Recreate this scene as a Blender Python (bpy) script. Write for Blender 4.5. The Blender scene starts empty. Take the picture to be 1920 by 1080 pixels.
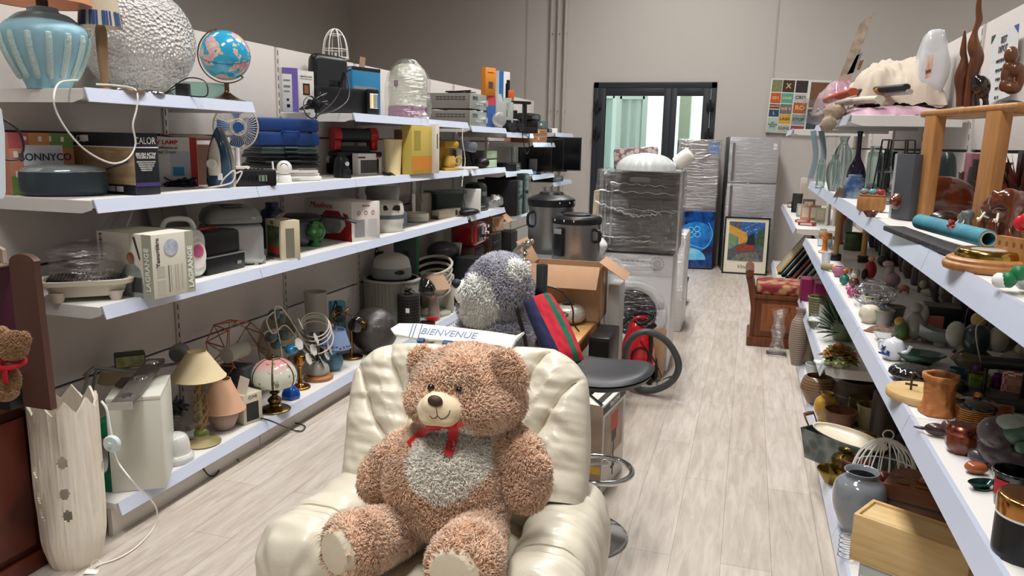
import bpy,bmesh,math,random
import numpy as np
from mathutils import Vector,Matrix,Euler,noise
random.seed(7)
SC=bpy.context.scene
COL=SC.collection
V=Vector
PI=math.pi
# ---- camera
F_PX=1450.0
CX,CY=960.0,540.0
EYE=V((0.0,0.0,1.6))
def _ray_cam(x,y):
 return V((x-CX,-(y-CY),-F_PX)).normalized()
_d=_ray_cam(1410,275)
_e=_ray_cam(1410-1000,275-20)
_u=_e.cross(_d)
if _u.y<0:_u=-_u
_u.normalize()
_r=_d.cross(_u)
CAM_M=Matrix((_r,_d,_u))
cam_data=bpy.data.cameras.new('camera')
cam=bpy.data.objects.new('camera',cam_data)
COL.objects.link(cam)
cam.matrix_world=Matrix.Translation(EYE)@CAM_M.to_4x4()
cam_data.sensor_fit='HORIZONTAL'
cam_data.sensor_width=36.0
cam_data.lens=F_PX/1920*36.0
cam_data.clip_start=0.05
cam_data.clip_end=200
SC.camera=cam
# ---- world, lights, exposure
world=bpy.data.worlds.new('world'); SC.world=world
world.use_nodes=True
_bg=world.node_tree.nodes['Background']
_bg.inputs[0].default_value=(0.86,0.95,1.0,1)
_bg.inputs[1].default_value=6.0
def area(name,loc,sx,sy,power,color=(1,1,1),rot=(0,0,0)):
 l=bpy.data.lights.new(name,'AREA'); l.shape='RECTANGLE'
 l.size=sx; l.size_y=sy; l.energy=power; l.color=color
 o=bpy.data.objects.new(name,l); COL.objects.link(o)
 o.location=loc; o.rotation_euler=rot
 return o
for(lx,ly,pw) in((-0.9,0.3,200),(-0.9,3.1,190),(-0.9,5.9,200),(-0.9,8.7,210),(4.2,2.0,90),(3.6,8.2,150),(-4.6,4.0,50)):
 lo=area('ceiling_lamp',(lx,ly,5.3),0.5,1.5,pw,(1.0,0.98,0.955)); lo.data.spread=math.radians(140)
area('shopfront_daylight',(2.0,-2.6,1.9),3.6,2.4,14,(0.86,0.93,1.0),(math.radians(82),0,math.radians(20)))
SC.view_settings.view_transform='Standard'
SC.view_settings.look='None'
SC.view_settings.gamma=1.0
SC.view_settings.use_curve_mapping=False
SC.view_settings.exposure=-1.1
# ---- measuring helpers
def wray(x,y):
 return CAM_M@_ray_cam(x,y)
def on_ax(ax,val,x,y):
 v=wray(x,y); t=(val-EYE[ax])/v[ax]
 return EYE+v*t
def oz(x,y,z=0.0):return on_ax(2,z,x,y)
def oy(x,y,Y):return on_ax(1,Y,x,y)
def ox(x,y,X):return on_ax(0,X,x,y)
def depth(p):
 return-(CAM_M.transposed()@(V(p)-EYE)).z
def msz(px,p):return px*depth(p)/F_PX
def height_at(p,x,y):
 """height above the floor where the view through (x, y) passes over point p"""
 v=wray(x,y); h=math.hypot(v.x,v.y)
 return EYE.z+v.z/h*math.hypot(p[0],p[1])
def fit(l,r,z,ytop=None):
 """front bottom edge of a box seen from l to r, standing on height z -> (loc, rz, width, height)"""
 a=oz(l[0],l[1],z); b=oz(r[0],r[1],z)
 m=(a+b)/2; d=b-a
 h=None
 if ytop is not None:h=height_at(a,l[0],ytop)-z
 return m,math.atan2(d.y,d.x),d.length,h
def rnd(xc,yb,yt,rpx,z):
 """round thing whose front foot is at (xc, yb) -> (loc, radius, height)"""
 a=oz(xc,yb,z); r=msz(rpx,a)
 d=V((a.x,a.y,0)).normalized()
 c=a+d*r
 r=msz(rpx,c)
 return c,r,height_at(c,xc,yt)-z
# ---- materials
MATS={}
def srgb(c):
 if isinstance(c,str):
  c=c.lstrip('#'); c=tuple(int(c[i:i+2],16)/255 for i in(0,2,4))
 return tuple(((x/12.92) if x<=0.04045 else((x+0.055)/1.055)**2.4) for x in c[:3])+(1,)
def mat(col,rough=0.5,metal=0.0,name=None,var=0.0,vs=8.0,col2=None,bump=0.0,bs=60.0,trans=0.0,alpha=1.0,coat=0.0,ior=1.45,sheen=0.0,stretch=None,kind='noise',emit=0.0,sharp=0.0,sss=0.0,spec=None):
 key=name or repr((col,rough,metal,var,vs,col2,bump,bs,trans,alpha,coat,ior,sheen,stretch,kind,emit,sharp,sss,spec))
 if key in MATS:return MATS[key]
 m=bpy.data.materials.new(name or 'surface'); m.use_nodes=True
 nt=m.node_tree; N=nt.nodes; L=nt.links
 p=N['Principled BSDF']
 p.inputs['Base Color'].default_value=srgb(col)
 p.inputs['Roughness'].default_value=rough
 p.inputs['Metallic'].default_value=metal
 p.inputs['IOR'].default_value=ior
 p.inputs['Transmission Weight'].default_value=trans
 p.inputs['Alpha'].default_value=alpha
 p.inputs['Coat Weight'].default_value=coat
 p.inputs['Coat Roughness'].default_value=0.06
 p.inputs['Sheen Weight'].default_value=sheen
 if spec is not None:p.inputs['Specular IOR Level'].default_value=spec
 if emit:
  p.inputs['Emission Color'].default_value=srgb(col); p.inputs['Emission Strength'].default_value=emit
 tc=N.new('ShaderNodeTexCoord'); mp=N.new('ShaderNodeMapping')
 L.new(tc.outputs['Object'],mp.inputs['Vector'])
 if stretch:mp.inputs['Scale'].default_value=stretch
 if kind=='stripe':mp.inputs['Rotation'].default_value=(0,PI/2,0)
 src=mp.outputs['Vector']
 if var or col2:
  if kind=='noise':
   t=N.new('ShaderNodeTexNoise'); t.inputs['Scale'].default_value=vs; t.inputs['Detail'].default_value=5; f=t.outputs['Fac']
  elif kind=='wave':
   t=N.new('ShaderNodeTexWave'); t.inputs['Scale'].default_value=vs; t.inputs['Distortion'].default_value=6; t.inputs['Detail'].default_value=3
   t.inputs['Detail Scale'].default_value=1.2; f=t.outputs['Fac']
  elif kind=='stripe':
   t=N.new('ShaderNodeTexWave'); t.inputs['Scale'].default_value=vs; t.inputs['Distortion'].default_value=0; f=t.outputs['Fac']
  elif kind=='checker':
   t=N.new('ShaderNodeTexChecker'); t.inputs['Scale'].default_value=vs; f=t.outputs['Fac']
  else:
   t=N.new('ShaderNodeTexVoronoi'); t.inputs['Scale'].default_value=vs; f=t.outputs['Distance']
  L.new(src,t.inputs['Vector'])
  rp=N.new('ShaderNodeValToRGB'); L.new(f,rp.inputs['Fac'])
  c1=srgb(col)
  c2=srgb(col2) if col2 else tuple(max(0,x*(1-var)) for x in c1[:3])+(1,)
  lo,hi=(0.3,0.7) if not sharp else(0.5-0.5*(1-sharp)*0.4,0.5+0.5*(1-sharp)*0.4)
  rp.color_ramp.elements[0].position=lo; rp.color_ramp.elements[1].position=hi
  rp.color_ramp.elements[0].color=c2; rp.color_ramp.elements[1].color=c1
  L.new(rp.outputs['Color'],p.inputs['Base Color'])
 if bump:
  t2=N.new('ShaderNodeTexNoise'); t2.inputs['Scale'].default_value=bs; t2.inputs['Detail'].default_value=4
  L.new(src,t2.inputs['Vector'])
  b=N.new('ShaderNodeBump'); b.inputs['Strength'].default_value=bump; b.inputs['Distance'].default_value=0.01
  L.new(t2.outputs['Fac'],b.inputs['Height']); L.new(b.outputs['Normal'],p.inputs['Normal'])
 MATS[key]=m
 return m
def plastic(c,r=0.4):return mat(c,r)
def metal(c='#b8b8b8',r=0.3,v=0.0):return mat(c,r,1.0,var=v)
def glass(c='#ffffff',r=0.03,ior=1.45):return mat(c,r,trans=1.0,ior=ior)
def wood(c,c2,r=0.4,s=3.0,st=(1,8,8),coat=0.0):return mat(c,r,col2=c2,vs=s*2,stretch=tuple(x*2.5 if x>1 else x for x in st),coat=coat)
def fabric(c,v=0.15,b=0.4,s=200):return mat(c,0.9,var=v,vs=30,bump=b,bs=s)
def paper(c):return mat(c,0.65)
def clearfilm(a=0.18,rough=0.12,tint='#ffffff'):
 key='film%s%s%s'%(a,rough,tint)
 if key in MATS:return MATS[key]
 m=bpy.data.materials.new('clear_wrap'); m.use_nodes=True
 N=m.node_tree.nodes; L=m.node_tree.links; N.clear()
 o=N.new('ShaderNodeOutputMaterial'); mx=N.new('ShaderNodeMixShader'); tr=N.new('ShaderNodeBsdfTransparent'); g=N.new('ShaderNodeBsdfGlossy')
 g.inputs['Roughness'].default_value=rough; g.inputs['Color'].default_value=srgb(tint)
 tr.inputs['Color'].default_value=(0.94,0.94,0.95,1)
 tc=N.new('ShaderNodeTexCoord'); mp=N.new('ShaderNodeMapping'); mp.inputs['Scale'].default_value=(1.2,1.2,7)
 t=N.new('ShaderNodeTexNoise'); t.inputs['Scale'].default_value=5; t.inputs['Detail'].default_value=6; t.inputs['Distortion'].default_value=0.6
 b=N.new('ShaderNodeBump'); b.inputs['Strength'].default_value=0.9; b.inputs['Distance'].default_value=0.03
 L.new(tc.outputs['Object'],mp.inputs['Vector']); L.new(mp.outputs['Vector'],t.inputs['Vector']); L.new(t.outputs['Fac'],b.inputs['Height']); L.new(b.outputs['Normal'],g.inputs['Normal'])
 mx.inputs['Fac'].default_value=a
 L.new(tr.outputs[0],mx.inputs[1]); L.new(g.outputs[0],mx.inputs[2]); L.new(mx.outputs[0],o.inputs[0])
 MATS[key]=m
 return m
# ---- mesh builder
class B:
 def __init__(s):s.bm=bmesh.new()
 def _mi(s,faces,mi):
  for f in faces:f.material_index=mi
 def box(s,c,d,bev=0.0,rot=None,mi=0,seg=2):
  r=bmesh.ops.create_cube(s.bm,size=1.0)
  vs=r['verts']
  M=Matrix.Diagonal((d[0],d[1],d[2],1))
  bmesh.ops.transform(s.bm,matrix=M,verts=vs)
  fs=set(f for v in vs for f in v.link_faces)
  if bev>0:
   bev=min(bev,0.49*min(d))
   es=list(set(e for v in vs for e in v.link_edges))
   q=bmesh.ops.bevel(s.bm,geom=es,offset=bev,segments=seg,profile=0.5,affect='EDGES')
   vs=list(set(v for f in q['faces'] for v in f.verts)|set(v for v in vs if v.is_valid))
   fs=set(f for v in vs for f in v.link_faces)
  R=Matrix.Translation(V(c))
  if rot is not None:R=R@(rot if isinstance(rot,Matrix) else Euler(rot).to_matrix()).to_4x4()
  bmesh.ops.transform(s.bm,matrix=R,verts=vs)
  s._mi(fs,mi); return s
 def bx(s,x0,x1,y0,y1,z0,z1,bev=0.0,mi=0):
  return s.box(((x0+x1)/2,(y0+y1)/2,(z0+z1)/2),(abs(x1-x0),abs(y1-y0),abs(z1-z0)),bev,None,mi)
 def loops(s,rings,close=True,cap0=True,cap1=True,mi=0):
  rr=[[s.bm.verts.new(p) for p in ring] for ring in rings]
  n=len(rr[0])
  for a,b in zip(rr,rr[1:]):
   for i in range(n if close else n-1):
    j=(i+1)%n
    f=s.bm.faces.new((a[i],a[j],b[j],b[i])); f.material_index=mi
  if cap0 and n>2:f=s.bm.faces.new(list(reversed(rr[0]))); f.material_index=mi
  if cap1 and n>2:f=s.bm.faces.new(rr[-1]); f.material_index=mi
  return s
 def lathe(s,prof,c=(0,0,0),seg=32,rot=None,mi=0,caps=True,wob=None,sx=1.0,sy=1.0):
  """prof: (radius, height) pairs, from bottom to top"""
  R=Matrix.Identity(3) if rot is None else(rot if isinstance(rot,Matrix) else Euler(rot).to_matrix())
  c=V(c); rings=[]
  for r,z in prof:
   ring=[]
   for i in range(seg):
    a=2*PI*i/seg; q=r*(wob(a,z) if wob else 1.0)
    ring.append(c+R@V((q*math.cos(a)*sx,q*math.sin(a)*sy,z)))
   rings.append(ring)
  return s.loops(rings,True,caps,caps,mi)
 def cyl(s,p0,p1,r,r1=None,seg=16,mi=0):
  return s.tube([p0,p1],r if r1 is None else[r,r1],seg,mi=mi)
 def tube(s,pts,r,seg=8,closed=False,mi=0,flat=None):
  pts=[V(p) for p in pts]; n=len(pts)
  rs=r if isinstance(r,(list,tuple)) else[r]*n
  rings=[]; prev=None
  for i,p in enumerate(pts):
   if closed:t=(pts[(i+1)%n]-pts[i-1])
   else:t=pts[min(i+1,n-1)]-pts[max(i-1,0)]
   if t.length<1e-9:t=V((0,0,1))
   t.normalize()
   if prev is None:
    up=V((0,0,1)) if abs(t.z)<0.9 else V((0,1,0))
    x=t.cross(up).normalized()
   else:
    x=(prev-t*prev.dot(t))
    x=x.normalized() if x.length>1e-6 else t.orthogonal().normalized()
   prev=x; y=t.cross(x)
   fx,fy=flat if flat else(1,1)
   rings.append([p+(x*math.cos(a)*fx+y*math.sin(a)*fy)*rs[i] for a in(2*PI*k/seg for k in range(seg))])
  if closed:
   rings.append(rings[0]); s.loops(rings,True,False,False,mi)
  else:s.loops(rings,True,True,True,mi)
  return s
 def ring(s,c,R,r,seg=32,rot=None,mi=0,k=8):
  M=Matrix.Identity(3) if rot is None else(rot if isinstance(rot,Matrix) else Euler(rot).to_matrix())
  return s.tube([V(c)+M@V((R*math.cos(a),R*math.sin(a),0)) for a in(2*PI*i/seg for i in range(seg))],r,k,True,mi)
 def ell(s,c,r,seg=20,rot=None,mi=0,e=1.0):
  if not isinstance(r,(tuple,list)):r=(r,r,r)
  M=Matrix.Identity(3) if rot is None else(rot if isinstance(rot,Matrix) else Euler(rot).to_matrix())
  nv=max(6,seg//2); rings=[]; c=V(c)
  sg=lambda x:math.copysign(abs(x)**e,x)
  for j in range(1,nv):
   th=-PI/2+PI*j/nv
   rings.append([c+M@V((r[0]*sg(math.cos(th))*sg(math.cos(a)),r[1]*sg(math.cos(th))*sg(math.sin(a)),r[2]*sg(math.sin(th)))) for a in(2*PI*i/seg for i in range(seg))])
  s.loops(rings,True,True,True,mi); return s
 def prism(s,poly,z0,z1,rot=None,c=(0,0,0),mi=0):
  """poly in local xy, from z0 to z1"""
  M=Matrix.Identity(3) if rot is None else(rot if isinstance(rot,Matrix) else Euler(rot).to_matrix())
  c=V(c)
  return s.loops([[c+M@V((x,y,z0)) for x,y in poly],[c+M@V((x,y,z1)) for x,y in poly]],mi=mi)
 def grid(s,fn,nu,nv,mi=0):
  vs=[[s.bm.verts.new(fn(i/nu,j/nv)) for j in range(nv+1)] for i in range(nu+1)]
  for i in range(nu):
   for j in range(nv):
    f=s.bm.faces.new((vs[i][j],vs[i+1][j],vs[i+1][j+1],vs[i][j+1])); f.material_index=mi if not callable(mi) else mi((i+.5)/nu,(j+.5)/nv)
  return s
 def quad(s,pts,mi=0):
  f=s.bm.faces.new([s.bm.verts.new(p) for p in pts]); f.material_index=mi; return s
 def mesh(s,name,mats,smooth=True,ang=40):
  bmesh.ops.remove_doubles(s.bm,verts=s.bm.verts,dist=1e-6) if len(s.bm.verts)<200000 else None
  me=bpy.data.meshes.new(name)
  bmesh.ops.recalc_face_normals(s.bm,faces=s.bm.faces)
  s.bm.to_mesh(me); s.bm.free()
  if not isinstance(mats,(list,tuple)):mats=[mats]
  for m in mats:me.materials.append(m)
  if smooth:
   me.shade_smooth(); me.set_sharp_from_angle(angle=math.radians(ang))
  return me
def obj(name,b,mats,parent=None,loc=None,rot=None,smooth=True,ang=40):
 me=b if isinstance(b,bpy.types.Mesh) else b.mesh(name,mats,smooth,ang)
 o=bpy.data.objects.new(name,me); COL.objects.link(o)
 if parent is not None:o.parent=parent
 if loc is not None:o.location=loc
 if rot is not None:o.rotation_euler=(0,0,rot) if isinstance(rot,(int,float)) else tuple(rot)
 return o
def tagit(o,label,cat,group=None):
 o['label']=label; o['category']=cat
 if group:o['group']=group
 return o
def one(name,b,mats,label,cat,loc=(0,0,0),rot=0,group=None,**k):
 return tagit(obj(name,b,mats,None,loc,rot,**k),label,cat,group)
def T(name,label,cat,loc=(0,0,0),rot=0,group=None):
 o=bpy.data.objects.new(name,None); COL.objects.link(o)
 o.empty_display_size=0.1
 o.location=loc; o.rotation_euler=(0,0,rot) if isinstance(rot,(int,float)) else tuple(rot)
 return tagit(o,label,cat,group)
def struct(name,b,mats,**k):
 o=obj(name,b,mats,**k); o['kind']='structure'; return o
def sub(o,label):o['label']=label; return o
def clone(o,parent=None,loc=None,rot=None,label=None,group=None,scale=None):
 c=o.copy(); COL.objects.link(c); c.parent=parent
 if loc is not None:c.location=loc
 if rot is not None:c.rotation_euler=(0,0,rot) if not isinstance(rot,(tuple,list)) else rot
 if scale is not None:c.scale=(scale,)*3 if not isinstance(scale,(tuple,list)) else scale
 if label:c['label']=label
 if group:c['group']=group
 for ch in list(o.children):clone(ch,c)
 return c
_TXT={}
def text(body,size,parent,loc,rot,m,name='lettering',depth=0.0006,align='CENTER',sx=1.0,bold=0.0,shear=0.0):
 """raised printed letters; rot is an Euler triple or matrix; letters read along local x, up along local y"""
 cu=bpy.data.curves.new(name,'FONT'); cu.body=body; cu.size=size; cu.align_x=align; cu.align_y='CENTER'
 cu.extrude=depth; cu.offset=bold; cu.shear=shear; cu.resolution_u=3
 t=bpy.data.objects.new(name,cu); COL.objects.link(t)
 dg=bpy.context.evaluated_depsgraph_get()
 me=bpy.data.meshes.new_from_object(t.evaluated_get(dg),depsgraph=dg)
 bpy.data.objects.remove(t); bpy.data.curves.remove(cu)
 me.name=name; me.materials.clear(); me.materials.append(m)
 o=bpy.data.objects.new(name,me); COL.objects.link(o)
 o.parent=parent
 R=rot.to_euler() if isinstance(rot,Matrix) else Euler(rot)
 o.location=loc; o.rotation_euler=R; o.scale=(sx,1,1)
 return o
FR=(PI/2,0,0)
RT=(PI/2,0,PI/2)
LT=(PI/2,0,-PI/2)
UP=(0,0,0)
def turned(base,a):
 return Euler(base).to_matrix()@Matrix.Rotation(a,3,'Z')
def carton(name,label,cat,loc,rz,w,d,h,mats,deco=(),group=None,tilt=None,bev=0.0015):
 """a printed box: origin at the middle of its front bottom edge. deco: (face, u0, v0, u1, v1, material index);
    u, v run 0..1 over the face; faces F (local -y), R (+x), L (-x), T (top)"""
 b=B(); b.bx(-w/2,w/2,0,d,0,h,bev)
 for k,q in enumerate(deco):
  f,u0,v0,u1,v1,mi=q[:6]
  t=0.0005+0.0002*k
  if f=='F':b.bx(-w/2+u0*w,-w/2+u1*w,-t,0.001,v0*h,v1*h,mi=mi)
  elif f=='R':b.bx(w/2-0.001,w/2+t,u0*d,u1*d,v0*h,v1*h,mi=mi)
  elif f=='L':b.bx(-w/2-t,-w/2+0.001,d-u1*d,d-u0*d,v0*h,v1*h,mi=mi)
  elif f=='T':b.bx(-w/2+u0*w,-w/2+u1*w,v0*d,v1*d,h-0.001,h+t,mi=mi)
 return one(name,b,mats,label,cat,loc,rz if tilt is None else(tilt[0],tilt[1],rz),group)
def smoothpts(pts,n=8,closed=False):
 """Catmull-Rom through the points"""
 P=[V(p) for p in pts]; out=[]
 m=len(P)
 for i in range(m if closed else m-1):
  if closed:a,b_,c,d=P[(i-1)%m],P[i],P[(i+1)%m],P[(i+2)%m]
  else:a,b_,c,d=P[max(i-1,0)],P[i],P[i+1],P[min(i+2,m-1)]
  for k in range(n):
   t=k/n
   out.append(0.5*((2*b_)+(c-a)*t+(2*a-5*b_+4*c-d)*t*t+(3*b_-a-3*c+d)*t**3))
 if not closed:out.append(P[-1])
 return out
def prof(pts,n=5):
 return[(max(p.x,0.0005),p.y) for p in smoothpts([(a,b,0) for a,b in pts],n)]
def cord(name,pts,r,m,parent=None,label=None,cat=None,n=8,group=None):
 b=B(); b.tube(smoothpts(pts,n),r,6)
 if parent is not None:return obj(name,b,m,parent)
 return one(name,b,m,label,cat,group=group)
# ---- soft bodies (one continuous skin) and plush
def wobj(name,b,mats,parent,**k):
 """a part whose mesh is given in room coordinates"""
 o=obj(name,b,mats,parent,**k)
 o.location=parent.matrix_basis.inverted()@V((0,0,0)); o.rotation_euler=parent.matrix_basis.inverted().to_euler()
 return o
def blob_mesh(blobs,voxel=0.008,smooth=6):
 """blobs: (centre, radii, rotation matrix or None) fused into one skin"""
 b=B()
 for c,r,R in blobs:b.ell(c,r,28,R)
 me=bpy.data.meshes.new('tmp'); b.bm.to_mesh(me); b.bm.free()
 o=bpy.data.objects.new('tmp',me); COL.objects.link(o)
 m=o.modifiers.new('r','REMESH'); m.mode='VOXEL'; m.voxel_size=voxel
 m=o.modifiers.new('s','SMOOTH'); m.iterations=smooth; m.factor=0.6
 dg=bpy.context.evaluated_depsgraph_get()
 out=bpy.data.meshes.new_from_object(o.evaluated_get(dg),depsgraph=dg)
 bpy.data.objects.remove(o); bpy.data.meshes.remove(me)
 return out
def mesh_np(me):
 n=len(me.vertices); v=np.empty(n*3,dtype=np.float64); me.vertices.foreach_get('co',v)
 me.calc_loop_triangles(); t=np.empty(len(me.loop_triangles)*3,dtype=np.int32); me.loop_triangles.foreach_get('vertices',t)
 return v.reshape(-1,3),t.reshape(-1,3)
def fur(me,count,length,width,lean,seed=1,mfun=None,skip=None,curl=0.6,grav=0.25):
 """returns one mesh: the skin with short tufts growing out of it. mfun(points, normals) -> material index"""
 rng=np.random.default_rng(seed); v,t=mesh_np(me)
 a,b,c=v[t[:,0]],v[t[:,1]],v[t[:,2]]
 fn=np.cross(b-a,c-a); ar=np.linalg.norm(fn,axis=1); fn=fn/np.maximum(ar[:,None],1e-12)
 idx=rng.choice(len(t),count,p=ar/ar.sum()); r1=np.sqrt(rng.random(count)); r2=rng.random(count)
 p=(1-r1)[:,None]*a[idx]+(r1*(1-r2))[:,None]*b[idx]+(r1*r2)[:,None]*c[idx]; nn=fn[idx]
 cm=(a+b+c)/3; tm=mfun(cm,fn) if mfun else np.zeros(len(t),int)
 mi=tm[idx]
 if skip is not None:
  k=~skip(p,nn,mi); p,nn,mi=p[k],nn[k],mi[k]
 n=len(p)
 rnd3=rng.normal(size=(n,3))
 fld=np.stack([np.sin(p[:,0]*31+3*np.sin(p[:,2]*23))+np.sin(p[:,1]*57+1.7),np.sin(p[:,1]*37+2*np.sin(p[:,0]*29)),np.sin(p[:,2]*33+3*np.sin(p[:,1]*27)+p[:,0]*41)],1)
 d=rnd3*0.45*curl+fld*lean*0.5+np.array([0,0,-grav]); d-=nn*(d*nn).sum(1,keepdims=True)
 L=length*(0.65+0.7*rng.random(n))[:,None]
 mid=p+nn*L*0.55+d*L*0.35; tip=p+nn*L*0.8+d*L*0.95
 u=np.cross(nn,d+1e-4); u/=np.maximum(np.linalg.norm(u,axis=1,keepdims=True),1e-9); w=np.cross(nn,u)
 W=width*(0.7+0.6*rng.random(n))[:,None]
 base=p-nn*L*0.1
 ring0=[base+W*(u*math.cos(q)+w*math.sin(q)) for q in(0,2.094,4.189)]
 ring1=[mid+W*0.75*(u*math.cos(q)+w*math.sin(q)) for q in(0,2.094,4.189)]
 vv=np.stack(ring0+ring1+[tip],1).reshape(-1,3)
 o=(np.arange(n)*7+len(v))[:,None]
 quads=np.concatenate([o+np.array([[0,1,4,3]]),o+np.array([[1,2,5,4]]),o+np.array([[2,0,3,5]])])
 tris=np.concatenate([o+np.array([[3,4,6]]),o+np.array([[4,5,6]]),o+np.array([[5,3,6]])])
 allv=np.concatenate([v,vv])
 out=bpy.data.meshes.new('plush'); nt_=len(t)+len(tris); nq=len(quads)
 out.vertices.add(len(allv)); out.vertices.foreach_set('co',allv.ravel())
 out.loops.add(nt_*3+nq*4)
 out.loops.foreach_set('vertex_index',np.concatenate([t.ravel(),tris.ravel(),quads.ravel()]).astype(np.int32))
 out.polygons.add(nt_+nq)
 st=np.concatenate([np.arange(nt_)*3,nt_*3+np.arange(nq)*4]).astype(np.int32)
 out.polygons.foreach_set('loop_start',st)
 mm=np.concatenate([tm,np.tile(mi,3),np.tile(mi,3)]).astype(np.int32)
 out.polygons.foreach_set('material_index',mm)
 out.update(calc_edges=True); out.validate(); out.shade_smooth()
 bpy.data.meshes.remove(me)
 return out
def plush_obj(name,me,mats,parent=None):
 for m in mats:me.materials.append(m)
 o=bpy.data.objects.new(name,me); COL.objects.link(o)
 if parent is not None:
  o.parent=parent; o.location=parent.matrix_basis.inverted()@V((0,0,0)); o.rotation_euler=parent.matrix_basis.inverted().to_euler()
 return o
def bpx(x,y,Y,rx,rz,ry,R=None):
 """ellipsoid centred where the view through (x, y) meets the plane at Y; rx, rz given in pixels there"""
 c=oy(x,y,Y); return(c,(msz(rx,c),ry,msz(rz,c)),R)
def ry_(a,b=0,c=0):return Euler((math.radians(b),math.radians(a),math.radians(c))).to_matrix()
# ===== the room
M_WALL=mat('#c4beb8',0.9,name='wall_paint',bump=0.05,bs=300)
M_PANEL=mat('#d0c9c4',0.75,name='shelf_back_panel',bump=0.03,bs=300)
M_SHELF=mat('#dcdad6',0.45,name='shelf_steel')
M_RAIL=mat('#ccd4e8',0.3,name='price_rail',coat=0.3)
def floor_mat():
 m=bpy.data.materials.new('floor_planks'); m.use_nodes=True
 N=m.node_tree.nodes; L=m.node_tree.links; p=N['Principled BSDF']
 tc=N.new('ShaderNodeTexCoord'); mp=N.new('ShaderNodeMapping'); mp.inputs['Rotation'].default_value=(0,0,PI/2)
 L.new(tc.outputs['Object'],mp.inputs['Vector'])
 br=N.new('ShaderNodeTexBrick'); br.offset=0.37; br.inputs['Scale'].default_value=1.0
 br.inputs['Brick Width'].default_value=1.22; br.inputs['Row Height'].default_value=0.19; br.inputs['Mortar Size'].default_value=0.0012
 br.inputs['Mortar Smooth'].default_value=0.2
 br.inputs['Color1'].default_value=srgb('#cfc6bd'); br.inputs['Color2'].default_value=srgb('#c3b9ae'); br.inputs['Mortar'].default_value=srgb('#93877b')
 L.new(mp.outputs['Vector'],br.inputs['Vector'])
 mp2=N.new('ShaderNodeMapping'); mp2.inputs['Scale'].default_value=(9,1.1,1); L.new(tc.outputs['Object'],mp2.inputs['Vector'])
 n=N.new('ShaderNodeTexNoise'); n.inputs['Scale'].default_value=3.0; n.inputs['Detail'].default_value=8; n.inputs['Roughness'].default_value=0.65; n.inputs['Distortion'].default_value=0.5
 L.new(mp2.outputs['Vector'],n.inputs['Vector'])
 r=N.new('ShaderNodeValToRGB'); r.color_ramp.elements[0].position=0.25; r.color_ramp.elements[0].color=(0.66,0.62,0.58,1); r.color_ramp.elements[1].position=0.62; r.color_ramp.elements[1].color=(1.02,1.02,1.02,1)
 L.new(n.outputs['Fac'],r.inputs['Fac'])
 mx=N.new('ShaderNodeMix'); mx.data_type='RGBA'; mx.blend_type='MULTIPLY'; mx.inputs[0].default_value=1.0
 L.new(br.outputs['Color'],mx.inputs[6]); L.new(r.outputs['Color'],mx.inputs[7]); L.new(mx.outputs[2],p.inputs['Base Color'])
 p.inputs['Roughness'].default_value=0.42
 b=N.new('ShaderNodeBump'); b.inputs['Strength'].default_value=0.12; b.inputs['Distance'].default_value=0.004; L.new(n.outputs['Fac'],b.inputs['Height']); L.new(b.outputs['Normal'],p.inputs['Normal'])
 return m
M_FLOOR=floor_mat()
RX0,RX1,RY0,RY1,RZ=-5.9,7.0,-3.0,10.9,5.6
DX0,DX1,DZ=-2.15,-0.50,2.43
b=B(); b.bx(RX0-0.2,RX1+0.2,RY0-0.2,RY1+0.2,-0.1,0); struct('floor',b,M_FLOOR)
b=B(); b.bx(RX0-0.2,RX1+0.2,RY0-0.2,RY1+0.2,RZ,RZ+0.1); struct('ceiling',b,mat('#b5b2ae',0.9))
b=B(); b.bx(RX0-0.2,RX0,RY0,RY1,0,RZ); struct('wall_left',b,M_WALL)
b=B(); b.bx(RX1,RX1+0.2,RY0,RY1,0,RZ); struct('wall_right',b,M_WALL)
b=B(); b.bx(RX0-0.2,RX1+0.2,RY0-0.2,RY0,0,RZ); struct('wall_front',b,M_WALL)
b=B()
b.bx(RX0-0.2,DX0,RY1,RY1+0.25,0,RZ); b.bx(DX1,RX1+0.2,RY1,RY1+0.25,0,RZ); b.bx(DX0,DX1,RY1,RY1+0.25,DZ,RZ)
struct('wall_back',b,M_WALL)
for i,x in enumerate((oy(988,60,RY1).x,oy(1456,60,RY1).x)):
 b=B(); b.bx(x-0.012,x+0.012,RY1-0.006,RY1,0,RZ); struct('trim_%d'%(i+1),b,mat('#b3ada6',0.7))
for k,px in enumerate((1033,1046,1060)):
 x=oy(px,60,RY1-0.05).x
 b=B(); b.cyl((x,RY1-0.045,0),(x,RY1-0.045,RZ),(0.014,0.014,0.022)[k],seg=12)
 for z in(1.0,2.05,3.1):b.box((x,RY1-0.02,z),(0.05,0.04,0.02))
 one('wall_conduit',b,mat('#b9b3ac',0.45),('thin grey conduit leftmost of the three on the far wall','thin grey conduit in the middle of the three on the far wall','thicker grey conduit nearest the glazed door')[k],'pipe',group='conduits on the far wall')
M_ALU=mat('#2e3138',0.45,name='anthracite_aluminium')
dr=T('door_1','dark grey framed glazed double door in the far wall','door',((DX0+DX1)/2,RY1,0)); dr['kind']='structure'
b=B(); wd=DX1-DX0; hw=wd/2
b.bx(-hw,-hw+0.07,-0.03,0.08,0,DZ,0.004); b.bx(hw-0.07,hw,-0.03,0.08,0,DZ,0.004); b.bx(-hw,hw,-0.03,0.08,DZ-0.08,DZ,0.004)
obj('door_frame',b,M_ALU,dr)
spl=0.24
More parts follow.
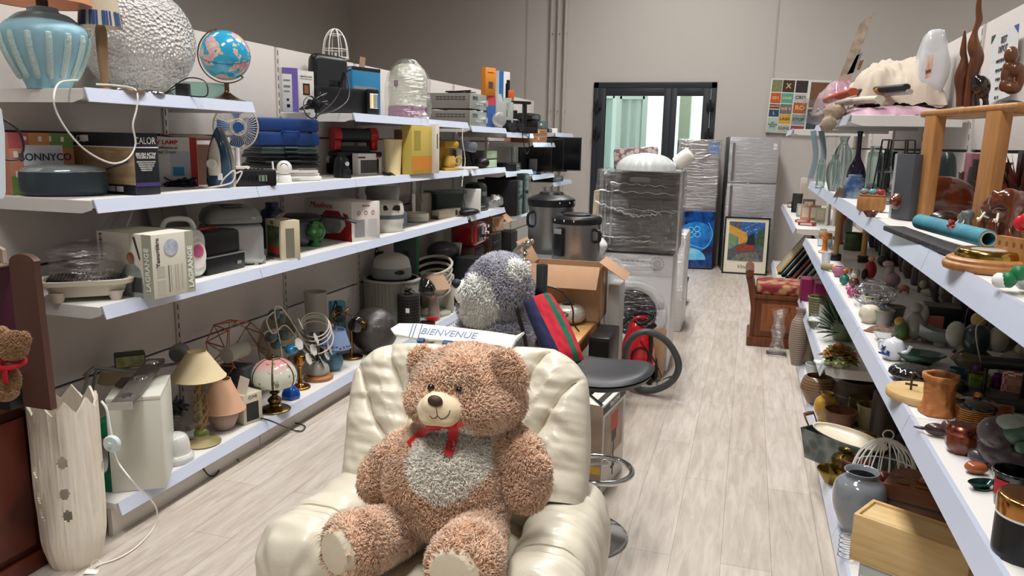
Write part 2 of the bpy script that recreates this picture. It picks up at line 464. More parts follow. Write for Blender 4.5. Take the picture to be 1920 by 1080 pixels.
for(x0,x1,g0,g1) in((-hw+0.07,spl,-hw+0.17,spl-0.10),(spl,hw-0.07,spl+0.07,hw-0.17)):
 b=B(); z1=DZ-0.08
 b.bx(x0,g0,-0.045,0.03,0.01,z1,0.004); b.bx(g1,x1-0.004,-0.045,0.03,0.01,z1,0.004)
 b.bx(g0,g1,-0.045,0.03,z1-0.10,z1,0.004); b.bx(g0,g1,-0.045,0.03,0.01,0.22,0.004)
 lf=obj('door_leaf',b,M_ALU,dr)
 b=B(); b.bx(g0,g1,-0.01,-0.004,0.22,z1-0.10); obj('glass_pane',b,mat('#f4fbf8',0.0,trans=1.0,ior=1.01),lf)
 hx=x0 if x0<-0.3 else x1
 for z in(0.5,1.75,2.12):
  b=B(); b.bx(hx-0.05,hx+0.05,-0.085,-0.04,z-0.045,z+0.045,0.006); b.cyl((hx,-0.09,z-0.08),(hx,-0.09,z+0.08),0.014); obj('hinge',b,mat('#15161a',0.5),lf)
b=B(); b.bx(-12,8,RY1+0.25,26,-0.14,-0.02); struct('floor_outside',b,mat('#dcdcd8',0.8,var=0.2,vs=2))
b=B(); b.bx(-9,4,20.0,20.2,0,3.2,0); one('yard_wall',b,mat('#e8efe9',0.8),'pale wall across the bright yard beyond the glazed door','wall')
def corrug(name,label,x0,x1,y,h,c):
 b=B(); n=int((x1-x0)/0.075); pts=[]
 for i in range(n+1):
  x=x0+(x1-x0)*i/n; q=0.02 if i%2 else-0.02
  pts+=[(x-0.018,y+q),(x+0.018,y+q)]
 for(xa,ya),(xb,yb) in zip(pts,pts[1:]):
  b.quad([(xa,ya,0.06),(xb,yb,0.06),(xb,yb,h),(xa,ya,h)]); b.quad([(xa,ya+0.004,0.06),(xb,yb+0.004,0.06),(xb,yb+0.004,h),(xa,ya+0.004,h)])
 r=T(name,label,'panel'); r['group']='corrugated gates in the yard'
 obj('corrugated_sheet',b,mat(c,0.6),r)
 f=B(); f.bx(x0-0.05,x0+0.03,y-0.05,y+0.05,-0.02,h+0.05); f.bx(x1-0.03,x1+0.05,y-0.05,y+0.05,-0.02,h+0.05); f.bx(x0,x1,y-0.05,y+0.05,h-0.05,h+0.06); f.bx(x0,x1,y-0.06,y+0.05,h*0.45,h*0.45+0.1)
 obj('gate_frame',f,mat('#cfdcd6',0.5),r)
p=oy(1132,200,12.9); q=oy(1153,200,12.9)
corrug('yard_gate','narrow pale corrugated gate at the left behind the door glass',p.x,q.x,12.9,2.38,'#b9cbc4')
p=oy(1163,200,12.6); q=oy(1209,200,12.6)
corrug('yard_gate','wide pale corrugated gate in the middle behind the door glass',p.x,q.x,12.6,2.35,'#c4d4cd')
p=oy(1274,200,12.2); q=oy(1296,200,12.2)
b=B(); b.bx(p.x,q.x,12.2,12.5,-0.02,4.5,0.01); one('yard_post',b,mat('#b7c4ac',0.7),'pale green square post behind the narrower door glass','post')
# ===== shop shelving
LX,LB=-2.32,-2.84
RX,RB=0.425,0.93
def rail(b,xl,y0,y1,z,s):
 """sloping price rail on the front of a shelf; s is +1 when the front looks to +x"""
 for(a,c) in((y0+0.002,y1-0.002),):
  p=[(xl-s*0.012,z+0.002),(xl,z+0.004),(xl+s*0.016,z-0.046),(xl+s*0.012,z-0.048),(xl-s*0.004,z-0.006)]
  b.loops([[V((q[0],a,q[1])) for q in p],[V((q[0],c,q[1])) for q in p]])
def shelf(name,label,xl,xb,y0,y1,z,s,group,th=0.03,seams=True):
 r=T(name,label,'shelf',((xl+xb)/2,(y0+y1)/2,z),0,group)
 ox_,oy_=(xl+xb)/2,(y0+y1)/2
 b=B(); b.box(((xl-s*0.01+xb)/2-ox_,0,-th/2),(abs(xl-s*0.01-xb),y1-y0-0.004,th),0.003); obj('shelf_board',b,M_SHELF,r)
 for e in(y0+0.0025,y1-0.0025):
  b=B()
  P=[(xl-s*0.012,-0.002),(xl-s*0.012,-0.035),(xl-s*0.06,-0.05),(xb+s*0.02,-0.05),(xb+s*0.02,-0.002)]
  b.loops([[V((q[0]-ox_,e-0.002-oy_,q[1])) for q in P],[V((q[0]-ox_,e+0.002-oy_,q[1])) for q in P]])
  obj('shelf_bracket',b,M_SHELF,r)
 b=B(); rail(b,xl,y0,y1,z,s)
 bmesh.ops.translate(b.bm,verts=b.bm.verts,vec=(-ox_,-oy_,-z)); obj('price_rail',b,M_RAIL,r)
 return r
def baseunit(label,xl,xb,y0,y1,s,group,z=0.145):
 r=T('gondola_plinth',label,'shelf',((xl+xb)/2,(y0+y1)/2,0),0,group); ox_,oy_=(xl+xb)/2,(y0+y1)/2
 xb+=s*0.025
 b=B(); b.box(((xl-s*0.01+xb)/2-ox_,0,z-0.015),(abs(xl-s*0.01-xb),y1-y0-0.003,0.03),0.003); obj('deck',b,M_SHELF,r)
 b=B(); b.box((xl-s*0.05-ox_,0,(z-0.03)/2),(0.02,y1-y0-0.006,z-0.03)); obj('kick_plate',b,mat('#d6d0c8',0.5),r)
 b=B(); rail(b,xl,y0,y1,z,s); bmesh.ops.translate(b.bm,verts=b.bm.verts,vec=(-ox_,-oy_,0)); obj('price_rail',b,M_RAIL,r)
def backpanels(xb,y0,n,s,group,side,skip=()):
 for i in range(n):
  a=y0+i
  if i in skip:continue
  r=T('gondola_bay','pale back panels of the %s shelving, bay %s'%(side,BAYW[i]),'shelving',(xb-s*0.01,a+0.5,0),0,group)
  zs=(0.0,0.5,1.05,1.6,2.15)
  for z0,z1 in zip(zs,zs[1:]):
   b=B(); b.box((0,0,(z0+z1)/2),(0.02,0.965,z1-z0-0.012),0.002); obj('back_panel',b,M_PANEL,r)
  b=B(); b.box((-s*0.02,0,1.07),(0.01,1.0,2.14)); obj('backing',b,mat('#5e5a57',0.7),r)
  b=B(); b.box((s*0.004,-0.5,1.07),(0.03,0.03,2.14),0.002)
  for k in range(42):b.box((s*0.019,-0.5,0.06+k*0.05),(0.002,0.006,0.028),mi=1)
  obj('slotted_upright',b,[mat('#bdb6b0',0.5),mat('#24211f',0.8)],r)
BAYW=('nearest the camera','second from the near end','third from the near end','fourth from the near end','fifth from the near end','sixth from the near end','seventh from the near end','eighth from the near end','farthest')
backpanels(LB,1.3,9,1,'back panels of the left shelving','left')
backpanels(RB,0.95,9,-1,'back panels of the right shelving','right')
GL,GR='shelves of the left run','shelves of the right run'
for i in range(6):
 baseunit('white bottom deck of the left shelving, %s of six'%('nearest','second','third','fourth','fifth','farthest')[i],LX,LB,2.3+i,3.3+i,1,'bottom decks of the left run')
for n,y,z in((0,2.3,.95),(1,3.3,.95),(2,4.3,.95),(3,5.3,.95),(0,2.3,1.355),(1,3.3,1.355),(2,4.3,1.355),(3,5.3,1.355),(0,2.3,1.76),(2,4.3,1.75),(2.9,5.3,1.75),(4,6.38,.955),(4,6.38,1.35),(4,6.38,1.725),(5,7.38,.855),(5,7.38,1.69),(5,7.38,1.3),(6,8.38,1.595),(6,8.38,1.23),(7,9.38,1.72),(7,9.38,1.11)):
 w={0:'near end bay',1:'second bay',2:'third bay',2.9:'fourth bay',3:'fourth bay',4:'fifth bay',5:'sixth bay',6:'seventh bay',7:'far end bay'}[n]
 lv='top' if z>1.58 else 'middle' if z>1.1 and n<7 else 'lower'
 if n==6 and z<1.3:lv='second'
 shelf('gondola_shelf','white %s shelf with price rail, left run, %s'%(lv,w),LX,LB+0.01,y,y+1.0,z,1,GL)
for i in range(5):
 y=1.05+i
 shelf('gondola_shelf','white upper shelf of the right run, %s'%('partly beyond the frame','under the cork-ended blue roll','under the wooden stool','below the small wooden box','at the far end with clear vases')[i],RX,RB-0.01,y,y+1.0,1.36,-1,GR)
 shelf('gondola_shelf','white lower shelf of the right run, %s'%('nearest with black and gold canister','holding the carved clay vase','holding the delft teapot','holding the wire basket','farthest with orange candlestick')[i],RX,RB-0.01,y,y+1.0,0.945,-1,GR)
 baseunit('white bottom deck of the right shelving, %s of five'%('nearest','second','third','fourth','farthest')[i],RX+0.0,RB,y,y+1.0,-1,'bottom decks of the right run')
for i in range(2):
 shelf('gondola_shelf','white plant pot shelf low on the right run, %s'%('near one with flower arrangement','far one with striped pot')[i],RX,RB-0.01,4.05+i,5.05+i,0.515,-1,GR)
 shelf('gondola_shelf','white top shelf of the right run, %s'%('under the folded cream cloth','behind the cloth pile')[i],RX,RB-0.01,4.0+i,5.0+i,1.755,-1,GR)
for i in range(3):
 shelf('gondola_shelf','white picture shelf beyond the right run, %s'%('near end','middle','far end')[i],RX-0.02,RB-0.01,7.0+i,8.0+i,0.92,-1,'picture shelves at the far right')
 baseunit('white low deck for leaning frames at far right, %s'%('near end','middle','far end')[i],RX-0.08,RB,7.0+i,8.0+i,-1,'picture decks at the far right',0.22)
shelf('gondola_shelf','white top shelf end beside the street sign canvas',RX-0.1,RB-0.01,7.2,8.2,1.755,-1,'picture shelves at the far right')
# ===== cream armchair
M_LEATHER=mat('#e0d9c6',0.34,name='cream_leather',var=0.06,vs=3,bump=0.10,bs=220,coat=0.12)
M_SEAM=mat('#b5aa90',0.6,name='leather_piping')
chair=T('armchair','large cream leather armchair with a teddy bear sitting in it','armchair',(-0.82,2.0,0))
BP0=V((0,2.19,0.5)); BUP=V((0,0.24,0.43)).normalized(); BN=V((0,-BUP.z,BUP.y))
def onback(x,y):
 v=wray(x,y); t=(BP0-EYE).dot(BN)/v.dot(BN); p=EYE+v*t
 return(p.x,(p-BP0).dot(BUP))
def resamp(P,n):
 P=[V((a,b,0)) for a,b in P]; L=[0]
 for a,b in zip(P,P[1:]):L.append(L[-1]+(b-a).length)
 out=[]
 for k in range(n+1):
  d=L[-1]*k/n; i=max(j for j in range(len(P)-1) if L[j]<=d+1e-9)
  f=(d-L[i])/max(L[i+1]-L[i],1e-9); q=P[i].lerp(P[i+1],min(f,1)); out.append((q.x,q.y))
 return out
_L=[onback(*p) for p in((640,905),(648,872),(652,820),(660,745),(669,700),(686,676),(710,658),(742,646))]
_R=[onback(*p) for p in((1098,950),(1103,915),(1108,850),(1107,780),(1103,722),(1092,697),(1072,674),(1040,655))]
NB=150
_L=resamp([tuple(p[:2]) for p in smoothpts([(a,b_,0) for a,b_ in _L],6)],NB); _R=resamp([tuple(p[:2]) for p in smoothpts([(a,b_,0) for a,b_ in _R],6)],NB)
SEAMS=[[onback(*p) for p in q] for q in([(738,625),(744,655),(752,690),(765,722),(776,760),(780,800),(782,860)],[(676,680),(690,700),(702,735),(712,775),(728,805),(745,830),(760,860)],[(1073,648),(1045,660),(1022,680),(1004,711),(987,747),(972,790),(962,840),(958,900)],[(1106,709),(1085,724),(1062,748),(1038,785),(1012,826),(985,880)])]
SEAMS=[[(p.x,p.y) for p in smoothpts([(a,b_,0) for a,b_ in s],6)] for s in SEAMS]
_sp=[np.array(s) for s in SEAMS]
def seamd(x,y):
 best=9; which=0
 for k,s in enumerate(_sp):
  a,c=s[:-1],s[1:]; ab=c-a; ap=np.array((x,y))-a
  t=np.clip((ap*ab).sum(1)/np.maximum((ab*ab).sum(1),1e-12),0,1)
  d=np.sqrt(((a+ab*t[:,None]-np.array((x,y)))**2).sum(1)).min()
  if d<best:best=d; which=k
 return best,which
def back_front(u,v,side=1):
 j=min(int(v*NB),NB-1); f=v*NB-j
 x=(_L[j][0]*(1-f)+_L[j+1][0]*f)*(1-u)+(_R[j][0]*(1-f)+_R[j+1][0]*f)*u
 s=(_L[j][1]*(1-f)+_L[j+1][1]*f)*(1-u)+(_R[j][1]*(1-f)+_R[j+1][1]*f)*u
 q=abs(2*u-1)
 top=max(0.0,1-v**9)**0.5
 e=max(0.0,1-q**7)**0.5*top
 if side<0:
  h=-0.15*e
 else:
  d,k=seamd(x,s)
  h=0.075*e
  h+=e*0.030*(1-math.exp(-d/0.03))-e*0.010*math.exp(-(d/0.006)**2)
  wr=noise.noise(V((x*5+k*3.7,s*26,0.3)))*0.015+noise.noise(V((x*9,s*40,4.0)))*0.005
  wr2=noise.noise(V((x*24+s*30,s*14-x*9,7.1)))*0.005
  h+=e*(wr*(0.25+math.exp(-d/0.05)*0.8+max(0,q-0.55)*1.6)+wr2)
  h-=0.028*max(0,1-(2*u-1)**2*6)*e*(v<2)
 p=V((x,BP0.y,BP0.z))+BUP*s+BN*h
 return p
b=B(); b.grid(lambda u,v:back_front(u,v,1),150,150); b.grid(lambda u,v:back_front(u,v,-1),40,40)
bk=wobj('backrest',b,M_LEATHER,chair,ang=70)
for s in SEAMS:
 pts=[]
 for(x,y) in s[::2]:
  best=None
  for j in range(0,NB+1,2):
   if abs((_L[j][1]+_R[j][1])/2-y)<0.02 or best is None:
    u=(x-_L[j][0])/(_R[j][0]-_L[j][0]);
    if 0.02<u<0.98:
     p=back_front(u,min(j/NB,0.985)); dd=abs((p-BP0).dot(BUP)-y)
     if best is None or dd<best[0]:best=(dd,p)
  if best and best[0]<0.02:pts.append(best[1]+BN*0.001)
 if len(pts)>3:
  b=B(); b.tube(smoothpts(pts,3),0.003,6); o=wobj('piping',b,M_SEAM,chair); o.parent=bk; o.location=(0,0,0)
def armfn(xc,w,y0,y1,z0,z1,out):
 """padded arm: closed sections along y, with a stitched band and a gathered roll at the front"""
 rings=[]; n=90; m=56
 for i in range(n+1):
  f=i/n; y=y0+(y1-y0)*f
  g=1.0
  for gc,gw,ga in((0.66,0.014,0.09),(0.72,0.014,0.10)):g-=ga*math.exp(-((f-gc)/gw)**2)
  endc=max(0.0,1-max(0,(f-0.80)/0.20)**2.6)**0.5
  st=max(0.0,1-max(0,(0.06-f)/0.06)**2)**0.5
  puff=(1+0.09*math.sin(PI*min(1,max(0,(f-0.72)/0.24))))*g
  ww,hh=w/2*puff*(0.22+0.78*endc if i<n else 0.22*0+0.05),(z1-z0)/2*(0.5+0.5*puff)*(0.3+0.7*endc if i<n else 0.05)
  zc=(z0+z1)/2-0.02*f; ring=[]
  for k in range(m):
   a=2*PI*k/m; ca,sa=math.cos(a),math.sin(a)
   px=math.copysign(abs(ca)**0.72,ca)*ww; pz=math.copysign(abs(sa)**0.80,sa)*hh
   q=V((xc+px+out*0.03*f,y,zc+pz))
   nn=noise.noise(V((q.x*9,y*30,q.z*7)))*0.010+noise.noise(V((q.x*22,y*14,q.z*22+5)))*0.0045
   nn+=0.006*noise.noise(V((a*2.2,y*60,2)))*math.exp(-((f-0.78)/0.06)**2)
   ga=0.010*math.sin(a*9)*max(0,f-0.86)/0.14
   q+=V((ca,0,sa))*(nn-ga)
   ring.append(q)
  rings.append(ring)
 return rings
for(xc,o_) in((-1.135,-1),(-0.47,1)):
 b=B(); b.loops(armfn(xc,0.25,2.30,1.685,0.17,0.54,o_)); am_=wobj('armrest',b,M_LEATHER,chair,ang=80)
 for fk in(59,65):
  b=B(); b.tube([p+V((0,-.001,.0)) for p in armfn(xc,0.253,2.30,1.685,0.1685,0.5415,o_)[fk]],0.0028,6,True); o=wobj('piping',b,M_SEAM,chair); o.parent=am_; o.location=(0,0,0)
def cushion(xc,yc,zc,sx,sy,sz,e=0.35,wr=0.004,seed=0):
 b=B(); n=48
 rings=[]
 for j in range(1,30):
  th=-PI/2+PI*j/30; ring=[]
  for i in range(n*2):
   a=PI*i/n
   sg=lambda x,q:math.copysign(abs(x)**q,x)
   p=V((sx/2*sg(math.cos(th),0.5)*sg(math.cos(a),e),sy/2*sg(math.cos(th),0.5)*sg(math.sin(a),e),sz/2*sg(math.sin(th),0.8)))
   p+=p.normalized()*noise.noise(V((p.x*8+seed,p.y*12,p.z*8)))*wr*2
   ring.append(V((xc,yc,zc))+p)
  rings.append(ring)
 b.loops(rings); return b
wobj('seat_cushion',cushion(-0.80,1.94,0.345,0.47,0.72,0.20),M_LEATHER,chair,ang=80)
wobj('lumbar_cushion',cushion(-0.80,2.24,0.42,0.52,0.16,0.34,seed=7),M_LEATHER,chair,ang=80)
wobj('seat_front',cushion(-0.80,1.86,0.22,0.46,0.64,0.22,seed=4),M_LEATHER,chair,ang=80)
b=B(); b.lathe([(0.27,0.0),(0.28,0.01),(0.28,0.03),(0.25,0.04),(0.06,0.05),(0.05,0.13)],(-0.80,1.98,0),40); wobj('swivel_base',b,wood('#8a6a45','#6b4d2e'),chair)
# ===== big teddy bear
M_FUR=mat('#f3cbab',0.95,name='bear_fur',var=0.10,vs=40,sheen=0.5)
M_CREAM=mat('#fffaee',0.95,name='bear_belly_fur',var=0.06,vs=40,sheen=0.4)
M_SOLE=mat('#e9dcc3',0.85,name='bear_sole',bump=0.15,bs=300,sheen=0.3)
bear=T('teddy_bear','big light brown teddy bear with cream belly and red ribbon, sitting in the armchair','teddy bear',(-0.79,1.93,0.42))
FL=oy(668,1022,1.66); FR_=oy(872,1058,1.62)
legdL=V((-0.42,-0.86,0.06)).normalized(); legdR=V((-0.12,-0.97,0.10)).normalized()
hipL,hipR=oy(775,985,1.92),oy(905,990,1.90)
bl=[bpx(838,900,1.93,116,100,0.17),bpx(862,835,1.98,96,62,0.13),bpx(846,935,1.92,112,66,0.16),bpx(874,727,1.99,104,79,0.145,ry_(-6)),bpx(845,748,1.945,82,52,0.12),bpx(905,752,1.96,80,52,0.125),bpx(872,798,2.0,62,26,0.10)]
for(x,y,Y,r) in((782,836,1.97,38),(757,852,1.955,41),(736,870,1.94,42),(718,890,1.93,41),(708,905,1.92,33)):bl.append(bpx(x,y,Y,r,r,0.056))
for(x,y,Y,r) in((952,836,1.97,44),(973,856,1.95,46),(985,880,1.94,45),(987,903,1.935,43),(985,918,1.93,40)):bl.append(bpx(x,y,Y,r,r,0.06))
bl.append(bpx(796,686,2.0,27,36,0.032,ry_(-25))); bl+=[bpx(957,698,1.945,25,46,0.032,ry_(-24)),bpx(930,690,1.97,22,30,.03,ry_(-24))]
for(h,f_,r0,r1) in((hipL,FL,0.062,0.086),(hipR,FR_,0.066,0.090)):
 for k in range(6):
  t=k/5; c=h.lerp(f_,t); r=r0+(r1-r0)*t; bl.append((c,(r,r,r*0.98),None))
me=blob_mesh(bl,0.0075,8)
vv,_t=mesh_np(me)
for C_,D_,rr in((FL,legdL,0.062),(FR_,legdR,0.066)):
 dd=(vv-np.array(C_))@np.array(D_); near=np.linalg.norm(vv-np.array(C_),axis=1)<0.12
 k=near&(dd>rr); vv[k]-=np.outer(dd[k]-rr-0.012*np.sqrt(np.maximum(0,1-(np.linalg.norm(vv[k]-np.array(C_)-np.outer(dd[k],np.array(D_)),axis=1)/0.075)**2)),np.array(D_))
me.vertices.foreach_set('co',vv.ravel()); me.update()
bc=np.array(oy(836,872,1.80))
def bear_m(p,n):
 m=np.zeros(len(p),int)
 tx=np.array([CAM_M[0][0]*0+1.0,0,0]); rel=p-bc
 e=((rel[:,0]+0.005)/0.108)**2+((rel[:,2]-0.004)/0.100)**2
 e2=((rel[:,0]-0.010)/0.095)**2+((rel[:,2]-0.045)/0.060)**2
 m[((e<1)|(e2<1))&(n[:,1]<-0.15)&(p[:,1]<1.93)&(p[:,1]>1.70)&(rel[:,2]>-0.11)&((rel[:,0]<0.06)|(rel[:,2]<0.06))]=1
 for C_,D_,rr in((FL,legdL,0.062),(FR_,legdR,0.066)):
  C_=np.array(C_); D_=np.array(D_); dd=(p-C_)@D_
  m[(dd>rr-0.010)&(np.linalg.norm(p-C_,axis=1)<0.12)&((n@D_)>0.35)]=2
 return m
E1,E2=oy(808,727,1.86),oy(861,732,1.86)
neye=lambda p,e:(np.hypot(p[:,0]-e.x,p[:,2]-e.z)<.015)&(p[:,1]<1.93)
me=fur(me,80000,0.015,0.0026,0.8,3,bear_m,lambda p,n,m:(m==2)|neye(p,E1)|neye(p,E2),curl=1.1,grav=0.35)
plush_obj('body',me,[M_FUR,M_CREAM,M_SOLE],bear)
mz=bpx(830,765,1.855,49,34,0.068,ry_(-4)); mz2=bpx(822,758,1.835,33,24,0.050)
me=blob_mesh([mz,mz2,bpx(812,780,1.835,26,16,0.045),bpx(838,782,1.835,26,16,0.045)],0.004,6); me.shade_smooth()
muz=plush_obj('muzzle',me,[mat('#efdcb8',0.8,bump=0.2,bs=500,sheen=0.4)],bear)
def frontY(x,y,me_,extra=0.0):
 """front of the muzzle along the view through (x, y)"""
 o,d=EYE,wray(x,y); hit=bt.ray_cast(o,d)
 return hit[0]-d*extra if hit[0] else oy(x,y,1.80)
from mathutils.bvhtree import BVHTree
v_,t_=mesh_np(muz.data); bt=BVHTree.FromPolygons([V(q) for q in v_],[tuple(int(z) for z in q) for q in t_])
b=B(); c=frontY(816,752,None); b.ell(c,(msz(15,c),0.015,msz(11,c)),24,ry_(8)); o=wobj('nose',b,mat('#4a2f26',0.55,bump=0.2,bs=400),bear); o.parent=muz; o.location=(0,0,0)
for pts in([(817,762),(819,772),(820,780)],[(806,779),(810,784),(816,784),(820,779)],[(820,779),(826,785),(834,784),(841,777),(844,769)]):
 b=B(); b.tube(smoothpts([frontY(x,y,None,0.0005) for x,y in pts],5),0.0011,6); o=wobj('stitched_smile',b,mat('#3c2a22',0.7),bear); o.parent=muz; o.location=(0,0,0)
v_,t_=mesh_np([c for c in bear.children if c.name.startswith('body')][0].data)
bt=BVHTree.FromPolygons([V(q) for q in v_],[tuple(int(z) for z in q) for q in t_])
for(x,y) in((808,727),(861,732)):
 c=frontY(x,y,None,0.004); b=B(); b.ell(c,0.0105,20); e_=wobj('eye',b,mat('#120d0b',0.08,coat=1.0),bear)
M_RIB=mat('#c81f2b',0.45,name='red_satin',bump=0.25,bs=250,sheen=0.3)
def ribbon(name,px_pts,w,parent,lift=0.016):
 b=B(); C3=smoothpts([frontY(x,y,None,lift) for x,y in px_pts],6)
 A=[];
 for i,p in enumerate(C3):
  t=(C3[min(i+1,len(C3)-1)]-C3[max(i-1,0)]).normalized(); n=(EYE-p).normalized(); s=t.cross(n).normalized()
  A.append((p-s*w/2,p+s*w/2,n))
 rings=[[a,c,c-n*0.0016,a-n*0.0016] for a,c,n in A]
 b.loops(rings); return wobj(name,b,M_RIB,parent)
kn=ribbon('ribbon_tail',[(826,800),(806,803),(785,816),(766,834)],0.020,bear)
ribbon('ribbon_tail',[(850,800),(849,822),(846,838),(838,853)],0.027,bear)
ribbon('ribbon_band',[(800,790),(816,798),(835,799),(852,798),(868,795)],0.013,bear,0.016)
b=B(); c=frontY(848,800,None,0.016); b.ell(c,(0.017,0.008,0.011),20,ry_(-35)); wobj('ribbon_knot',b,M_RIB,bear)
b=B(); c=frontY(820,799,None,0.016); b.ell(c,(0.026,0.007,0.007),20,ry_(-8)); wobj('ribbon_loop',b,M_RIB,bear)
# ===== BIENVENUE board on the chair back
bd=T('welcome_sign','white wooden surfboard shaped sign lettered in blue along the armchair top','sign',oy(855,634,2.50))
a0,a1=oy(733,618,2.43),oy(975,640,2.36)
ax_=(a1-a0).normalized(); nz=V((0,-0.50,0.86)); nz=(nz-ax_*nz.dot(ax_)).normalized(); ay_=nz.cross(ax_)
MB_=Matrix((ax_,ay_,nz)).transposed()
Lb=(a1-a0).length
top_=[(-0.5,0.0),(-0.46,0.032),(-0.3,0.040),(0.0,0.037),(0.3,0.030),(0.46,0.022),(0.5,0.045),(0.47,0.0),(0.47,-0.05),(0.40,-0.035),(0.2,-0.030),(0.0,-0.034),(-0.25,-0.036),(-0.44,-0.026)]
bd.location=(a0+a1)/2; bd.rotation_euler=MB_.to_euler()
b=B(); b.prism([(x*Lb,y*0.95) for x,y in top_],-0.005,0.005); obj('board',b,mat('#efeee8',0.5,var=0.12,vs=20,stretch=(1,8,1)),bd)
text('BIENVENUE',0.042,bd,(-0.015,0.0,0.0058),(0,0,0),mat('#7d93b5',0.6),sx=1.0)
for x in(-0.165,-0.152,-0.128):
 b=B(); b.box((x,0,0.0055),(0.003,0.068,0.001),rot=(0,0,0.25)); obj('painted_stripe',b,mat('#4a5f86',0.6),bd)
for(x,w) in((-0.105,0.024),(0.0,0.034),(0.10,0.060)):
 b=B(); b.prism([(x-w/2,-0.05),(x+w/2,-0.05),(x+w/2,-0.034),(x-w/2,-0.034)],-0.004,0.008); obj('blue_peg',b,mat('#3f5687',0.5),bd)
# ===== things in the aisle behind the armchair
M_BLACK=mat('#17171a',0.35,name='black_plastic')
M_BLACKM=mat('#1b1b1e',0.7,name='black_matt')
M_CHROME=metal('#dfe2e6',0.08)
M_STEEL=mat('#a9a9a8',0.28,1.0,name='brushed_steel',var=0.12,vs=40,stretch=(1,1,12))
M_CARD=mat('#b58e6e',0.85,name='cardboard',var=0.06,vs=15)
M_WHITE=mat('#f5f5f4',0.35,name='white_enamel')
FILM=clearfilm(0.30,0.10)
sc=oz(1112,1012,0)
st=T('bar_stool','black padded bar stool with chrome disc foot right of the armchair','stool',(-0.575,2.93,0))
b=B(); b.lathe(prof([(0.205,0.0),(0.207,0.006),(0.19,0.014),(0.12,0.030),(0.06,0.045),(0.035,0.058),(0.030,0.075)]),seg=56); obj('base_disc',b,M_CHROME,st)
b=B(); b.cyl((0,0,0.06),(0,0,0.42),0.026,seg=24); b.cyl((0,0,0.42),(0,0,0.70),0.016,seg=20); obj('pole',b,M_CHROME,st)
b=B(); b.tube([(0.0,0.02,0.30),(0.10,0.07,0.30)],0.008,8); b.ring((0.075,0.0,0.30),0.135,0.012,40,k=10); obj('footrest',b,M_CHROME,st)
b=B()
def seatfn(u,v,s):
 a=2*PI*u; r=v
 x=0.22*r*math.copysign(abs(math.cos(a))**0.75,math.cos(a)); y=0.185*r*math.copysign(abs(math.sin(a))**0.75,math.sin(a))
 dish=0.030*(x/0.22)**2
 z=0.70+dish+(0.028*(1-r**5)**0.5+0.006*r*r if s>0 else-0.035*(1-r**4)**0.5)
 return V((x+0.055,y,z))
b.grid(lambda u,v:seatfn(u,v,1),48,14); b.grid(lambda u,v:seatfn(u,v,-1),48,14); obj('seat',b,mat('#26282c',0.42,name='black_vinyl',bump=0.1,bs=200),st,ang=60)
b=B(); b.tube([(0.0,0.0,0.66),(0.05,-0.1,0.64),(0.11,-0.17,0.63)],0.006,8); obj('height_lever',b,M_CHROME,st)
l,rz,w,_h=fit((1112,925),(1160,880),0.0)
m_,rz,w,h=fit((1127,930),(1164,882),0.0,742)
bx_=carton('lamp_box','printed lamp carton with red tulip glasses standing on the floor behind the stool','box',(m_.x,m_.y,0),rz,0.36,0.10,0.44,[mat('#d8d4ce',0.5),mat('#20201f',0.5),mat('#b9a38e',0.5,var=0.4,vs=9),mat('#c23b2c',0.5),mat('#e0b23a',0.5)],[('L',0,0,1,1,2),('F',0.0,0.90,1,0.98,1),('F',0.08,0.35,0.9,0.86,2),('F',0.35,0.60,0.66,0.82,3),('F',0.40,0.50,0.60,0.62,1),('F',0.48,0.10,0.52,0.50,1),('L',0.1,0.25,0.95,0.33,4),('T',0.1,0.2,0.9,0.5,1)])
text('HALOGENE',0.03,bx_,(0,-0.0012,0.44*0.94),FR,mat('#f0ede8',0.5)); text('VERRES',0.02,bx_,(0,-0.0012,0.44*0.2),FR,mat('#333333',0.5))
vl,vr,vh=rnd(1192,724,600,30,0)
vac=T('vacuum_cleaner','red canister vacuum cleaner with grey ribbed hose, standing upright on the floor','vacuum cleaner',(vl.x,vl.y+0.02,0),0.3); vac.scale=(1.0,1.0,1.0)
me=blob_mesh([(V((0,0,0.20)),(0.115,0.10,0.20),None),(V((0,0.0,0.13)),(0.125,0.11,0.14),None),(V((-0.02,0,0.36)),(0.055,0.06,0.07),None)],0.008,6); me.shade_smooth()
plush_obj('body',me,[mat('#c9161f',0.2,coat=0.6,name='red_gloss')],vac).location=(0,0,0)
b=B(); b.ring((0.0,-0.098,0.20),0.06,0.006,32,rot=(PI/2,0,0)); b.box((0.07,-0.06,0.22),(0.03,0.06,0.30),0.01); obj('bumper',b,M_BLACK,vac)
b=B(); b.cyl((0.115,0.03,0.08),(0.135,0.03,0.08),0.075,seg=32); b.cyl((-0.115,0.03,0.08),(-0.135,0.03,0.08),0.075,seg=32); b.cyl((0.06,-0.08,0.03),(0.085,-0.08,0.03),0.03,seg=24); obj('wheels',b,M_BLACK,vac)
b=B(); b.tube(smoothpts([(-0.05,0,0.40),(-0.03,-0.02,0.445),(0.03,-0.02,0.45),(0.05,0,0.40)]),0.012,10); obj('carrying_handle',b,mat('#c9161f',0.2,coat=0.6,name='red_gloss'),vac)
hp=[oy(x,y,Y) for x,y,Y in((1168,690,4.72),(1180,640,4.72),(1212,622,4.74),(1250,640,4.76),(1272,680,4.78),(1262,712,4.80),(1228,731,4.85),(1195,728,4.88),(1180,705,4.9))]
hp=smoothpts([(p.x,p.y,max(p.z,0.022)) for p in hp],34)
b=B(); b.tube(hp,[0.0225 if i%2 else 0.0195 for i in range(len(hp))],12); wobj('ribbed_hose',b,mat('#4c4e50',0.45),vac,ang=80)
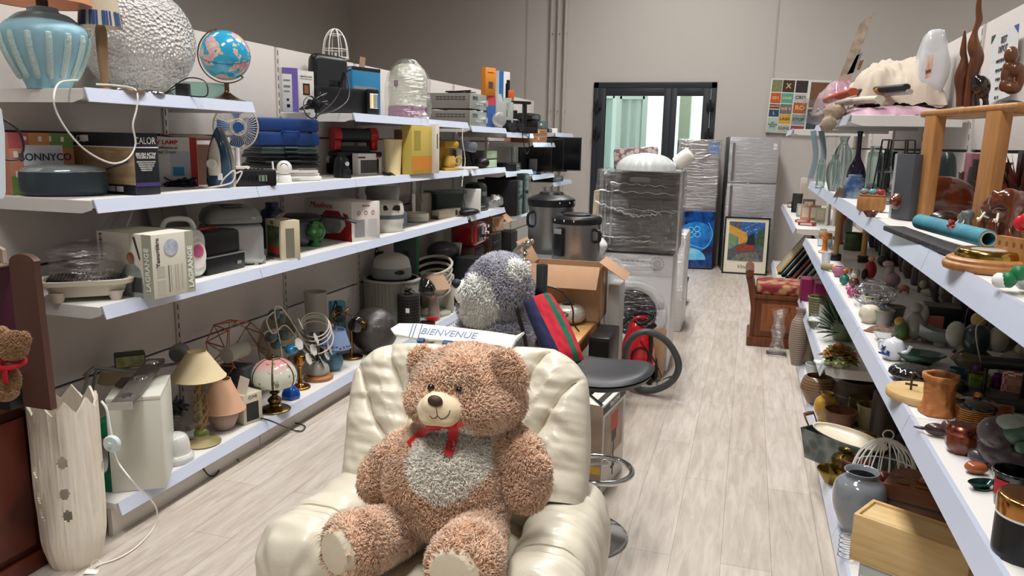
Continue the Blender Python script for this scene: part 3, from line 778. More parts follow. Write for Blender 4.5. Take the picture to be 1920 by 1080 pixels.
cord('power_cable',[(p.x,p.y,max(p.z,0.006)) for p in[oy(x,y,Y) for x,y,Y in((1200,640,5.02),(1222,668,5.0),(1236,695,5.0),(1240,708,4.97))]]+[tuple(oz(1232,716,0.006)),tuple(oz(1262,705,0.006)),tuple(oz(1266,716,0.006))],0.004,M_BLACK,label='black mains cable trailing from the red vacuum cleaner',cat='cable')
b=B(); q=oz(1222,706,0); b.box((q.x,q.y+0.02,0.17),(0.16,0.012,0.34),0.004,rot=(-0.12,0,0)); one('cardboard_sheet',b,M_CARD,'brown cardboard sheet leaning on the washing machine behind the vacuum','cardboard')
b=B(); q=oy(1200,610,5.12); b.tube(smoothpts([q+V(p) for p in((-0.12,0,0),(-0.06,0.02,0.05),(0.0,0.0,0.01),(0.08,0.02,0.06),(0.02,0.03,0.085),(-0.08,0.03,0.05))]),0.013,10); b.box(q+V((0.06,0,-0.02)),(0.12,0.03,0.035),0.01,rot=(0,-0.7,0))
one('vacuum_tube',b,M_BLACK,'black curved vacuum handle lying behind the red vacuum cleaner','vacuum handle')
wx=(oz(1256,705,0)); wz=0.85
ws=T('washing_machine','white front loading washing machine wrapped in film under the dark oven','washing machine',(wx.x-0.325,wx.y+0.03,0),0.03)
b=B(); b.bx(-0.30,0.30,0,0.56,0.02,wz,0.012); b.bx(-0.28,0.28,0.02,0.5,0,0.02); obj('cabinet',b,M_WHITE,ws)
b=B(); b.bx(-0.298,0.298,-0.006,0.01,0.70,0.845,0.004); obj('control_panel',b,mat('#ececeb',0.4),ws)
b=B(); b.bx(-0.285,-0.12,-0.011,0,0.715,0.83,0.004); obj('detergent_drawer',b,M_WHITE,ws)
b=B(); b.cyl((0.19,-0.03,0.785),(0.19,0,0.785),0.028,seg=24); obj('programme_dial',b,mat('#c9cacb',0.3),ws)
b=B()
for k in range(16):a=2*PI*k/16; b.box((0.19+0.045*math.cos(a),-0.007,0.785+0.045*math.sin(a)),(0.006,0.002,0.006))
for k in range(5):b.box((-0.05+0.035*k,-0.007,0.80),(0.02,0.002,0.004))
obj('panel_print',b,mat('#55565a',0.5),ws)
b=B(); b.lathe(prof([(0.235,0),(0.24,0.02),(0.23,0.04),(0.20,0.048),(0.17,0.035),(0.165,0.01)]),(0.04,0,0.43),64,(PI/2,0,0)); dd=obj('porthole_door',b,mat('#e3e3e2',0.3),ws)
b=B(); b.lathe(prof([(0.167,0.02),(0.15,0.03),(0.10,0.045),(0.0,0.05)]),(0.04,0,0.43),48,(PI/2,0,0)); obj('door_glass',b,mat('#26292c',0.1,coat=0.5),dd)
b=B(); b.ell((0.235,-0.045,0.50),(0.022,0.008,0.032),16); obj('door_handle',b,mat('#c8c8c2',0.3),dd)
b=B(); b.bx(-0.303,0.303,-0.058,0.57,0.0,0.86,0.03); obj('stretch_film',b,clearfilm(0.10,0.15),ws)
ovn=T('built_in_oven','dark oven wrapped in shiny film standing on the washing machine','oven',(ws.location.x+0.045,ws.location.y,wz+0.012),0.03)
ow=0.275; oh=height_at(ws.location+V((0,0,0)),1210,322)-wz-0.012
b=B(); b.bx(-ow,ow,0,0.52,0,oh,0.006); obj('oven_body',b,mat('#6f7073',0.35,0.6),ovn)
b=B(); b.bx(-ow+0.045,ow-0.005,-0.022,0,0.01,oh-0.01,0.004); f_=obj('oven_door',b,mat('#3e3e40',0.22,var=0.3,vs=3,stretch=(1,1,6)),ovn)
b=B(); b.bx(ow-0.125,ow-0.012,-0.026,-0.02,0.012,oh-0.012,0.002); obj('black_glass_strip',b,mat('#0e0e10',0.1),f_)
b=B(); b.bx(ow-0.008,ow+0.006,-0.036,0,0.0,oh,0.003); obj('side_trim',b,metal('#d8d8d6',0.25),ovn)
b=B(); b.bx(-ow,-ow+0.03,-0.03,0.0,0.0,oh,0.004); b.cyl((-ow+0.09,-0.035,0.05),(-ow+0.09,-0.035,oh-0.08),0.010); b.cyl((-ow+0.045,-0.03,0.02),(-ow+0.045,-0.03,oh-0.05),0.008); obj('handle_bar',b,M_STEEL,ovn)
b=B(); b.ell((0.0,-0.024,oh-0.055),(0.07,0.006,0.018),24,e=0.5); obj('recessed_grip',b,mat('#8a8b8c',0.3),ovn)
for k in range(4):
 b=B(); b.box((ow-0.10+0.02*k,-0.027,0.06+0.05*k),(0.008,0.002,0.012)); obj('indicator',b,mat('#9aa0a4',0.4),f_)
def crumple(name,w,d,h,parent,a=0.3,seed=0,amp=0.012,loc=(0,0,0),tint='#ffffff'):
 """loose creased film around a box"""
 b=B(); b.bx(-w/2,w/2,0,d,0,h,0.02)
 bmesh.ops.subdivide_edges(b.bm,edges=b.bm.edges[:],cuts=9,use_grid_fill=True)
 for v in b.bm.verts:
  q=v.co; v.co=q+V((noise.noise(V((q.x*6+seed,q.y*6,q.z*14))),noise.noise(V((q.x*6,q.y*6+seed+9,q.z*14)))-0.4,noise.noise(V((q.x*9,q.z*9,seed)))*0.3))*amp
 return obj(name,b,clearfilm(a,0.08,tint),parent,loc,ang=25)
crumple('stretch_film',0.59,0.54,oh+0.01,ovn,0.16,3,0.02,(0,-0.04,0.002))
b=B()
for i in range(14):
 x0=-0.30+0.02*i;
for(z,zz,x0,x1,r) in((oh*0.62,oh*0.45,-0.30,-0.02,0.008),(oh*0.45,oh*0.50,-0.02,0.16,0.006),(oh*0.76,oh*0.74,-0.28,0.24,0.004),(oh*0.86,oh*0.83,-0.2,0.2,0.003),(oh*0.15,oh*0.15,-0.16,0.12,0.003),(oh*.55,oh*.52,-.25,.25,.003)):
 pts=[V((x0+(x1-x0)*t,-0.052+0.004*math.sin(t*23),z+(zz-z)*t+0.006*math.sin(t*31))) for t in(k/24 for k in range(25))]
 b.tube(pts,[r*(0.5+0.5*abs(math.sin(k*1.7))) for k in range(25)],6)
obj('film_creases',b,clearfilm(0.5,0.12),ovn)
oz_=wz+0.012+oh+0.012
c,r,h=rnd(1211,322,287,54,oz_)
b=B(); n=18
b.lathe(prof([(r,0.0),(r*1.0,0.012),(r*0.90,h*0.5),(r*0.6,h*0.85),(r*0.15,h),(0.002,h*1.02)]),seg=108,wob=lambda a,z:1+0.035*abs(math.sin(a*n/2)))
one('fluted_shade',b,mat('#c9cccb',0.3),'grey fluted dome lampshade wrapped on top of the dark oven','lampshade',(c.x,c.y,oz_))
b=B(); q=V((c.x-0.10,c.y+0.22,oz_)); b.box((0,0,0.075),(0.30,0.10,0.15),0.02,rot=(0,-0.08,0)); one('patterned_pillow_pack',b,mat('#7d6468',0.8,col2='#c8b6b0',vs=30,kind='voronoi',sharp=0.6),'small patterned fabric cushion pack behind the fluted dome','cushion',q)
q=V((c.x+0.235,c.y+0.12,oz_)); b=B(); b.lathe(prof([(0.045,0),(0.05,0.02),(0.05,0.10),(0.035,0.12),(0.0,0.125)]),seg=24,rot=(0,0.9,0),c=(-0.05,0,0.045)); b.box((-0.05,0,0.006),(0.08,0.08,0.012)); one('white_plastic_tub',b,mat('#e6e3da',0.4),'tilted white plastic tub at the right of the fluted dome','tub',q)
l,rz,w,h=fit((1114,500),(1142,500),0.0,358)
q=oy(1126,440,6.5); zt=oy(1126,358,6.5).z
b=B(); b.prism([(-0.11,0),(0.14,0),(0.12,zt),(-0.07,zt)],-0.2,0.2,rot=(PI/2,0,0)); one('beige_cabinet',b,mat('#cfbd9f',0.6),'beige tapered cabinet left of the wrapped oven','cabinet',(q.x,6.7,0))
q=oz(1272,573,0)
b=B(); b.bx(-0.10,0.0,0,0.3,0,0.25,0.006); b.bx(-0.11,0.01,-0.01,0.31,0.22,0.255,0.004)
one('crate',b,mat('#1e3352',0.45),'dark blue plastic crate on the floor behind the washing machine','crate',(q.x+0.06,q.y-0.02,0))
b=B(); b.bx(-0.25,0.25,0,0.5,0,0.85,0.012); p=one('wrapped_appliance',b,M_WHITE,'white wrapped appliance just behind the washing machine','appliance',(oy(1279,560,6.7).x-.25,6.7,0)); crumple('stretch_film',0.51,0.53,0.86,p,0.25,5,0.015,(0,-0.015,0))
def fridge(label,pl,pr,ytop,d,mats,split,kind,hx):
 m_,rz,w,h=fit(pl,pr,0.0,ytop)
 f=T('fridge_freezer',label,'fridge',(m_.x,m_.y,0),rz,'wrapped fridges by the far wall')
 b=B(); b.bx(-w/2,w/2,0.03,d,0.0,h,0.008); obj('cabinet',b,mats[1],f)
 for z0,z1 in((0.02,split*h-0.006),(split*h+0.006,h)):
  b=B(); b.bx(-w/2,w/2,0,0.045,z0,z1,0.01); dr=obj('door',b,mats[0],f)
  if kind:
   b=B(); zz=(split*h+0.03,split*h+0.50) if z0>0.1 else(split*h-0.75,split*h-0.03)
   b.cyl((-w/2+0.05,-0.035,zz[0]),(-w/2+0.05,-0.035,zz[1]),0.014,seg=16); b.box((-w/2+0.05,-0.015,zz[0]+0.03),(0.015,0.04,0.02)); b.box((-w/2+0.05,-0.015,zz[1]-0.03),(0.015,0.04,0.02)); obj('door_handle',b,M_STEEL,dr)
 return f,w,h
f1,w1,h1=fridge('dark steel fridge with glowing jellyfish lower door, wrapped in film',(1262,503),(1334,506),262,0.50,(mat('#8d8b8b',0.35,0.5,var=0.1,vs=20,stretch=(1,1,10)),mat('#3a3a3c',0.5)),0.475,0,0)
def jelly_mat():
 m=bpy.data.materials.new('jellyfish_print'); m.use_nodes=True; N=m.node_tree.nodes; L=m.node_tree.links; p=N['Principled BSDF']; p.inputs['Roughness'].default_value=0.15
 tc=N.new('ShaderNodeTexCoord'); n=N.new('ShaderNodeTexNoise'); n.inputs['Scale'].default_value=5; n.inputs['Detail'].default_value=5; n.inputs['Distortion'].default_value=1.5
 L.new(tc.outputs['Object'],n.inputs['Vector']); r=N.new('ShaderNodeValToRGB'); r.color_ramp.elements[0].color=srgb('#04103c'); r.color_ramp.elements[0].position=0.35; r.color_ramp.elements[1].color=srgb('#1468c8'); r.color_ramp.elements[1].position=0.75
 L.new(n.outputs['Fac'],r.inputs['Fac']); L.new(r.outputs['Color'],p.inputs['Base Color']); return m
b=B(); zt=0.475*h1-0.012; b.bx(-w1/2+0.004,w1/2-0.004,-0.003,0.0,0.03,zt); jp=obj('jellyfish_print',b,jelly_mat(),f1)
def halfdisc(cx,cz,rx,rz_,a0,y,mi_,name,d0=-PI/2,d1=PI/2,parent=None):
 P=[(cx+rx*math.cos(t)*math.cos(a0)-rz_*math.sin(t)*math.sin(a0),cz+rx*math.cos(t)*math.sin(a0)+rz_*math.sin(t)*math.cos(a0)) for t in(d0+(d1-d0)*k/30 for k in range(31))]
 b=B(); b.loops([[V((x,y,z)) for x,z in P],[V((x,y-0.001,z)) for x,z in P]]); return obj(name,b,mi_,parent)
halfdisc(0.0,0.42,0.24,0.20,0.3,-0.003,mat('#0f55b8',0.2,col2='#2f9be8',vs=7),'jellyfish_bell',0,2*PI,jp)
halfdisc(-0.06,0.12,0.22,0.16,0.05,-0.0045,mat('#37b5ee',0.2,col2='#9be3fb',vs=6),'jellyfish_bell',0,PI,jp)
b=B()
for(x,z) in((-0.03,0.52),(0.05,0.53),(-0.02,0.45),(0.06,0.46)):b.ring((x-0.02,-0.005,z),0.034,0.005,20,(PI/2,0,0))
b.tube(smoothpts([(0.20,-0.005,0.36),(0.23,-0.005,0.48),(0.17,-0.005,0.62)]),0.004); b.tube(smoothpts([(-0.24,-0.005,0.24),(-0.1,-0.005,0.33),(0.12,-0.005,0.28),(0.2,-0.005,0.36)]),0.004)
obj('jellyfish_rings',b,mat('#7fe0f8',0.3),jp)
b=B(); b.bx(w1/2-0.13,w1/2-0.01,-0.003,0.0,h1-0.17,h1-0.03); lb=obj('energy_label',b,mat('#2a78b8',0.4),f1); text('A+',0.03,lb,(w1/2-0.07,-0.0035,h1-0.07),FR,M_WHITE)
crumple('stretch_film',w1+0.03,0.52,h1*0.56,f1,0.22,8,0.02,(0,-0.02,h1*0.45))
f2,w2,h2=fridge('light steel double door fridge wrapped in film beside the framed poster',(1352,508),(1442,512),256,0.50,(mat('#b7b8bb',0.38,0.35,var=0.08,vs=20,stretch=(1,1,10)),mat('#55565a',0.5)),0.665,1,0)
crumple('stretch_film',w2+0.03,0.53,h2*0.80,f2,0.16,11,0.02,(0,-0.03,h2*0.20))
b=B(); b.bx(w2/2-0.07,w2/2-0.03,-0.003,0.0,h2-0.11,h2-0.08); b.bx(w2/2-0.07,w2/2-0.03,-0.003,0.0,h2-0.15,h2-0.12); obj('sticker',b,mat('#f2f2f2',0.5),f2)
pm,prz,pw,ph=fit((1353,509),(1437,514),0.0,404)
pm=pm+V((0,-0.13,0)); pr_=T('framed_poster','black framed poster of a yellow cafe awning at night leaning against the fridge','picture',(pm.x,pm.y,0.0),(-0.09,0,prz))
b=B()
for(x0,x1,z0,z1) in((-pw/2,-pw/2+0.02,0,ph),(pw/2-0.02,pw/2,0,ph),(-pw/2,pw/2,0,0.02),(-pw/2,pw/2,ph-0.02,ph)):b.bx(x0,x1,0,0.025,z0,z1,0.002)
b.bx(-pw/2+0.01,pw/2-0.01,0.015,0.024,0.01,ph-0.01); obj('frame',b,M_BLACK,pr_)
b=B(); b.bx(-pw/2+0.018,pw/2-0.018,0.010,0.014,0.018,ph-0.018); ps=obj('poster',b,mat('#e9e2cd',0.5),pr_)
def art(name,poly,m,y=0.009,t=0.0012):
 b=B(); b.loops([[V((x,y,z)) for x,z in poly],[V((x,y-t,z)) for x,z in poly]]); return obj(name,b,m,ps)
U=lambda u:-pw/2+0.06+u*(pw-0.12); W_=lambda v:0.17+v*(ph-0.23)
def AP(name,pts,c,y,c2=None):art(name,[(U(u),W_(v)) for u,v in pts],mat(c,0.6,col2=c2,vs=24) if c2 else mat(c,0.6),y)
AP('print_ground',[(0,0),(1,0),(1,1),(0,1)],'#3a4b63',0.0095,'#6b675d')
AP('print_sky',[(0.35,0.55),(1,0.6),(1,1),(0.35,1)],'#1f4d8f',0.0085,'#3b74b6')
AP('print_awning',[(0,0.92),(0.5,0.72),(0.55,0.50),(0.3,0.42),(0,0.60)],'#d9a94d',0.0078,'#c78e3a')
AP('print_wall',[(0,0.25),(0.28,0.42),(0.28,0.6),(0,0.7)],'#3f7d8a',0.0072,'#8fa04d')
AP('print_terrace',[(0.2,0.22),(0.75,0.28),(0.7,0.42),(0.3,0.42)],'#a8442e',0.0066,'#7b3a2c')
AP('print_house',[(0.75,0.45),(1,0.38),(1,0.85),(0.82,0.78)],'#4c6b3d',0.0066,'#2c3f38')
AP('print_house',[(0.5,0.42),(0.75,0.42),(0.72,0.72),(0.56,0.66)],'#20262f',0.0062)
AP('print_street',[(0.1,0),(0.95,0),(0.8,0.25),(0.3,0.2)],'#4a4b52',0.0066,'#8a867a')
b=B()
for k in range(16):x,z=U(0.45+0.5*random.random()),W_(0.72+0.26*random.random()); b.box((x,0.007,z),(0.008,0.001,0.008))
obj('print_stars',b,mat('#e8e6c8',0.6),ps)
text('Vincent',0.07,ps,(0.01,0.0095,0.095),FR,mat('#26231e',0.6),shear=0.35)
# ===== left shelving: goods
def chk(tag,x,x0=-2.82,x1=-2.31):
 if not(x0<=x<=x1):print('OUT',tag,round(x,3))
def R(xc,yb,yt,rpx,z,tag=''):
 c,r,h=rnd(xc,yb,yt,rpx,z); chk('R %s %s'%(xc,yb),c.x,-2.86+r,-2.28); return c,r,h
def Fx(l,r,z,yt):
 m,rz,w,h=fit(l,r,z,yt); chk('F %s'%(l,),m.x); return m,rz,w,h
def hi(x,yb,X,z):
 """a spot on a shelf above eye level: the point at depth X seen in column x, on height z"""
 v=wray(x,yb); t=(X-EYE.x)/v.x
 return V((X,EYE.y+v.y*t,z))
W1=mat('#ece9e4',0.4,name='white_plastic'); WP=mat('#f0eee9',0.6,name='white_card'); BK=mat('#141417',0.38,name='black_case')
DG=mat('#2b2e31',0.45,name='dark_grey_plastic'); GR=mat('#8d8f8f',0.4,name='grey_plastic'); SV=mat('#b5b7b6',0.35,0.55,name='silver_plastic')
BE=mat('#cfc6b4',0.45,name='beige_plastic'); BR=mat('#8a6a3e',0.28,1.0,name='old_brass'); CP=mat('#b2705a',0.3,1.0,name='copper_wire')
RED=mat('#b81a20',0.3,coat=0.4,name='red_plastic'); NV=mat('#1c3f7c',0.4,name='navy_case')
CLR=mat('#f2f6f6',0.04,trans=0.92,ior=1.12,name='clear_plastic')
CLG=mat('#eef5f4',0.02,trans=1.0,ior=1.3,name='clear_glass')
Z3,Z2,Z1,Z0=1.76,1.355,0.95,0.145
# ---- top shelf, near bay
p=hi(87,100,-2.55,Z3); r=msz(73,p+V((0,0,0.15)))
H=height_at(p,87,14)-Z3
lp=T('table_lamp','large pale blue ceramic urn lamp with orange shade on the top left shelf','lamp',p)
M_BLUE=mat('#86b7cc',0.45,name='blue_ceramic',col2='#9cc4cf',vs=2)
b=B(); b.lathe(prof([(r*0.50,0),(r*0.52,0.01),(r*0.62,H*0.15),(r*0.86,H*0.40),(r*1.0,H*0.62),(r*0.99,H*0.72),(r*0.86,H*0.80),(r*0.80,H*0.82),(r*0.60,H*0.90),(r*0.38,H*0.94),(r*0.34,H*0.99),(r*0.2,H)]),seg=72,wob=lambda a,z:1+(0.012*math.cos(a*14) if 0.1<z<H*0.7 else 0))
obj('urn',b,M_BLUE,lp)
for k in range(14):
 a=2*PI*(k+0.5)/14; b=B()
 pts=[V((q*math.cos(a),q*math.sin(a),zz)) for q,zz in((r*0.60,H*0.12),(r*0.75,H*0.26),(r*0.90,H*0.43),(r*0.985,H*0.58),(r*0.985,H*0.66))]
 b.tube(smoothpts(pts,4),[0.006]+[0.012]*15+[0.007],8,flat=(1,1)); obj('raised_panel',b,mat('#b4cbc9',0.6,bump=0.5,bs=90),lp)
b=B(); b.cyl((0,0,H*0.99),(0,0,H+0.10),0.011); b.cyl((0,0,H-0.01),(0,0,H+0.025),0.02); obj('stem',b,mat('#3a2622',0.4),lp)
b=B(); rs=r*1.15
b.lathe([(rs,H+0.012),(rs*0.75,H+0.22),(rs*0.74,H+0.22),(rs*0.985,H+0.014)],seg=48,caps=False); obj('lampshade',b,mat('#c98a68',0.8),lp)
p=hi(196,150,-2.44,Z3); H=height_at(p,190,45)-Z3
lp=T('table_lamp','slim wooden table lamp with blue striped fabric shade on the top left shelf','lamp',p)
b=B(); b.lathe(prof([(0.045,0),(0.045,0.008),(0.014,0.015),(0.013,0.03),(0.019,0.12),(0.021,H-0.03),(0.012,H)]),seg=24); obj('stem',b,mat('#a88b6e',0.5,col2='#8e7256',kind='wave',vs=3),lp)
rs=msz(37,p); b=B(); b.lathe([(rs,H-0.012),(rs*0.83,H+0.10),(rs*0.82,H+0.10),(rs*0.985,H-0.012)],seg=40,caps=False); sh=obj('lampshade',b,mat('#c9bda6',0.9,bump=0.3,bs=300),lp)
b=B()
for k in range(40):
 a=2*PI*k/40; q0=rs*1.015; q1=rs*0.945
 if k%4==3:continue
 w_=0.05 if k%3 else 0.09
 b.quad([(q0*math.cos(a-w_),q0*math.sin(a-w_),H-0.011),(q0*math.cos(a+w_),q0*math.sin(a+w_),H-0.011),(q1*math.cos(a+w_),q1*math.sin(a+w_),H+0.042),(q1*math.cos(a-w_),q1*math.sin(a-w_),H+0.042)])
obj('blue_stripes',b,mat('#2c4a7c',0.8),sh)
p=hi(262,120,-2.60,Z3); r=msz(100,p)
ball=T('globe_lamp','very large clear bubbled acrylic ball lamp on the top left shelf','lamp',p)
def bub():
 m=bpy.data.materials.new('bubbled_acrylic'); m.use_nodes=True; N=m.node_tree.nodes; L=m.node_tree.links; q=N['Principled BSDF']
 q.inputs['Base Color'].default_value=srgb('#f6f4f1'); q.inputs['Roughness'].default_value=0.15; q.inputs['Transmission Weight'].default_value=0.25; q.inputs['IOR'].default_value=1.15
 q.inputs['Specular IOR Level'].default_value=1.0; q.inputs['Coat Weight'].default_value=0.8; q.inputs['Coat Roughness'].default_value=0.05
 tc=N.new('ShaderNodeTexCoord'); v=N.new('ShaderNodeTexVoronoi'); v.inputs['Scale'].default_value=70; L.new(tc.outputs['Object'],v.inputs['Vector'])
 bp=N.new('ShaderNodeBump'); bp.inputs['Strength'].default_value=1.0; bp.inputs['Distance'].default_value=0.02; L.new(v.outputs['Distance'],bp.inputs['Height']); L.new(bp.outputs['Normal'],q.inputs['Normal']); L.new(bp.outputs['Normal'],q.inputs['Coat Normal'])
 return m
b=B(); b.ell((0,0,r*1.0),r,64); obj('acrylic_ball',b,bub(),ball)
b=B(); b.cyl((0,0,0.02),(0,0,r*0.9),0.02); b.lathe([(0.07,0),(0.06,0.03)],seg=24); obj('lamp_holder',b,M_CHROME,ball)
p=hi(424,140,-2.46,Z3)
g=T('world_globe','blue world globe on a brass stand at the end of the top left shelf','globe',p)
cz=height_at(p,420,104)-Z3; r=msz(45.5,p+V((0,0,cz)))
def globe_mat():
 m=bpy.data.materials.new('globe_map'); m.use_nodes=True; N=m.node_tree.nodes; L=m.node_tree.links; q=N['Principled BSDF']
 q.inputs['Roughness'].default_value=0.16; q.inputs['Coat Weight'].default_value=0.6
 tc=N.new('ShaderNodeTexCoord'); n=N.new('ShaderNodeTexNoise'); n.inputs['Scale'].default_value=15; n.inputs['Detail'].default_value=6; n.inputs['Roughness'].default_value=0.55
 mp=N.new('ShaderNodeMapping'); mp.inputs['Location'].default_value=(0.31,0.12,0.07); L.new(tc.outputs['Object'],mp.inputs['Vector']); L.new(mp.outputs['Vector'],n.inputs['Vector'])
 r1=N.new('ShaderNodeValToRGB'); e=r1.color_ramp.elements; e[0].position=0.52; e[0].color=srgb('#2c9fc6'); e[1].position=0.532; e[1].color=srgb('#7fc4d4')
 for pos,c in((0.545,'#e9c98e'),(0.58,'#e7a0a6'),(0.63,'#c9a5cf'),(0.68,'#e4d48c'),(0.74,'#93c18e')):x=e.new(pos); x.color=srgb(c)
 L.new(n.outputs['Fac'],r1.inputs['Fac']); L.new(r1.outputs['Color'],q.inputs['Base Color']); return m
tilt=Euler((0.0,0.41,0.6)).to_matrix()
b=B(); b.ell((0,0,0),r,48); sp=obj('map_sphere',b,globe_mat(),g,(0,0,cz),tuple(Euler((0.35,0.25,0))))
b=B(); b.ring((0,0,0),r*1.002,0.0012,64,k=6); obj('equator_line',b,mat('#1b4965',0.4),sp)
ax=(oy(470,100,p.y)-oy(420,100,p.y)).normalized(); up=V((0,0,1)); C0=V((0,0,cz)); ax=V((ax.x,0.6,0)).normalized()
ax=V((0.93,0.37,0))
b=B(); pts=[C0+ax*(math.cos(t)*r*1.10)+up*(math.sin(t)*r*1.10) for t in(math.radians(d) for d in range(108,309,8))]
b.tube(pts,0.0065,8,flat=(1,0.45)); b.cyl(pts[0],C0+(pts[0]-C0)*0.88,0.005); b.cyl(pts[-1],C0+(pts[-1]-C0)*0.88,0.005); obj('meridian_arm',b,BR,g)
b=B(); b.lathe(prof([(r*0.80,0),(r*0.80,0.008),(r*0.55,0.018),(r*0.28,0.035),(0.012,0.055),(0.012,max(cz-r*1.08,0.06))]),seg=40); obj('foot',b,mat('#6d5a42',0.25,0.9),g)
b=B(); P=hi(242,150,-2.38,Z3); b.box((0,0,0.012),(0.09,0.05,0.012),0.005,rot=(0.5,0,0.3)); b.ring((0,0,0.025),0.03,0.003,24,rot=(1.2,0,0)); one('shaving_mirror',b,M_CHROME,'small chrome mirror lying at the foot of the striped lamp','mirror',P,0.5)
P=hi(282,165,-2.36,Z3); b=B(); b.lathe(prof([(0.055,0),(0.052,0.01),(0.035,0.022),(0.004,0.028),(0.004,0.036),(0.0,0.037)]),seg=32); one('pot_lid',b,M_CHROME,'small shiny chrome lid on the edge of the top left shelf','lid',P)
P=hi(232,160,-2.37,Z3); b=B(); b.lathe([(0.075,0),(0.078,0.006)],seg=32); one('wooden_disc',b,mat('#b49579',0.5),'thin tan disc at the shelf edge beside the striped lamp','disc',P)
P=hi(343,165,-2.37,Z3); b=B(); b.box((0,0,0.03),(0.055,0.04,0.06),0.006); ad=one('power_adapter',b,BK,'black mains adapter with tangled lead in front of the globe','adapter',P,0.3)
cord('lead',[(0.0,0,0.05),(-0.04,-0.02,0.03),(-0.09,0.0,0.006),(-0.05,0.03,0.05),(0.02,0.02,0.085),(0.09,0.02,0.07),(0.10,0.0,0.01),(0.04,-0.03,0.006)],0.003,M_BLACK,ad)
P=hi(368,150,-2.70,Z3); b=B(); b.lathe(prof([(0.05,0),(0.10,0.02),(0.15,0.07),(0.155,0.09),(0.148,0.09),(0.09,0.025),(0.0,0.01)]),seg=40); one('glass_bowl',b,mat('#cfe6e0',0.05,trans=0.8,ior=1.2),'green tinged glass bowl behind the world globe','bowl',P)
cpts=[(145,150,-2.38),(112,155,-2.36),(101,180,-2.29),(106,210,-2.29),(130,250,-2.285),(165,285,-2.285),(210,306,-2.285),(240,297,-2.285),(254,270,-2.285),(249,235,-2.285),(256,205,-2.285),(258,180,-2.29),(250,166,-2.33),(215,160,-2.38),(180,158,-2.42)]
cord('hanging_cable',[tuple(ox(x,y,X)) for x,y,X in cpts],0.0035,mat('#d9d6cf',0.5),label='white mains cable looping down from the top left shelf edge',cat='cable')
# ---- second shelf, near bay
m,rz,w,h=Fx((20,366),(141,361),Z2+0.002,248)
MC=[mat(c,0.6) for c in('#c8866a','#bf5f62','#c98d55','#6d8f4e','#d7d9e2','#eceae6','#5a5a8a')]
bx_=carton('toy_box','orange, pink and green printed box at the left end of the second shelf','box',m+V((-0.01,0.02,0)),rz,w,0.08,h,MC,[('F',0,.75,.3,1,1),('F',.3,.75,.62,1,2),('F',.62,.75,1,1,3),('F',0,0,0.2,0.3,3),('F',0.2,.26,.82,.80,4),('F',.22,.88,.27,.94,5),('F',.45,.86,.5,.94,5),('F',.62,.86,.65,.95,5),('F',.8,.86,.85,.94,5),('F',.06,.60,.12,.70,5),('F',.07,.28,.13,.38,5)])
text('BONNYCO',0.040,bx_,(0.01,-0.0022,h*0.60),FR,mat('#2d3c4f',0.5),bold=0.0006)
c,r,h=R(122,370,308,72,Z2)
gl=T('table_grill','oval black lidded table grill in front of the colourful box on the second shelf','grill',(c.x+0.035,c.y-0.03,Z2),0.75)
b=B(); b.lathe(prof([(r*.8,0.0),(r*0.95,0.01),(r,h*0.25),(r,h*0.72),(r*0.96,h*0.8)]),seg=56,sy=0.62); obj('grill_body',b,mat('#2d3a42',0.35,name='blue_black_enamel'),gl)
b=B(); b.lathe(prof([(r*.99,h*0.78),(r*0.97,h*0.84),(r*0.8,h*0.97),(r*0.4,h*1.02),(0,h*1.03)]),seg=56,sy=0.62,wob=lambda a,z:1+0.01*math.sin(a*9)); obj('clear_lid',b,mat('#aab4b8',0.08,0.6),gl)
m,rz,w,h=Fx((133,357),(256,366),Z2+0.002,248)
CAL=[mat('#1d2129',0.4),mat('#c9b08a',0.6,col2='#8a6f4e',vs=7,stretch=(1,1,3)),mat('#e8e8ea',0.5),mat('#4a3d78',0.35),mat('#efd9c4',0.6),mat('#5b3f2c',0.5,col2='#b08c5c',vs=10)]
cb=carton('hair_brush_box','black hair styling brush box with blonde woman printed on the second shelf','box',m+V((0.0,0.0,0)),rz,w,0.115,h,CAL,[('F',0,.03,1,.78,1),('F',0,.765,1,.785,2),('F',.22,.86,.34,.96,2),('F',.02,0.03,.3,.25,0),('F',.3,.0,1,.16,0),('F',.6,.04,.7,.13,2),('F',.72,.04,.82,.13,2),('R',0,.765,1,.785,2),('R',.02,.14,1,.2,3)])
text('CALOR',0.040,cb,(-w*0.36,-0.003,h*0.89),FR,WP); text('CALOR',0.040,cb,(w/2+0.001,0.055,h*0.88),RT,WP,sx=0.75)
text('BRUSH ACTIV',0.019,cb,(w/2+0.001,0.055,h*0.66),RT,WP,sx=0.8); text('VOLUME & SHINE',0.014,cb,(w/2+0.001,0.055,h*0.61),RT,WP,sx=0.8)
for k in range(5):text('PRESENTATION DU PRODUIT'[:19-k*2],0.008,cb,(w/2+0.001,0.055,h*(0.54-0.035*k)),RT,WP)
def ink(parent,name,pts,col,y,w,h,c2=None):
 b=B(); b.loops([[V(((u-0.5)*w,y,v*h)) for u,v in pts],[V(((u-0.5)*w,y-0.0006,v*h)) for u,v in pts]])
 return obj(name,b,mat(col,0.55,col2=c2,vs=14) if c2 else mat(col,0.55),parent)
circ=lambda cu,cv,ru,rv,n=20:[(cu+ru*math.cos(2*PI*k/n),cv+rv*math.sin(2*PI*k/n)) for k in range(n)]
ink(cb,'printed_face',circ(.16,.52,.11,.19),'#d9b89c',-0.0022,w,h)
ink(cb,'printed_hair',[(.0,.3),(.0,.75),(.3,.77),(.8,.7),(.45,.6),(.28,.65),(.24,.4),(.3,.2),(.2,.25)],'#c7a777',-0.0032,w,h,'#9b7a50')
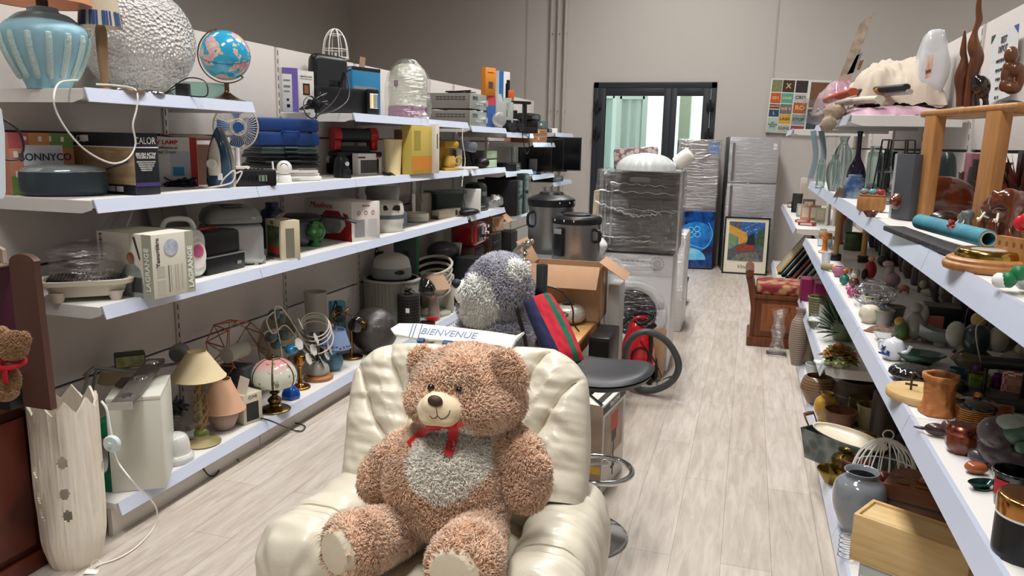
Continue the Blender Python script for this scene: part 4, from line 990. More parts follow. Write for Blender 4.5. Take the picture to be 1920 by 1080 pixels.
b=B(); b.tube(smoothpts([(-w*0.15,-0.005,h*0.33),(w*0.1,-0.005,h*0.40),(w*0.42,-0.005,h*0.54)]),[0.014]*4+[0.011]*6+[0.014]*7,10,flat=(1,0.15)); obj('printed_brush',b,CAL[3],cb)
b=B(); b.box((-w*0.22,-0.005,h*0.30),(0.05,0.002,0.045),0.0,rot=(0,-0.4,0)); obj('printed_brush_head',b,mat('#2a2536',0.5),cb)
m,rz,w,h=Fx((290,352),(355,347),Z2+0.002,256)
q=m+V((-0.22,0.06,0)); q=on_ax(0,-2.66,308,300); q.z=Z2
ub=carton('nail_dryer_box','white and red UV lamp nail dryer box behind the beige pouch','box',(q.x,q.y+0.07,Z2),0.65,0.20,0.08,0.235,[mat('#dcdad6',0.6),mat('#b5262c',0.5),mat('#b9bec4',0.4),mat('#2a86b8',0.5)],[('F',.85,0,1,1,1),('F',.4,.2,.85,.72,2),('F',.45,.22,.7,.4,3),('R',0,0,1,1,1)])
text('UV LAMP',0.028,ub,(-0.04,-0.002,0.21),FR,mat('#c8232b',0.5),bold=0.0008); text('Professional\nNail Dryer',0.021,ub,(-0.035,-0.002,0.175),FR,mat('#2a2a2c',0.5))
q=ox(365,300,-2.74); b=B(); b.bx(-0.16,0.16,-0.07,0.0,0,0.20); b.box((0.0,0.02,0.235),(0.32,0.13,0.008),rot=(0.15,0,0)); b.bx(-.161,-.12,-.071,.0,.02,.18,mi=1)
one('brown_carton',b,[mat('#6b4c3c',0.7),mat('#9c8a7a',0.7)],'open brown carton behind the steam iron on the second shelf','box',(-2.72,q.y,Z2),PI/2)
c,r,h=R(360,346,308,46,Z2)
me=blob_mesh([(V((0,0,0.03)),(0.13,0.07,0.035),None),(V((0.05,0.01,0.05)),(0.08,0.06,0.045),None),(V((-0.08,0,0.035)),(0.07,0.06,0.03),None)],0.006,4)
for v in me.vertices:v.co+=V((0,0,1))*noise.noise(v.co*22)*0.012
for v in me.vertices:v.co.z=max(v.co.z,0.0)
me.shade_smooth(); o=plush_obj('cloth_pouch',me,[fabric('#b5ab9a')]); o.location=(c.x,c.y,Z2); o.rotation_euler=(0,0,0.9); tagit(o,'beige cloth pouch slumped beside the steam iron','pouch')
def tangle(label,cx,cy,z,R_,n,r,m_,seed,name='tangled_cable',hh=0.04,group=None):
 rg=random.Random(seed); pts=[]
 for k in range(n):
  a=k*2.2+rg.random()*1.2; q=R_*(0.35+0.65*rg.random()); pts.append((cx+q*math.cos(a),cy+q*0.6*math.sin(a),z+r+hh*rg.random()*(0.3+0.7*math.sin(k*1.3)**2)))
 return cord(name,pts,r,m_,label=label,cat='cable',n=6,group=group)
q=oz(325,352,Z2); tangle('heap of tangled black cable between the nail dryer box and the iron',q.x-0.02,q.y+0.08,Z2,0.10,34,0.0038,M_BLACK,5,hh=0.05)
q=ox(412,350,-2.45); q.z=Z2
ir=T('steam_iron','dark blue and cream steam iron standing upright on the second shelf','iron',q,0.2)
def ironsec(w,d,y):
 return[V((w*math.copysign(abs(math.cos(a))**0.9,math.cos(a)),y+d*math.sin(a),0)) for a in(2*PI*k/28 for k in range(28))]
prof_i=[(0.055,0.045,0.0),(0.060,0.05,0.03),(0.058,0.05,0.08),(0.052,0.045,0.14),(0.040,0.035,0.20),(0.022,0.022,0.25),(0.003,0.004,0.285)]
b=B(); b.loops([[p_+V((0,0,z)) for p_ in ironsec(w_,d_,0)] for w_,d_,z in prof_i]); obj('shell',b,mat('#20425c',0.2,coat=0.5),ir)
b=B(); b.loops([[V((p_.x*1.08,0.045+0.012*p_.y/0.05,z)) for p_ in ironsec(w_,d_,0)] for w_,d_,z in prof_i]); obj('soleplate',b,mat('#bdb9b0',0.2,0.7),ir)
b=B(); b.loops([[V((p_.x*0.55,-0.035+p_.y*0.6,0.06+z*0.62)) for p_ in ironsec(w_,d_,0)] for w_,d_,z in prof_i]); obj('handle_panel',b,mat('#cdc8ba',0.35),ir)
b=B(); b.cyl((0.0,-0.078,0.115),(0.0,-0.06,0.115),0.022,seg=24); obj('dial',b,mat('#d9d5cb',0.3),ir)
b=B(); b.box((0.03,-0.052,0.055),(0.022,0.004,0.032),0.0); obj('price_tag',b,WP,ir)
cord('cord',[(0.03,-0.05,0.02),(0.06,-0.07,0.05),(0.10,-0.05,0.085),(0.09,-0.06,0.03),(0.0,-0.09,0.006),(-0.06,-0.08,0.006)],0.004,mat('#d9d6cf',0.5),ir)
q=ox(442,285,-2.66); fanc=q.z=0
def fan(label,loc,rz,R_,H,ring_m,blade_m,base_m,tilt=0.0,nb=4,scale=1):
 f=T('desk_fan',label,'fan',loc,rz)
 b=B(); b.lathe(prof([(R_*0.55,0),(R_*0.56,0.012),(R_*0.3,0.03),(0.014,0.045),(0.013,H-R_*0.9)]),seg=32); obj('stand',b,base_m,f)
 M_=Euler((PI/2+tilt,0,0)).to_matrix(); c0=V((0,0,H))
 b=B(); b.lathe(prof([(0.0,0.08),(0.03,0.075),(0.035,0.02),(0.02,0.0)]),c0+M_@V((0,0,-0.09)),24,M_); obj('motor_housing',b,base_m,f)
 b=B(); b.ring(c0,R_,0.005,48,M_); b.ring(c0+M_@V((0,0,0.03)),R_*0.35,0.003,32,M_)
 for k in range(48):
  a=2*PI*k/48; ca,sa=math.cos(a),math.sin(a)
  for s in(1,-1):b.tube([c0+M_@V((R_*0.25*ca,R_*0.25*sa,s*0.032)),c0+M_@V((R_*0.7*ca,R_*0.7*sa,s*0.028)),c0+M_@V((R_*ca,R_*sa,0))],0.0011,4)
 obj('wire_guard',b,ring_m,f)
 b=B(); b.cyl(c0+M_@V((0,0,-0.02)),c0+M_@V((0,0,0.03)),R_*0.22,seg=24)
 for k in range(nb):
  a=2*PI*k/nb
  P=[M_@V((R_*q_*math.cos(a+w_),R_*q_*math.sin(a+w_),0.012*s_)) for q_,w_,s_ in((0.2,-0.25,-1),(0.55,-0.42,-1),(0.86,-0.35,-1),(0.9,0.1,1),(0.8,0.42,1),(0.5,0.35,1),(0.2,0.2,1))]
  b.loops([[c0+x for x in P],[c0+x+M_@V((0,0,0.002)) for x in P]])
 obj('blades',b,blade_m,f); return f
q=ox(445,290,-2.62); zc=height_at(q,447,238)-Z2
fan('white wire desk fan with blue blades behind the steam iron',(q.x,q.y,Z2),1.0,msz(42,q),zc,mat('#d8d2c4',0.4),mat('#2b5d9c',0.3),W1,0.05)
m,rz,w,h=Fx((436,332),(456,330),Z2,286); q=ox(445,325,-2.56)
carton('small_carton','small white and red carton under the desk fan','box',(q.x,q.y+0.05,Z2),0.8,0.07,0.06,0.09,[WP,mat('#b5262c',.5),mat('#d9a079',.6)],[('F',0,.75,1,.85,1),('F',.2,.1,.8,.6,2)])
# ---- second bay, second shelf
c,r,h=R(478,351,318,36,Z2)
rd=T('hand_blender_base','black radio wrapped in its own cable at the front of the second shelf','radio',(c.x,c.y,Z2),0.9)
b=B(); b.box((0,0,h/2),(r*2.1,0.08,h),0.012); obj('radio_case',b,BK,rd)
b=B(); b.box((0.03,-0.042,h*0.5),(0.04,0.003,0.03)); obj('display',b,mat('#7f9480',0.3),rd)
b=B()
for k in range(5):b.tube([V((0.02*k-0.04,0.044*math.cos(t),h*0.5+(h*0.55)*math.sin(t))) for t in(2*PI*i/16 for i in range(16))],0.003,6,True)
obj('wrapped_cable',b,M_BLACK,rd); cord('loose_end',[(-r,-0.02,0.02),(-r-0.03,-0.05,0.05),(-r+0.02,-0.06,0.075),(-r-0.02,-0.06,0.01),(-r-0.07,-0.07,0.005)],0.004,mat('#d9d6cf',0.5),rd)
m,rz,w,h=Fx((478,343),(603,337),Z2,312)
st0=m+V((-0.09,0.06,0)); zz=Z2; ang=rz*0.75
for k,(ww,dd,hh,mm,nm,lab) in enumerate(((0.36,0.26,0.045,W1,'raclette_tray','white electric tray at the bottom of the black stack'),(0.34,0.25,0.030,W1,'raclette_tray','white tray second from the bottom of the stack'),(0.36,0.27,0.024,BK,'folded_grill','thin black folded grill just above the white trays'),(0.34,0.26,0.028,DG,'folded_grill','dark grey grill in the middle of the stack'),(0.355,0.27,0.022,BK,'folded_grill','black grill above the middle of the stack'),(0.35,0.25,0.026,mat('#33403e',0.4),'folded_grill','green black grill second from the top of the stack'),(0.335,0.25,0.020,mat('#5b6866',0.35),'folded_grill','grey green grill directly under the blue case'))):
 t_=T(nm,lab,'grill' if k>1 else 'tray',(st0.x+0.006*math.sin(k*3),st0.y+0.01*math.cos(k*2),zz),ang+0.03*math.sin(k*5),'stack of grills under the blue case')
 b=B(); b.box((0,0,hh*0.32),(ww,dd,hh*0.62),0.008); obj('lower_plate',b,mm,t_)
 b=B(); b.box((0,0.005,hh*0.80),(ww*0.96,dd*0.95,hh*0.36),0.006); b.box((0,-dd/2-0.008,hh*0.5),(0.08,0.02,0.01),0.004); obj('upper_plate',b,mm,t_)
 zz+=hh+0.0005
bc_=T('tool_case','blue plastic tool case with white latches on top of the grill stack','case',(st0.x,st0.y,zz),ang)
hc=height_at(st0,530,222)-zz
b=B(); b.bx(-0.185,0.185,-0.12,0.12,0,hc*0.48,0.012); obj('lower_shell',b,NV,bc_)
b=B(); b.bx(-0.18,0.185,-0.12,0.12,hc*0.5,hc,0.018); obj('upper_shell',b,NV,bc_)
for x in(-0.06,0.06):
 for z in(hc*0.3,hc*0.7):b=B(); b.box((0.186,x,z),(0.006,0.016,0.018),0.002); obj('latch',b,W1,bc_)
b=B(); b.box((0.187,0,hc*0.55),(0.004,0.06,0.022)); obj('name_plate',b,mat('#b9c2bf',0.5),bc_)
b=B(); b.tube([(-0.05,-0.121,hc*0.5),(-0.04,-0.145,hc*0.5),(0.04,-0.145,hc*0.5),(0.05,-0.121,hc*0.5)],0.007,8); obj('handle',b,NV,bc_)
c,r,h=R(534,343,301,13,Z2)
cm=T('security_camera','small white round headed camera with antenna at the shelf front','camera',(c.x,c.y,Z2),0.55)
b=B(); b.lathe(prof([(r*0.95,0),(r,0.004),(r*0.9,h*0.28),(r*0.6,h*0.36)]),seg=28); obj('base',b,W1,cm)
b=B(); b.ell((0,0,h*0.67),h*0.34,28); obj('head',b,W1,cm)
b=B(); b.lathe([(h*0.22,0.0),(h*0.18,h*0.035),(0.001,h*0.06)],(0,-h*0.25,h*0.68),28,(PI/2,0,0)); obj('lens',b,mat('#0c0d10',0.05,coat=1),cm)
b=B(); b.cyl((-r*1.4,0,0.01),(-r*1.6,0,h*0.95),0.005); b.cyl((-r*1.4,0,0.01),(-r*0.5,0,0.012),0.005); obj('antenna',b,W1,cm)
c,r,h=R(612,326,284,22,Z2)
s_=T('sandwich_maker','white and black rounded appliance right of the grill stack','appliance',(c.x-0.02,c.y+0.02,Z2),0.8)
b=B(); b.ell((0,0,h*0.72),(r*1.9,0.09,h*0.30),28,rot=(0.2,0,0)); obj('lid',b,W1,s_); b=B(); b.box((0,0,h*0.27),(r*3.4,0.17,h*0.5),0.02); obj('base',b,BK,s_)
cord('cord',[(r*1.7,-0.02,h*0.8),(r*2.2,-0.05,h*0.4),(r*0.8,-0.12,0.02),(r*0.2,-0.13,0.006),(r*1.8,-0.11,0.006),(r*2.8,-0.08,0.006),(r*1.5,-0.1,0.006)],0.004,W1,s_)
q=ox(664,300,-2.66); PR=T('office_machine','black office machine with red end caps in the third bay','machine',(q.x,q.y,Z2),0.95)
zt=height_at(q,670,240)-Z2
b=B(); b.box((0,0,0.06),(0.30,0.2,0.12),0.02); b.box((0,-0.02,0.14),(0.34,0.16,0.035),0.012); obj('machine_base',b,BK,PR)
b=B(); b.cyl((-0.13,0,zt-0.05),(0.13,0,zt-0.05),0.048,seg=24); b.box((0,0.02,0.17),(0.22,0.1,0.05)); obj('drum',b,DG,PR)
for s in(-1,1):b=B(); b.cyl((s*0.11,0,zt-0.05),(s*0.165,0,zt-0.05),0.055,seg=24); b.box((s*0.14,0,0.20),(0.05,0.09,0.07),0.01); obj('red_end_cap',b,RED,PR)
m,rz,w,h=Fx((672,329),(716,327),Z2,288)
cx=carton('white_carton','white carton with picture of a dark appliance under the red capped machine','box',m+V((0.0,0.0,0)),rz,w,0.05,h,[WP,mat('#4a4a4c',.5),mat('#b03038',.5)],[('F',.1,.1,.75,.7,1),('F',.0,.78,.3,.86,1),('F',.75,.8,.95,.9,2)])
q=ox(650,327,-2.42); b=B(); b.box((0,0,0.028),(0.05,0.04,0.055),0.006); one('mains_adapter',b,BK,'square black adapter at the front left of the third bay','adapter',(q.x,q.y,Z2),0.8)
q=ox(640,310,-2.48); b=B(); b.lathe(prof([(0.045,0),(0.05,0.02),(0.042,0.1),(0.03,0.13),(0.0,0.135)]),seg=24); b.cyl((0.03,-0.03,0.09),(0.05,-0.06,0.09),0.014,mi=1); one('black_grinder',b,[BK,M_CHROME],'black rounded grinder left of the white appliance carton','grinder',(q.x,q.y,Z2),0.3)
c,r,h=R(737,328,262,18,Z2)
jg=T('plastic_jug','cream plastic jug between cartons on the second shelf','jug',(c.x,c.y,Z2),0.5)
b=B(); b.lathe(prof([(r*0.72,0),(r*0.78,0.01),(r*0.95,h*0.9),(r*1.05,h),(r*0.98,h),(r*0.9,h*0.9),(r*0.7,0.01)]),seg=32,caps=False,wob=lambda a,z:1+0.12*max(0,math.cos(a+PI/2))**8*(z/h)); b.lathe([(r*0.7,0),(r*.7,.006)],seg=32); obj('jug_body',b,mat('#ecd9a4',0.45),jg)
tangle('black coiled cable lying in front of the cream jug',ox(728,328,-2.37).x,ox(728,328,-2.37).y,Z2,0.055,26,0.0035,M_BLACK,8,hh=0.03)
m,rz,w,h=Fx((750,325),(773,324),Z2,243)
carton('pink_carton','narrow pinkish brown carton between the jug and the yellow carton','box',m+V((-0.03,0.06,0)),rz,w,0.05,h,[mat('#b89a8a',.6),mat('#8c2f33',.5),mat('#cfc3b8',.5)],[('F',.1,.6,.5,.95,1),('F',.55,.1,.9,.9,2),('T',0,0,1,1,2)])
m,rz,w,h=Fx((775,328),(814,325),Z2,235)
yc=carton('yellow_carton','tall yellow carton with an orange lower band at the shelf front','box',m+V((-0.01,0,0)),rz,w,0.08,h,[mat('#c3ad52',.6),mat('#cf8427',.5),WP,mat('#a3913f',.6),mat('#333333',.6)],[('F',0,.08,1,.38,1),('R',0,.08,1,.38,1),('R',0.2,.12,.6,.2,2),('F',.1,.5,.4,.9,3)],bev=0.006)
m,rz,w,h=Fx((815,326),(823,325),Z2,232)
carton('cream_carton','thin cream carton standing right behind the yellow carton','box',m+V((-0.02,0.06,0)),rz,0.10,0.05,h,[mat('#d8d0c4',.6),mat('#3b3b3d',.5)],[('F',.3,.5,.6,.8,1)])
c,r,h=R(840,320,264,15,Z2)
cf=T('coffee_machine','yellow plastic coffee maker in the fourth bay','coffee maker',(c.x,c.y,Z2),0.9); YL=mat('#c49b33',0.4)
b=B(); b.box((0,0,0.012),(0.14,0.16,0.024),0.008); b.box((-0.03,0.05,h/2),(0.12,0.06,h),0.01); b.box((0,0,h-0.03),(0.14,0.14,0.06),0.02); obj('machine_body',b,YL,cf)
b=B(); b.lathe(prof([(0.045,0.03),(0.055,0.06),(0.045,0.12)]),(0,-0.02,0),24); obj('carafe',b,mat('#caa24a',0.3),cf); b=B(); b.ring((0.085,-0.02,0.08),0.03,0.008,20,(PI/2,0,0)); obj('handle',b,YL,cf)
c,r,h=R(872,318,266,13,Z2)
mx=T('stand_mixer','white and grey upright mixer beside the yellow coffee maker','mixer',(c.x-0.02,c.y,Z2),0.6)
b=B(); b.box((0.02,0,0.012),(0.22,0.12,0.024),0.01); b.box((-0.03,0.02,h*0.5),(0.05,0.06,h*0.9),0.02); obj('column',b,W1,mx); b=B(); b.box((0.04,0,h*0.85),(0.18,0.09,0.09),0.035,rot=(0,0.2,0)); obj('mixer_head',b,mat('#6d7280',0.35),mx)
c,r,h=R(903,316,258,18,Z2)
cs=T('leaning_chair_toy','black curved shaver stand with round base at the end of the fourth bay','appliance',(c.x-0.02,c.y,Z2),0.5)
b=B(); b.tube(smoothpts([(-0.03,0,0.02),(-0.06,0.0,0.12),(-0.10,0.02,0.24)]),0.035,12,flat=(1,0.4)); obj('stand_back',b,BK,cs); b=B(); b.ell((0.02,-0.02,0.05),(0.07,0.06,0.05),24); obj('round_body',b,BK,cs)
q=ox(930,300,-2.6); b=B(); b.box((0,0,0.08),(0.2,0.16,0.16),0.006); b.box((0.101,0,0.12),(0.002,0.1,0.01),mi=1); one('black_subwoofer',b,[BK,YL],'black speaker box at the end of the second shelf','speaker',(q.x,6.15,Z2),0)
q=ox(918,285,-2.5); b=B(); b.lathe([(0.05,0),(0.06,0.03),(0.045,0.07)],(0,0,0.02),24,(PI/2,0,0.6)); b.box((0,0,-0.035),(0.1,0.08,0.07),0.01,mi=1); one('red_torch',b,[RED,BK],'red and black torch lying on the black speaker box','torch',(q.x-0.06,6.12,Z2+0.235))
# ---- third shelf (0.95 m), near bay
c,r,h=R(160,575,500,76,Z1)
gr=T('electric_grill','beige table barbecue with clear dome lid at the left end of the third shelf','grill',(c.x,c.y+0.02,Z1),0.72)
a_,b_=r*1.0,r*0.62; h=0.085
def rrect(a,b,z,e=0.5,n=40,dy=0):return[V((a*math.copysign(abs(math.cos(t))**e,math.cos(t)),dy+b*math.copysign(abs(math.sin(t))**e,math.sin(t)),z)) for t in(2*PI*k/n for k in range(n))]
b=B(); b.loops([rrect(a_*0.72,b_*0.72,0.02),rrect(a_*0.82,b_*0.82,0.03),rrect(a_*0.90,b_*0.9,h*0.75),rrect(a_*1.04,b_*1.06,h*0.80),rrect(a_*1.06,b_*1.08,h),rrect(a_*0.93,b_*0.95,h*1.02),rrect(a_*.85,b_*.85,h*.7)])
for sx in(-1,1):
 for sy in(-1,1):b.lathe([(0.018,0),(0.032,0.04)],(sx*a_*0.62,sy*b_*0.6,0),16)
obj('tray_body',b,BE,gr)
b=B(); b.loops([rrect(a_*0.86,b_*0.88,h*0.98),rrect(a_*0.86,b_*0.88,h*1.03)])
for k in range(22):b.box((-a_*0.8+k*a_*1.6/21,0,h*1.06),(0.006,b_*1.66,0.008))
obj('grill_plate',b,mat('#1a1b1c',0.35),gr)
dz=height_at(gr.location,150,452)-Z1
b=B(); b.lathe(prof([(r*0.80,h*1.05),(r*0.82,h*1.1),(r*0.80,dz*0.75),(r*0.86,dz*0.78),(r*0.80,dz*0.88),(r*0.45,dz*0.97),(r*0.05,dz),(0.0,dz)],4),seg=48,sy=0.75); obj('clear_dome',b,clearfilm(0.16,0.04),gr,ang=80)
b=B(); b.box((0,0,dz+0.004),(0.04,0.02,0.01),0.004); obj('dome_knob',b,GR,gr)
q=ox(180,445,-2.72); b=B(); R0=0.17
b.lathe(prof([(R0,0),(R0*0.98,0.01),(R0*0.85,0.035),(R0*0.3,0.05),(0,0.052)]),seg=48); b.ring((0,0,0),R0,0.004,48)
one('round_dish_cover',b,clearfilm(0.14,0.05),'transparent round plastic lid leaning behind the beige barbecue','lid',(-2.66,q.y+0.03,Z1+0.20),(0.35,-1.0,0.5))
zt=height_at(oz(283,560,Z1),283,440)-Z1
A,C_,D_=oz(225,556,Z1),oz(283,561,Z1),oz(360,545,Z1)
def box3(A,C_,D_):
 """front face A->C, right side C->D"""
 d=C_-A; rz=math.atan2(d.y,d.x); return(A+C_)/2,rz,d.length,(D_-C_).length
m,rz,w,d=box3(oz(190,548,Z1),oz(290,562,Z1),oz(360,545,Z1))
YB=[mat('#d9d5c8',.55),mat('#a9ab98',.55),mat('#6b6d66',.55),mat('#1c2026',.4),mat('#8e2f24',.5),mat('#e8e5dc',.5),mat('#5f6f95',.5),mat('#b9b6aa',.5)]
yb=carton('yoghurt_maker_box','pale printed yoghurt maker box with vanilla flowers on the third shelf front','box',m,rz,w,d,zt,YB,[('F',.83,0,1,1,1),('F',.0,.55,.6,1,5),('R',.8,0,1,1,1),('R',.10,.05,.28,.28,7),('R',.10,.33,.28,.5,7),('R',.36,.07,.38,.5,2),('R',.42,.1,.44,.5,7),('R',.52,.07,.54,.5,7),('R',.58,.07,.60,.5,7),('R',.68,.1,.70,.5,7),('F',.60,.08,.80,.32,3)])
text('LAGRANGE',0.034,yb,(w*0.415,-0.0025,zt*0.45),turned(FR,PI/2),WP,bold=0.0008); text('LAGRANGE',0.034,yb,(w/2+0.0022,d*0.90,zt*0.42),turned(RT,PI/2),WP,bold=0.0008)
text('Yaourtière',0.027,yb,(w/2+0.0022,d*0.13,zt*0.72),turned(RT,PI/2),mat('#2a2b2c',.5)); text('Yaourtière',0.027,yb,(-w*0.43,-0.0025,zt*0.75),turned(FR,PI/2),mat('#2a2b2c',.5))
ink(yb,'printed_machine',[(.42,.0),(.42,.35),(.5,.5),(.65,.55),(.78,.45),(.82,.2),(.82,0)],'#9fa39d',-0.0019,w,zt,'#7f847e')
ink(yb,'printed_flower',circ(.62,.62,.07,.09),'#7c2c20',-0.003,w,zt,'#c9b48e'); ink(yb,'printed_pod',[(.68,.95),(.72,.96),(.80,.62),(.78,.6)],'#3b3128',-0.003,w,zt)
b=B(); b.cyl((w/2+0.001,d*0.45,zt*0.78),(w/2+0.0025,d*0.45,zt*0.78),0.035,seg=28); obj('printed_jar',b,mat('#8f9bb8',.5,col2='#d5d8e0',vs=30),yb)
c,r,h=R(338,527,420,36,Z1)
rc=T('rice_cooker','white rounded cooker with pink badge behind the pale yoghurt box','rice cooker',(c.x-0.02,c.y+0.03,Z1),0.9)
b=B(); b.box((0,0,h*0.46),(r*2.3,0.20,h*0.9),0.05,seg=5); obj('body',b,mat('#e2e3de',0.3),rc)
b=B(); b.tube(smoothpts([(-r*0.8,0,h*0.88),(-r*0.5,0,h*1.06),(r*0.5,0,h*1.06),(r*0.8,0,h*0.88)]),0.012,10); obj('handle',b,mat('#e2e3de',0.3),rc)
b=B(); b.lathe([(0.045,0),(0.045,0.008)],(r*0.65,-0.10,h*0.45),28,(PI/2,0,0),sx=0.8,sy=1.4); pb=obj('badge',b,W1,rc)
b=B(); b.lathe([(0.027,0),(0.027,0.004)],(r*0.65,-0.108,h*0.52),24,(PI/2,0,0),sx=.9,sy=1.1); obj('pink_display',b,mat('#cc5c8c',0.4),pb)
b=B(); q=ox(320,420,-2.76); b.box((0,0,0.10),(0.24,0.018,0.20),0.008); b.box((0.02,-0.012,0.10),(0.13,0.012,0.16),0.006); one('plastic_cover',b,mat('#9a978c',0.45),'grey beige plastic lid leaning against the panel above the pink badge cooker','lid',(-2.74,q.y,Z1+0.12),(-0.25,0,0.9+0.6))
m,rz,w,h=Fx((385,520),(458,503),Z1,440)
tt=T('toaster','black toaster with red edge at the front of the third shelf','toaster',m+V((-0.01,0.03,0)),rz)
b=B(); b.bx(-w/2,w/2,0,0.14,0.0,h*0.42,0.012); b.bx(-w/2+0.01,w/2-0.02,0.01,0.13,h*0.40,h,0.02); obj('body',b,BK,tt)
b=B(); b.bx(-w/2,w/2,-0.003,0.143,h*0.40,h*0.43,0.002); b.box((w*0.3,-0.004,h*0.18),(0.03,0.004,0.014)); obj('trim',b,GR,tt); b=B(); b.bx(-w/2+0.005,w/2-0.06,0.12,0.142,h*0.85,h*1.05,0.008); obj('red_edge',b,RED,tt)
m,rz,w,h=Fx((362,495),(500,497),Z1,385)
q=oz(440,505,Z1); BM=T('bread_maker','large silver and black bread maker on the third shelf','bread maker',(-2.55,oz(470,497,Z1).y+0.02,Z1),0.80)
bw=0.29; h=height_at(BM.location,450,384)-Z1
b=B(); b.box((0,0,h*0.36),(bw,0.25,h*0.70),0.035,seg=4)
for s in(-1,1):b.cyl((s*0.1,-0.1,-0.0),(s*0.1,-0.1,0.02),0.014)
obj('body',b,SV,BM)
b=B(); b.loops([rrect(bw*0.50,0.128,h*0.72,.35),rrect(bw*0.50,0.128,h*0.80,.35),rrect(bw*0.44,0.11,h*0.93,.4,dy=.01),rrect(bw*0.28,0.07,h,.5,dy=.02)]); obj('lid',b,mat('#8f9190',0.3,0.5),BM)
b=B(); b.loops([rrect(bw*0.20,0.05,h*0.985,.6,dy=-.03),rrect(bw*0.18,0.045,h*1.0,.6,dy=-.03)]); obj('display',b,mat('#6d6f70',0.2),BM)
b=B()
for k in range(11):b.box((bw*0.501,0.0,h*0.25+k*h*0.035),(0.003,0.045,h*0.014))
obj('vents',b,mat('#2a2b2c',0.6),BM); b=B(); b.box((bw*0.48,-0.06,h*0.07),(0.03,0.05,0.045),0.006); obj('foot_catch',b,mat('#9b9d9c',0.4),BM)
c,r,h=R(512,470,372,20,Z1); q=ox(512,450,-2.70); b=B(); b.lathe(prof([(r*1.0,0),(r*1.1,0.02),(r*1.1,0.20),(r*0.6,0.24),(r*.6,.27),(0,.27)]),seg=32); one('blue_jar',b,mat('#1d2d5a',0.15,trans=.4),'dark blue clear jar behind the open cream carton','jar',(-2.70,q.y,Z1))
m,rz,w,d=box3(oz(500,482,Z1),oz(528,489,Z1),oz(554,484,Z1)); zt=height_at(m,528,412)-Z1
ic=carton('mug_carton','cream carton with plant photo and torn open flap beside the silver bread maker','box',m,rz,max(w,.08),max(d,.07),zt,[mat('#cfc5a8',.6),mat('#31402c',.6,col2='#6b7a50',vs=20),mat('#b5362c',.5),mat('#7d786a',.5),mat('#3a3a38',.5)],[('F',.1,.15,.9,.85,1),('F',.2,.15,.85,.35,2),('R',.25,.05,.7,.8,3),('F',.1,.05,.9,.15,4)])
text('IN',0.03,ic,(-0.01,-0.002,zt*0.92),FR,mat('#2c2c2a',.6)); b=B(); b.box((-0.01,0.05,zt+0.018),(0.07,0.06,0.002),rot=(0.5,-0.3,0.3)); obj('torn_flap',b,mat('#a8977a',.7),ic)
c,r,h=R(572,462,400,42,Z1)
pc=T('pressure_cooker','steel pressure cooker with black lid and long handle behind the green fan','pressure cooker',(c.x-0.03,c.y-0.03,Z1),0.7)
b=B(); b.lathe(prof([(r*0.92,0),(r,0.01),(r,h*0.75)]),seg=40); obj('pot',b,mat('#55575a',0.25,0.9),pc)
b=B(); b.lathe(prof([(r*1.08,h*0.74),(r*1.1,h*0.84),(r*0.95,h*0.95),(r*0.4,h*1.0),(0,h*1.01)]),seg=40); obj('lid',b,BK,pc); b=B(); b.tube(smoothpts([(r*0.9,-0.02,h*0.9),(r*1.6,-0.05,h*0.88),(r*2.5,-0.08,h*0.72)]),0.014,10,flat=(1.2,.8)); obj('handle',b,BK,pc)
q=oz(597,463,Z1); fan('small bright green desk fan in front of the pressure cooker',(q.x-0.03,q.y+0.02,Z1),0.35,msz(17,q),height_at(q,597,438)-Z1+0.01,mat('#4f9a52',.4),mat('#9fc2a4',.3),mat('#3f8a48',.4),-0.1)
m,rz,w,d=box3(oz(560,440,Z1),oz(660,454,Z1),oz(690,446,Z1)); zt=height_at(oz(660,454,Z1),660,380)-Z1
MX=[mat('#ded8d2',.55),mat('#a8242f',.5),mat('#c3c3c2',.4),mat('#8b8b8a',.5)]
mb=carton('fryer_box','white and red printed deep fryer box with script logo on the third shelf','box',m,rz,w,d,zt,MX,[('F',.0,0,1,.10,1),('R',.1,.1,.45,.55,3),('R',.6,.12,.9,.55,2)])
ink(mb,'printed_red_sweep',[(.3,0),(1,0),(1,.45),(.93,.68),(.85,.72),(.9,.4),(.8,.2),(.5,.12)],'#a8242f',-0.0018,w,zt); ink(mb,'printed_fryer',circ(.65,.42,.17,.26),'#b9bbbc',-0.0026,w,zt,'#8f9294'); ink(mb,'printed_lid',[(.45,.6),(.85,.6),(.78,.75),(.55,.75)],'#a8242f',-0.0034,w,zt)
text('Moulinex',0.055,mb,(-w*0.05,-0.002,zt*0.86),FR,MX[1],shear=0.3,sx=1.1); text('Moulinex',0.018,mb,(w/2+0.001,d*0.5,zt*0.9),RT,MX[1],shear=.3)
for k in range(3):b=B(); b.ring((w/2+0.001,(0.25+0.25*k)*d,zt*0.72),0.012,0.0015,20,(PI/2,0,PI/2)); obj('printed_ring',b,MX[1],mb)
c,r,h=R(722,437,376,34,Z1)
fr=T('deep_fryer','cream and grey round deep fryer with dark display at the third bay','fryer',(c.x,c.y,Z1),0.75)
b=B(); b.lathe(prof([(r*0.85,0),(r*0.9,0.006),(r*1.03,h*0.25),(r*1.05,h*0.45)]),seg=44); b.lathe(prof([(r*1.05,h*0.56),(r*1.03,h*0.75),(r*0.95,h*0.95),(r*0.7,h)]),seg=44); obj('body',b,mat('#d3cfc3',.35),fr)
b=B(); b.lathe(prof([(r*1.055,h*0.44),(r*1.055,h*0.57)]),seg=44); obj('grey_band',b,mat('#5d656b',.4),fr); b=B(); b.box((r*0.1,-r*0.93,h*0.80),(r*0.95,0.02,h*0.18),0.008,rot=(-0.2,0,0)); obj('display',b,mat('#1c1a1a',.15),fr)
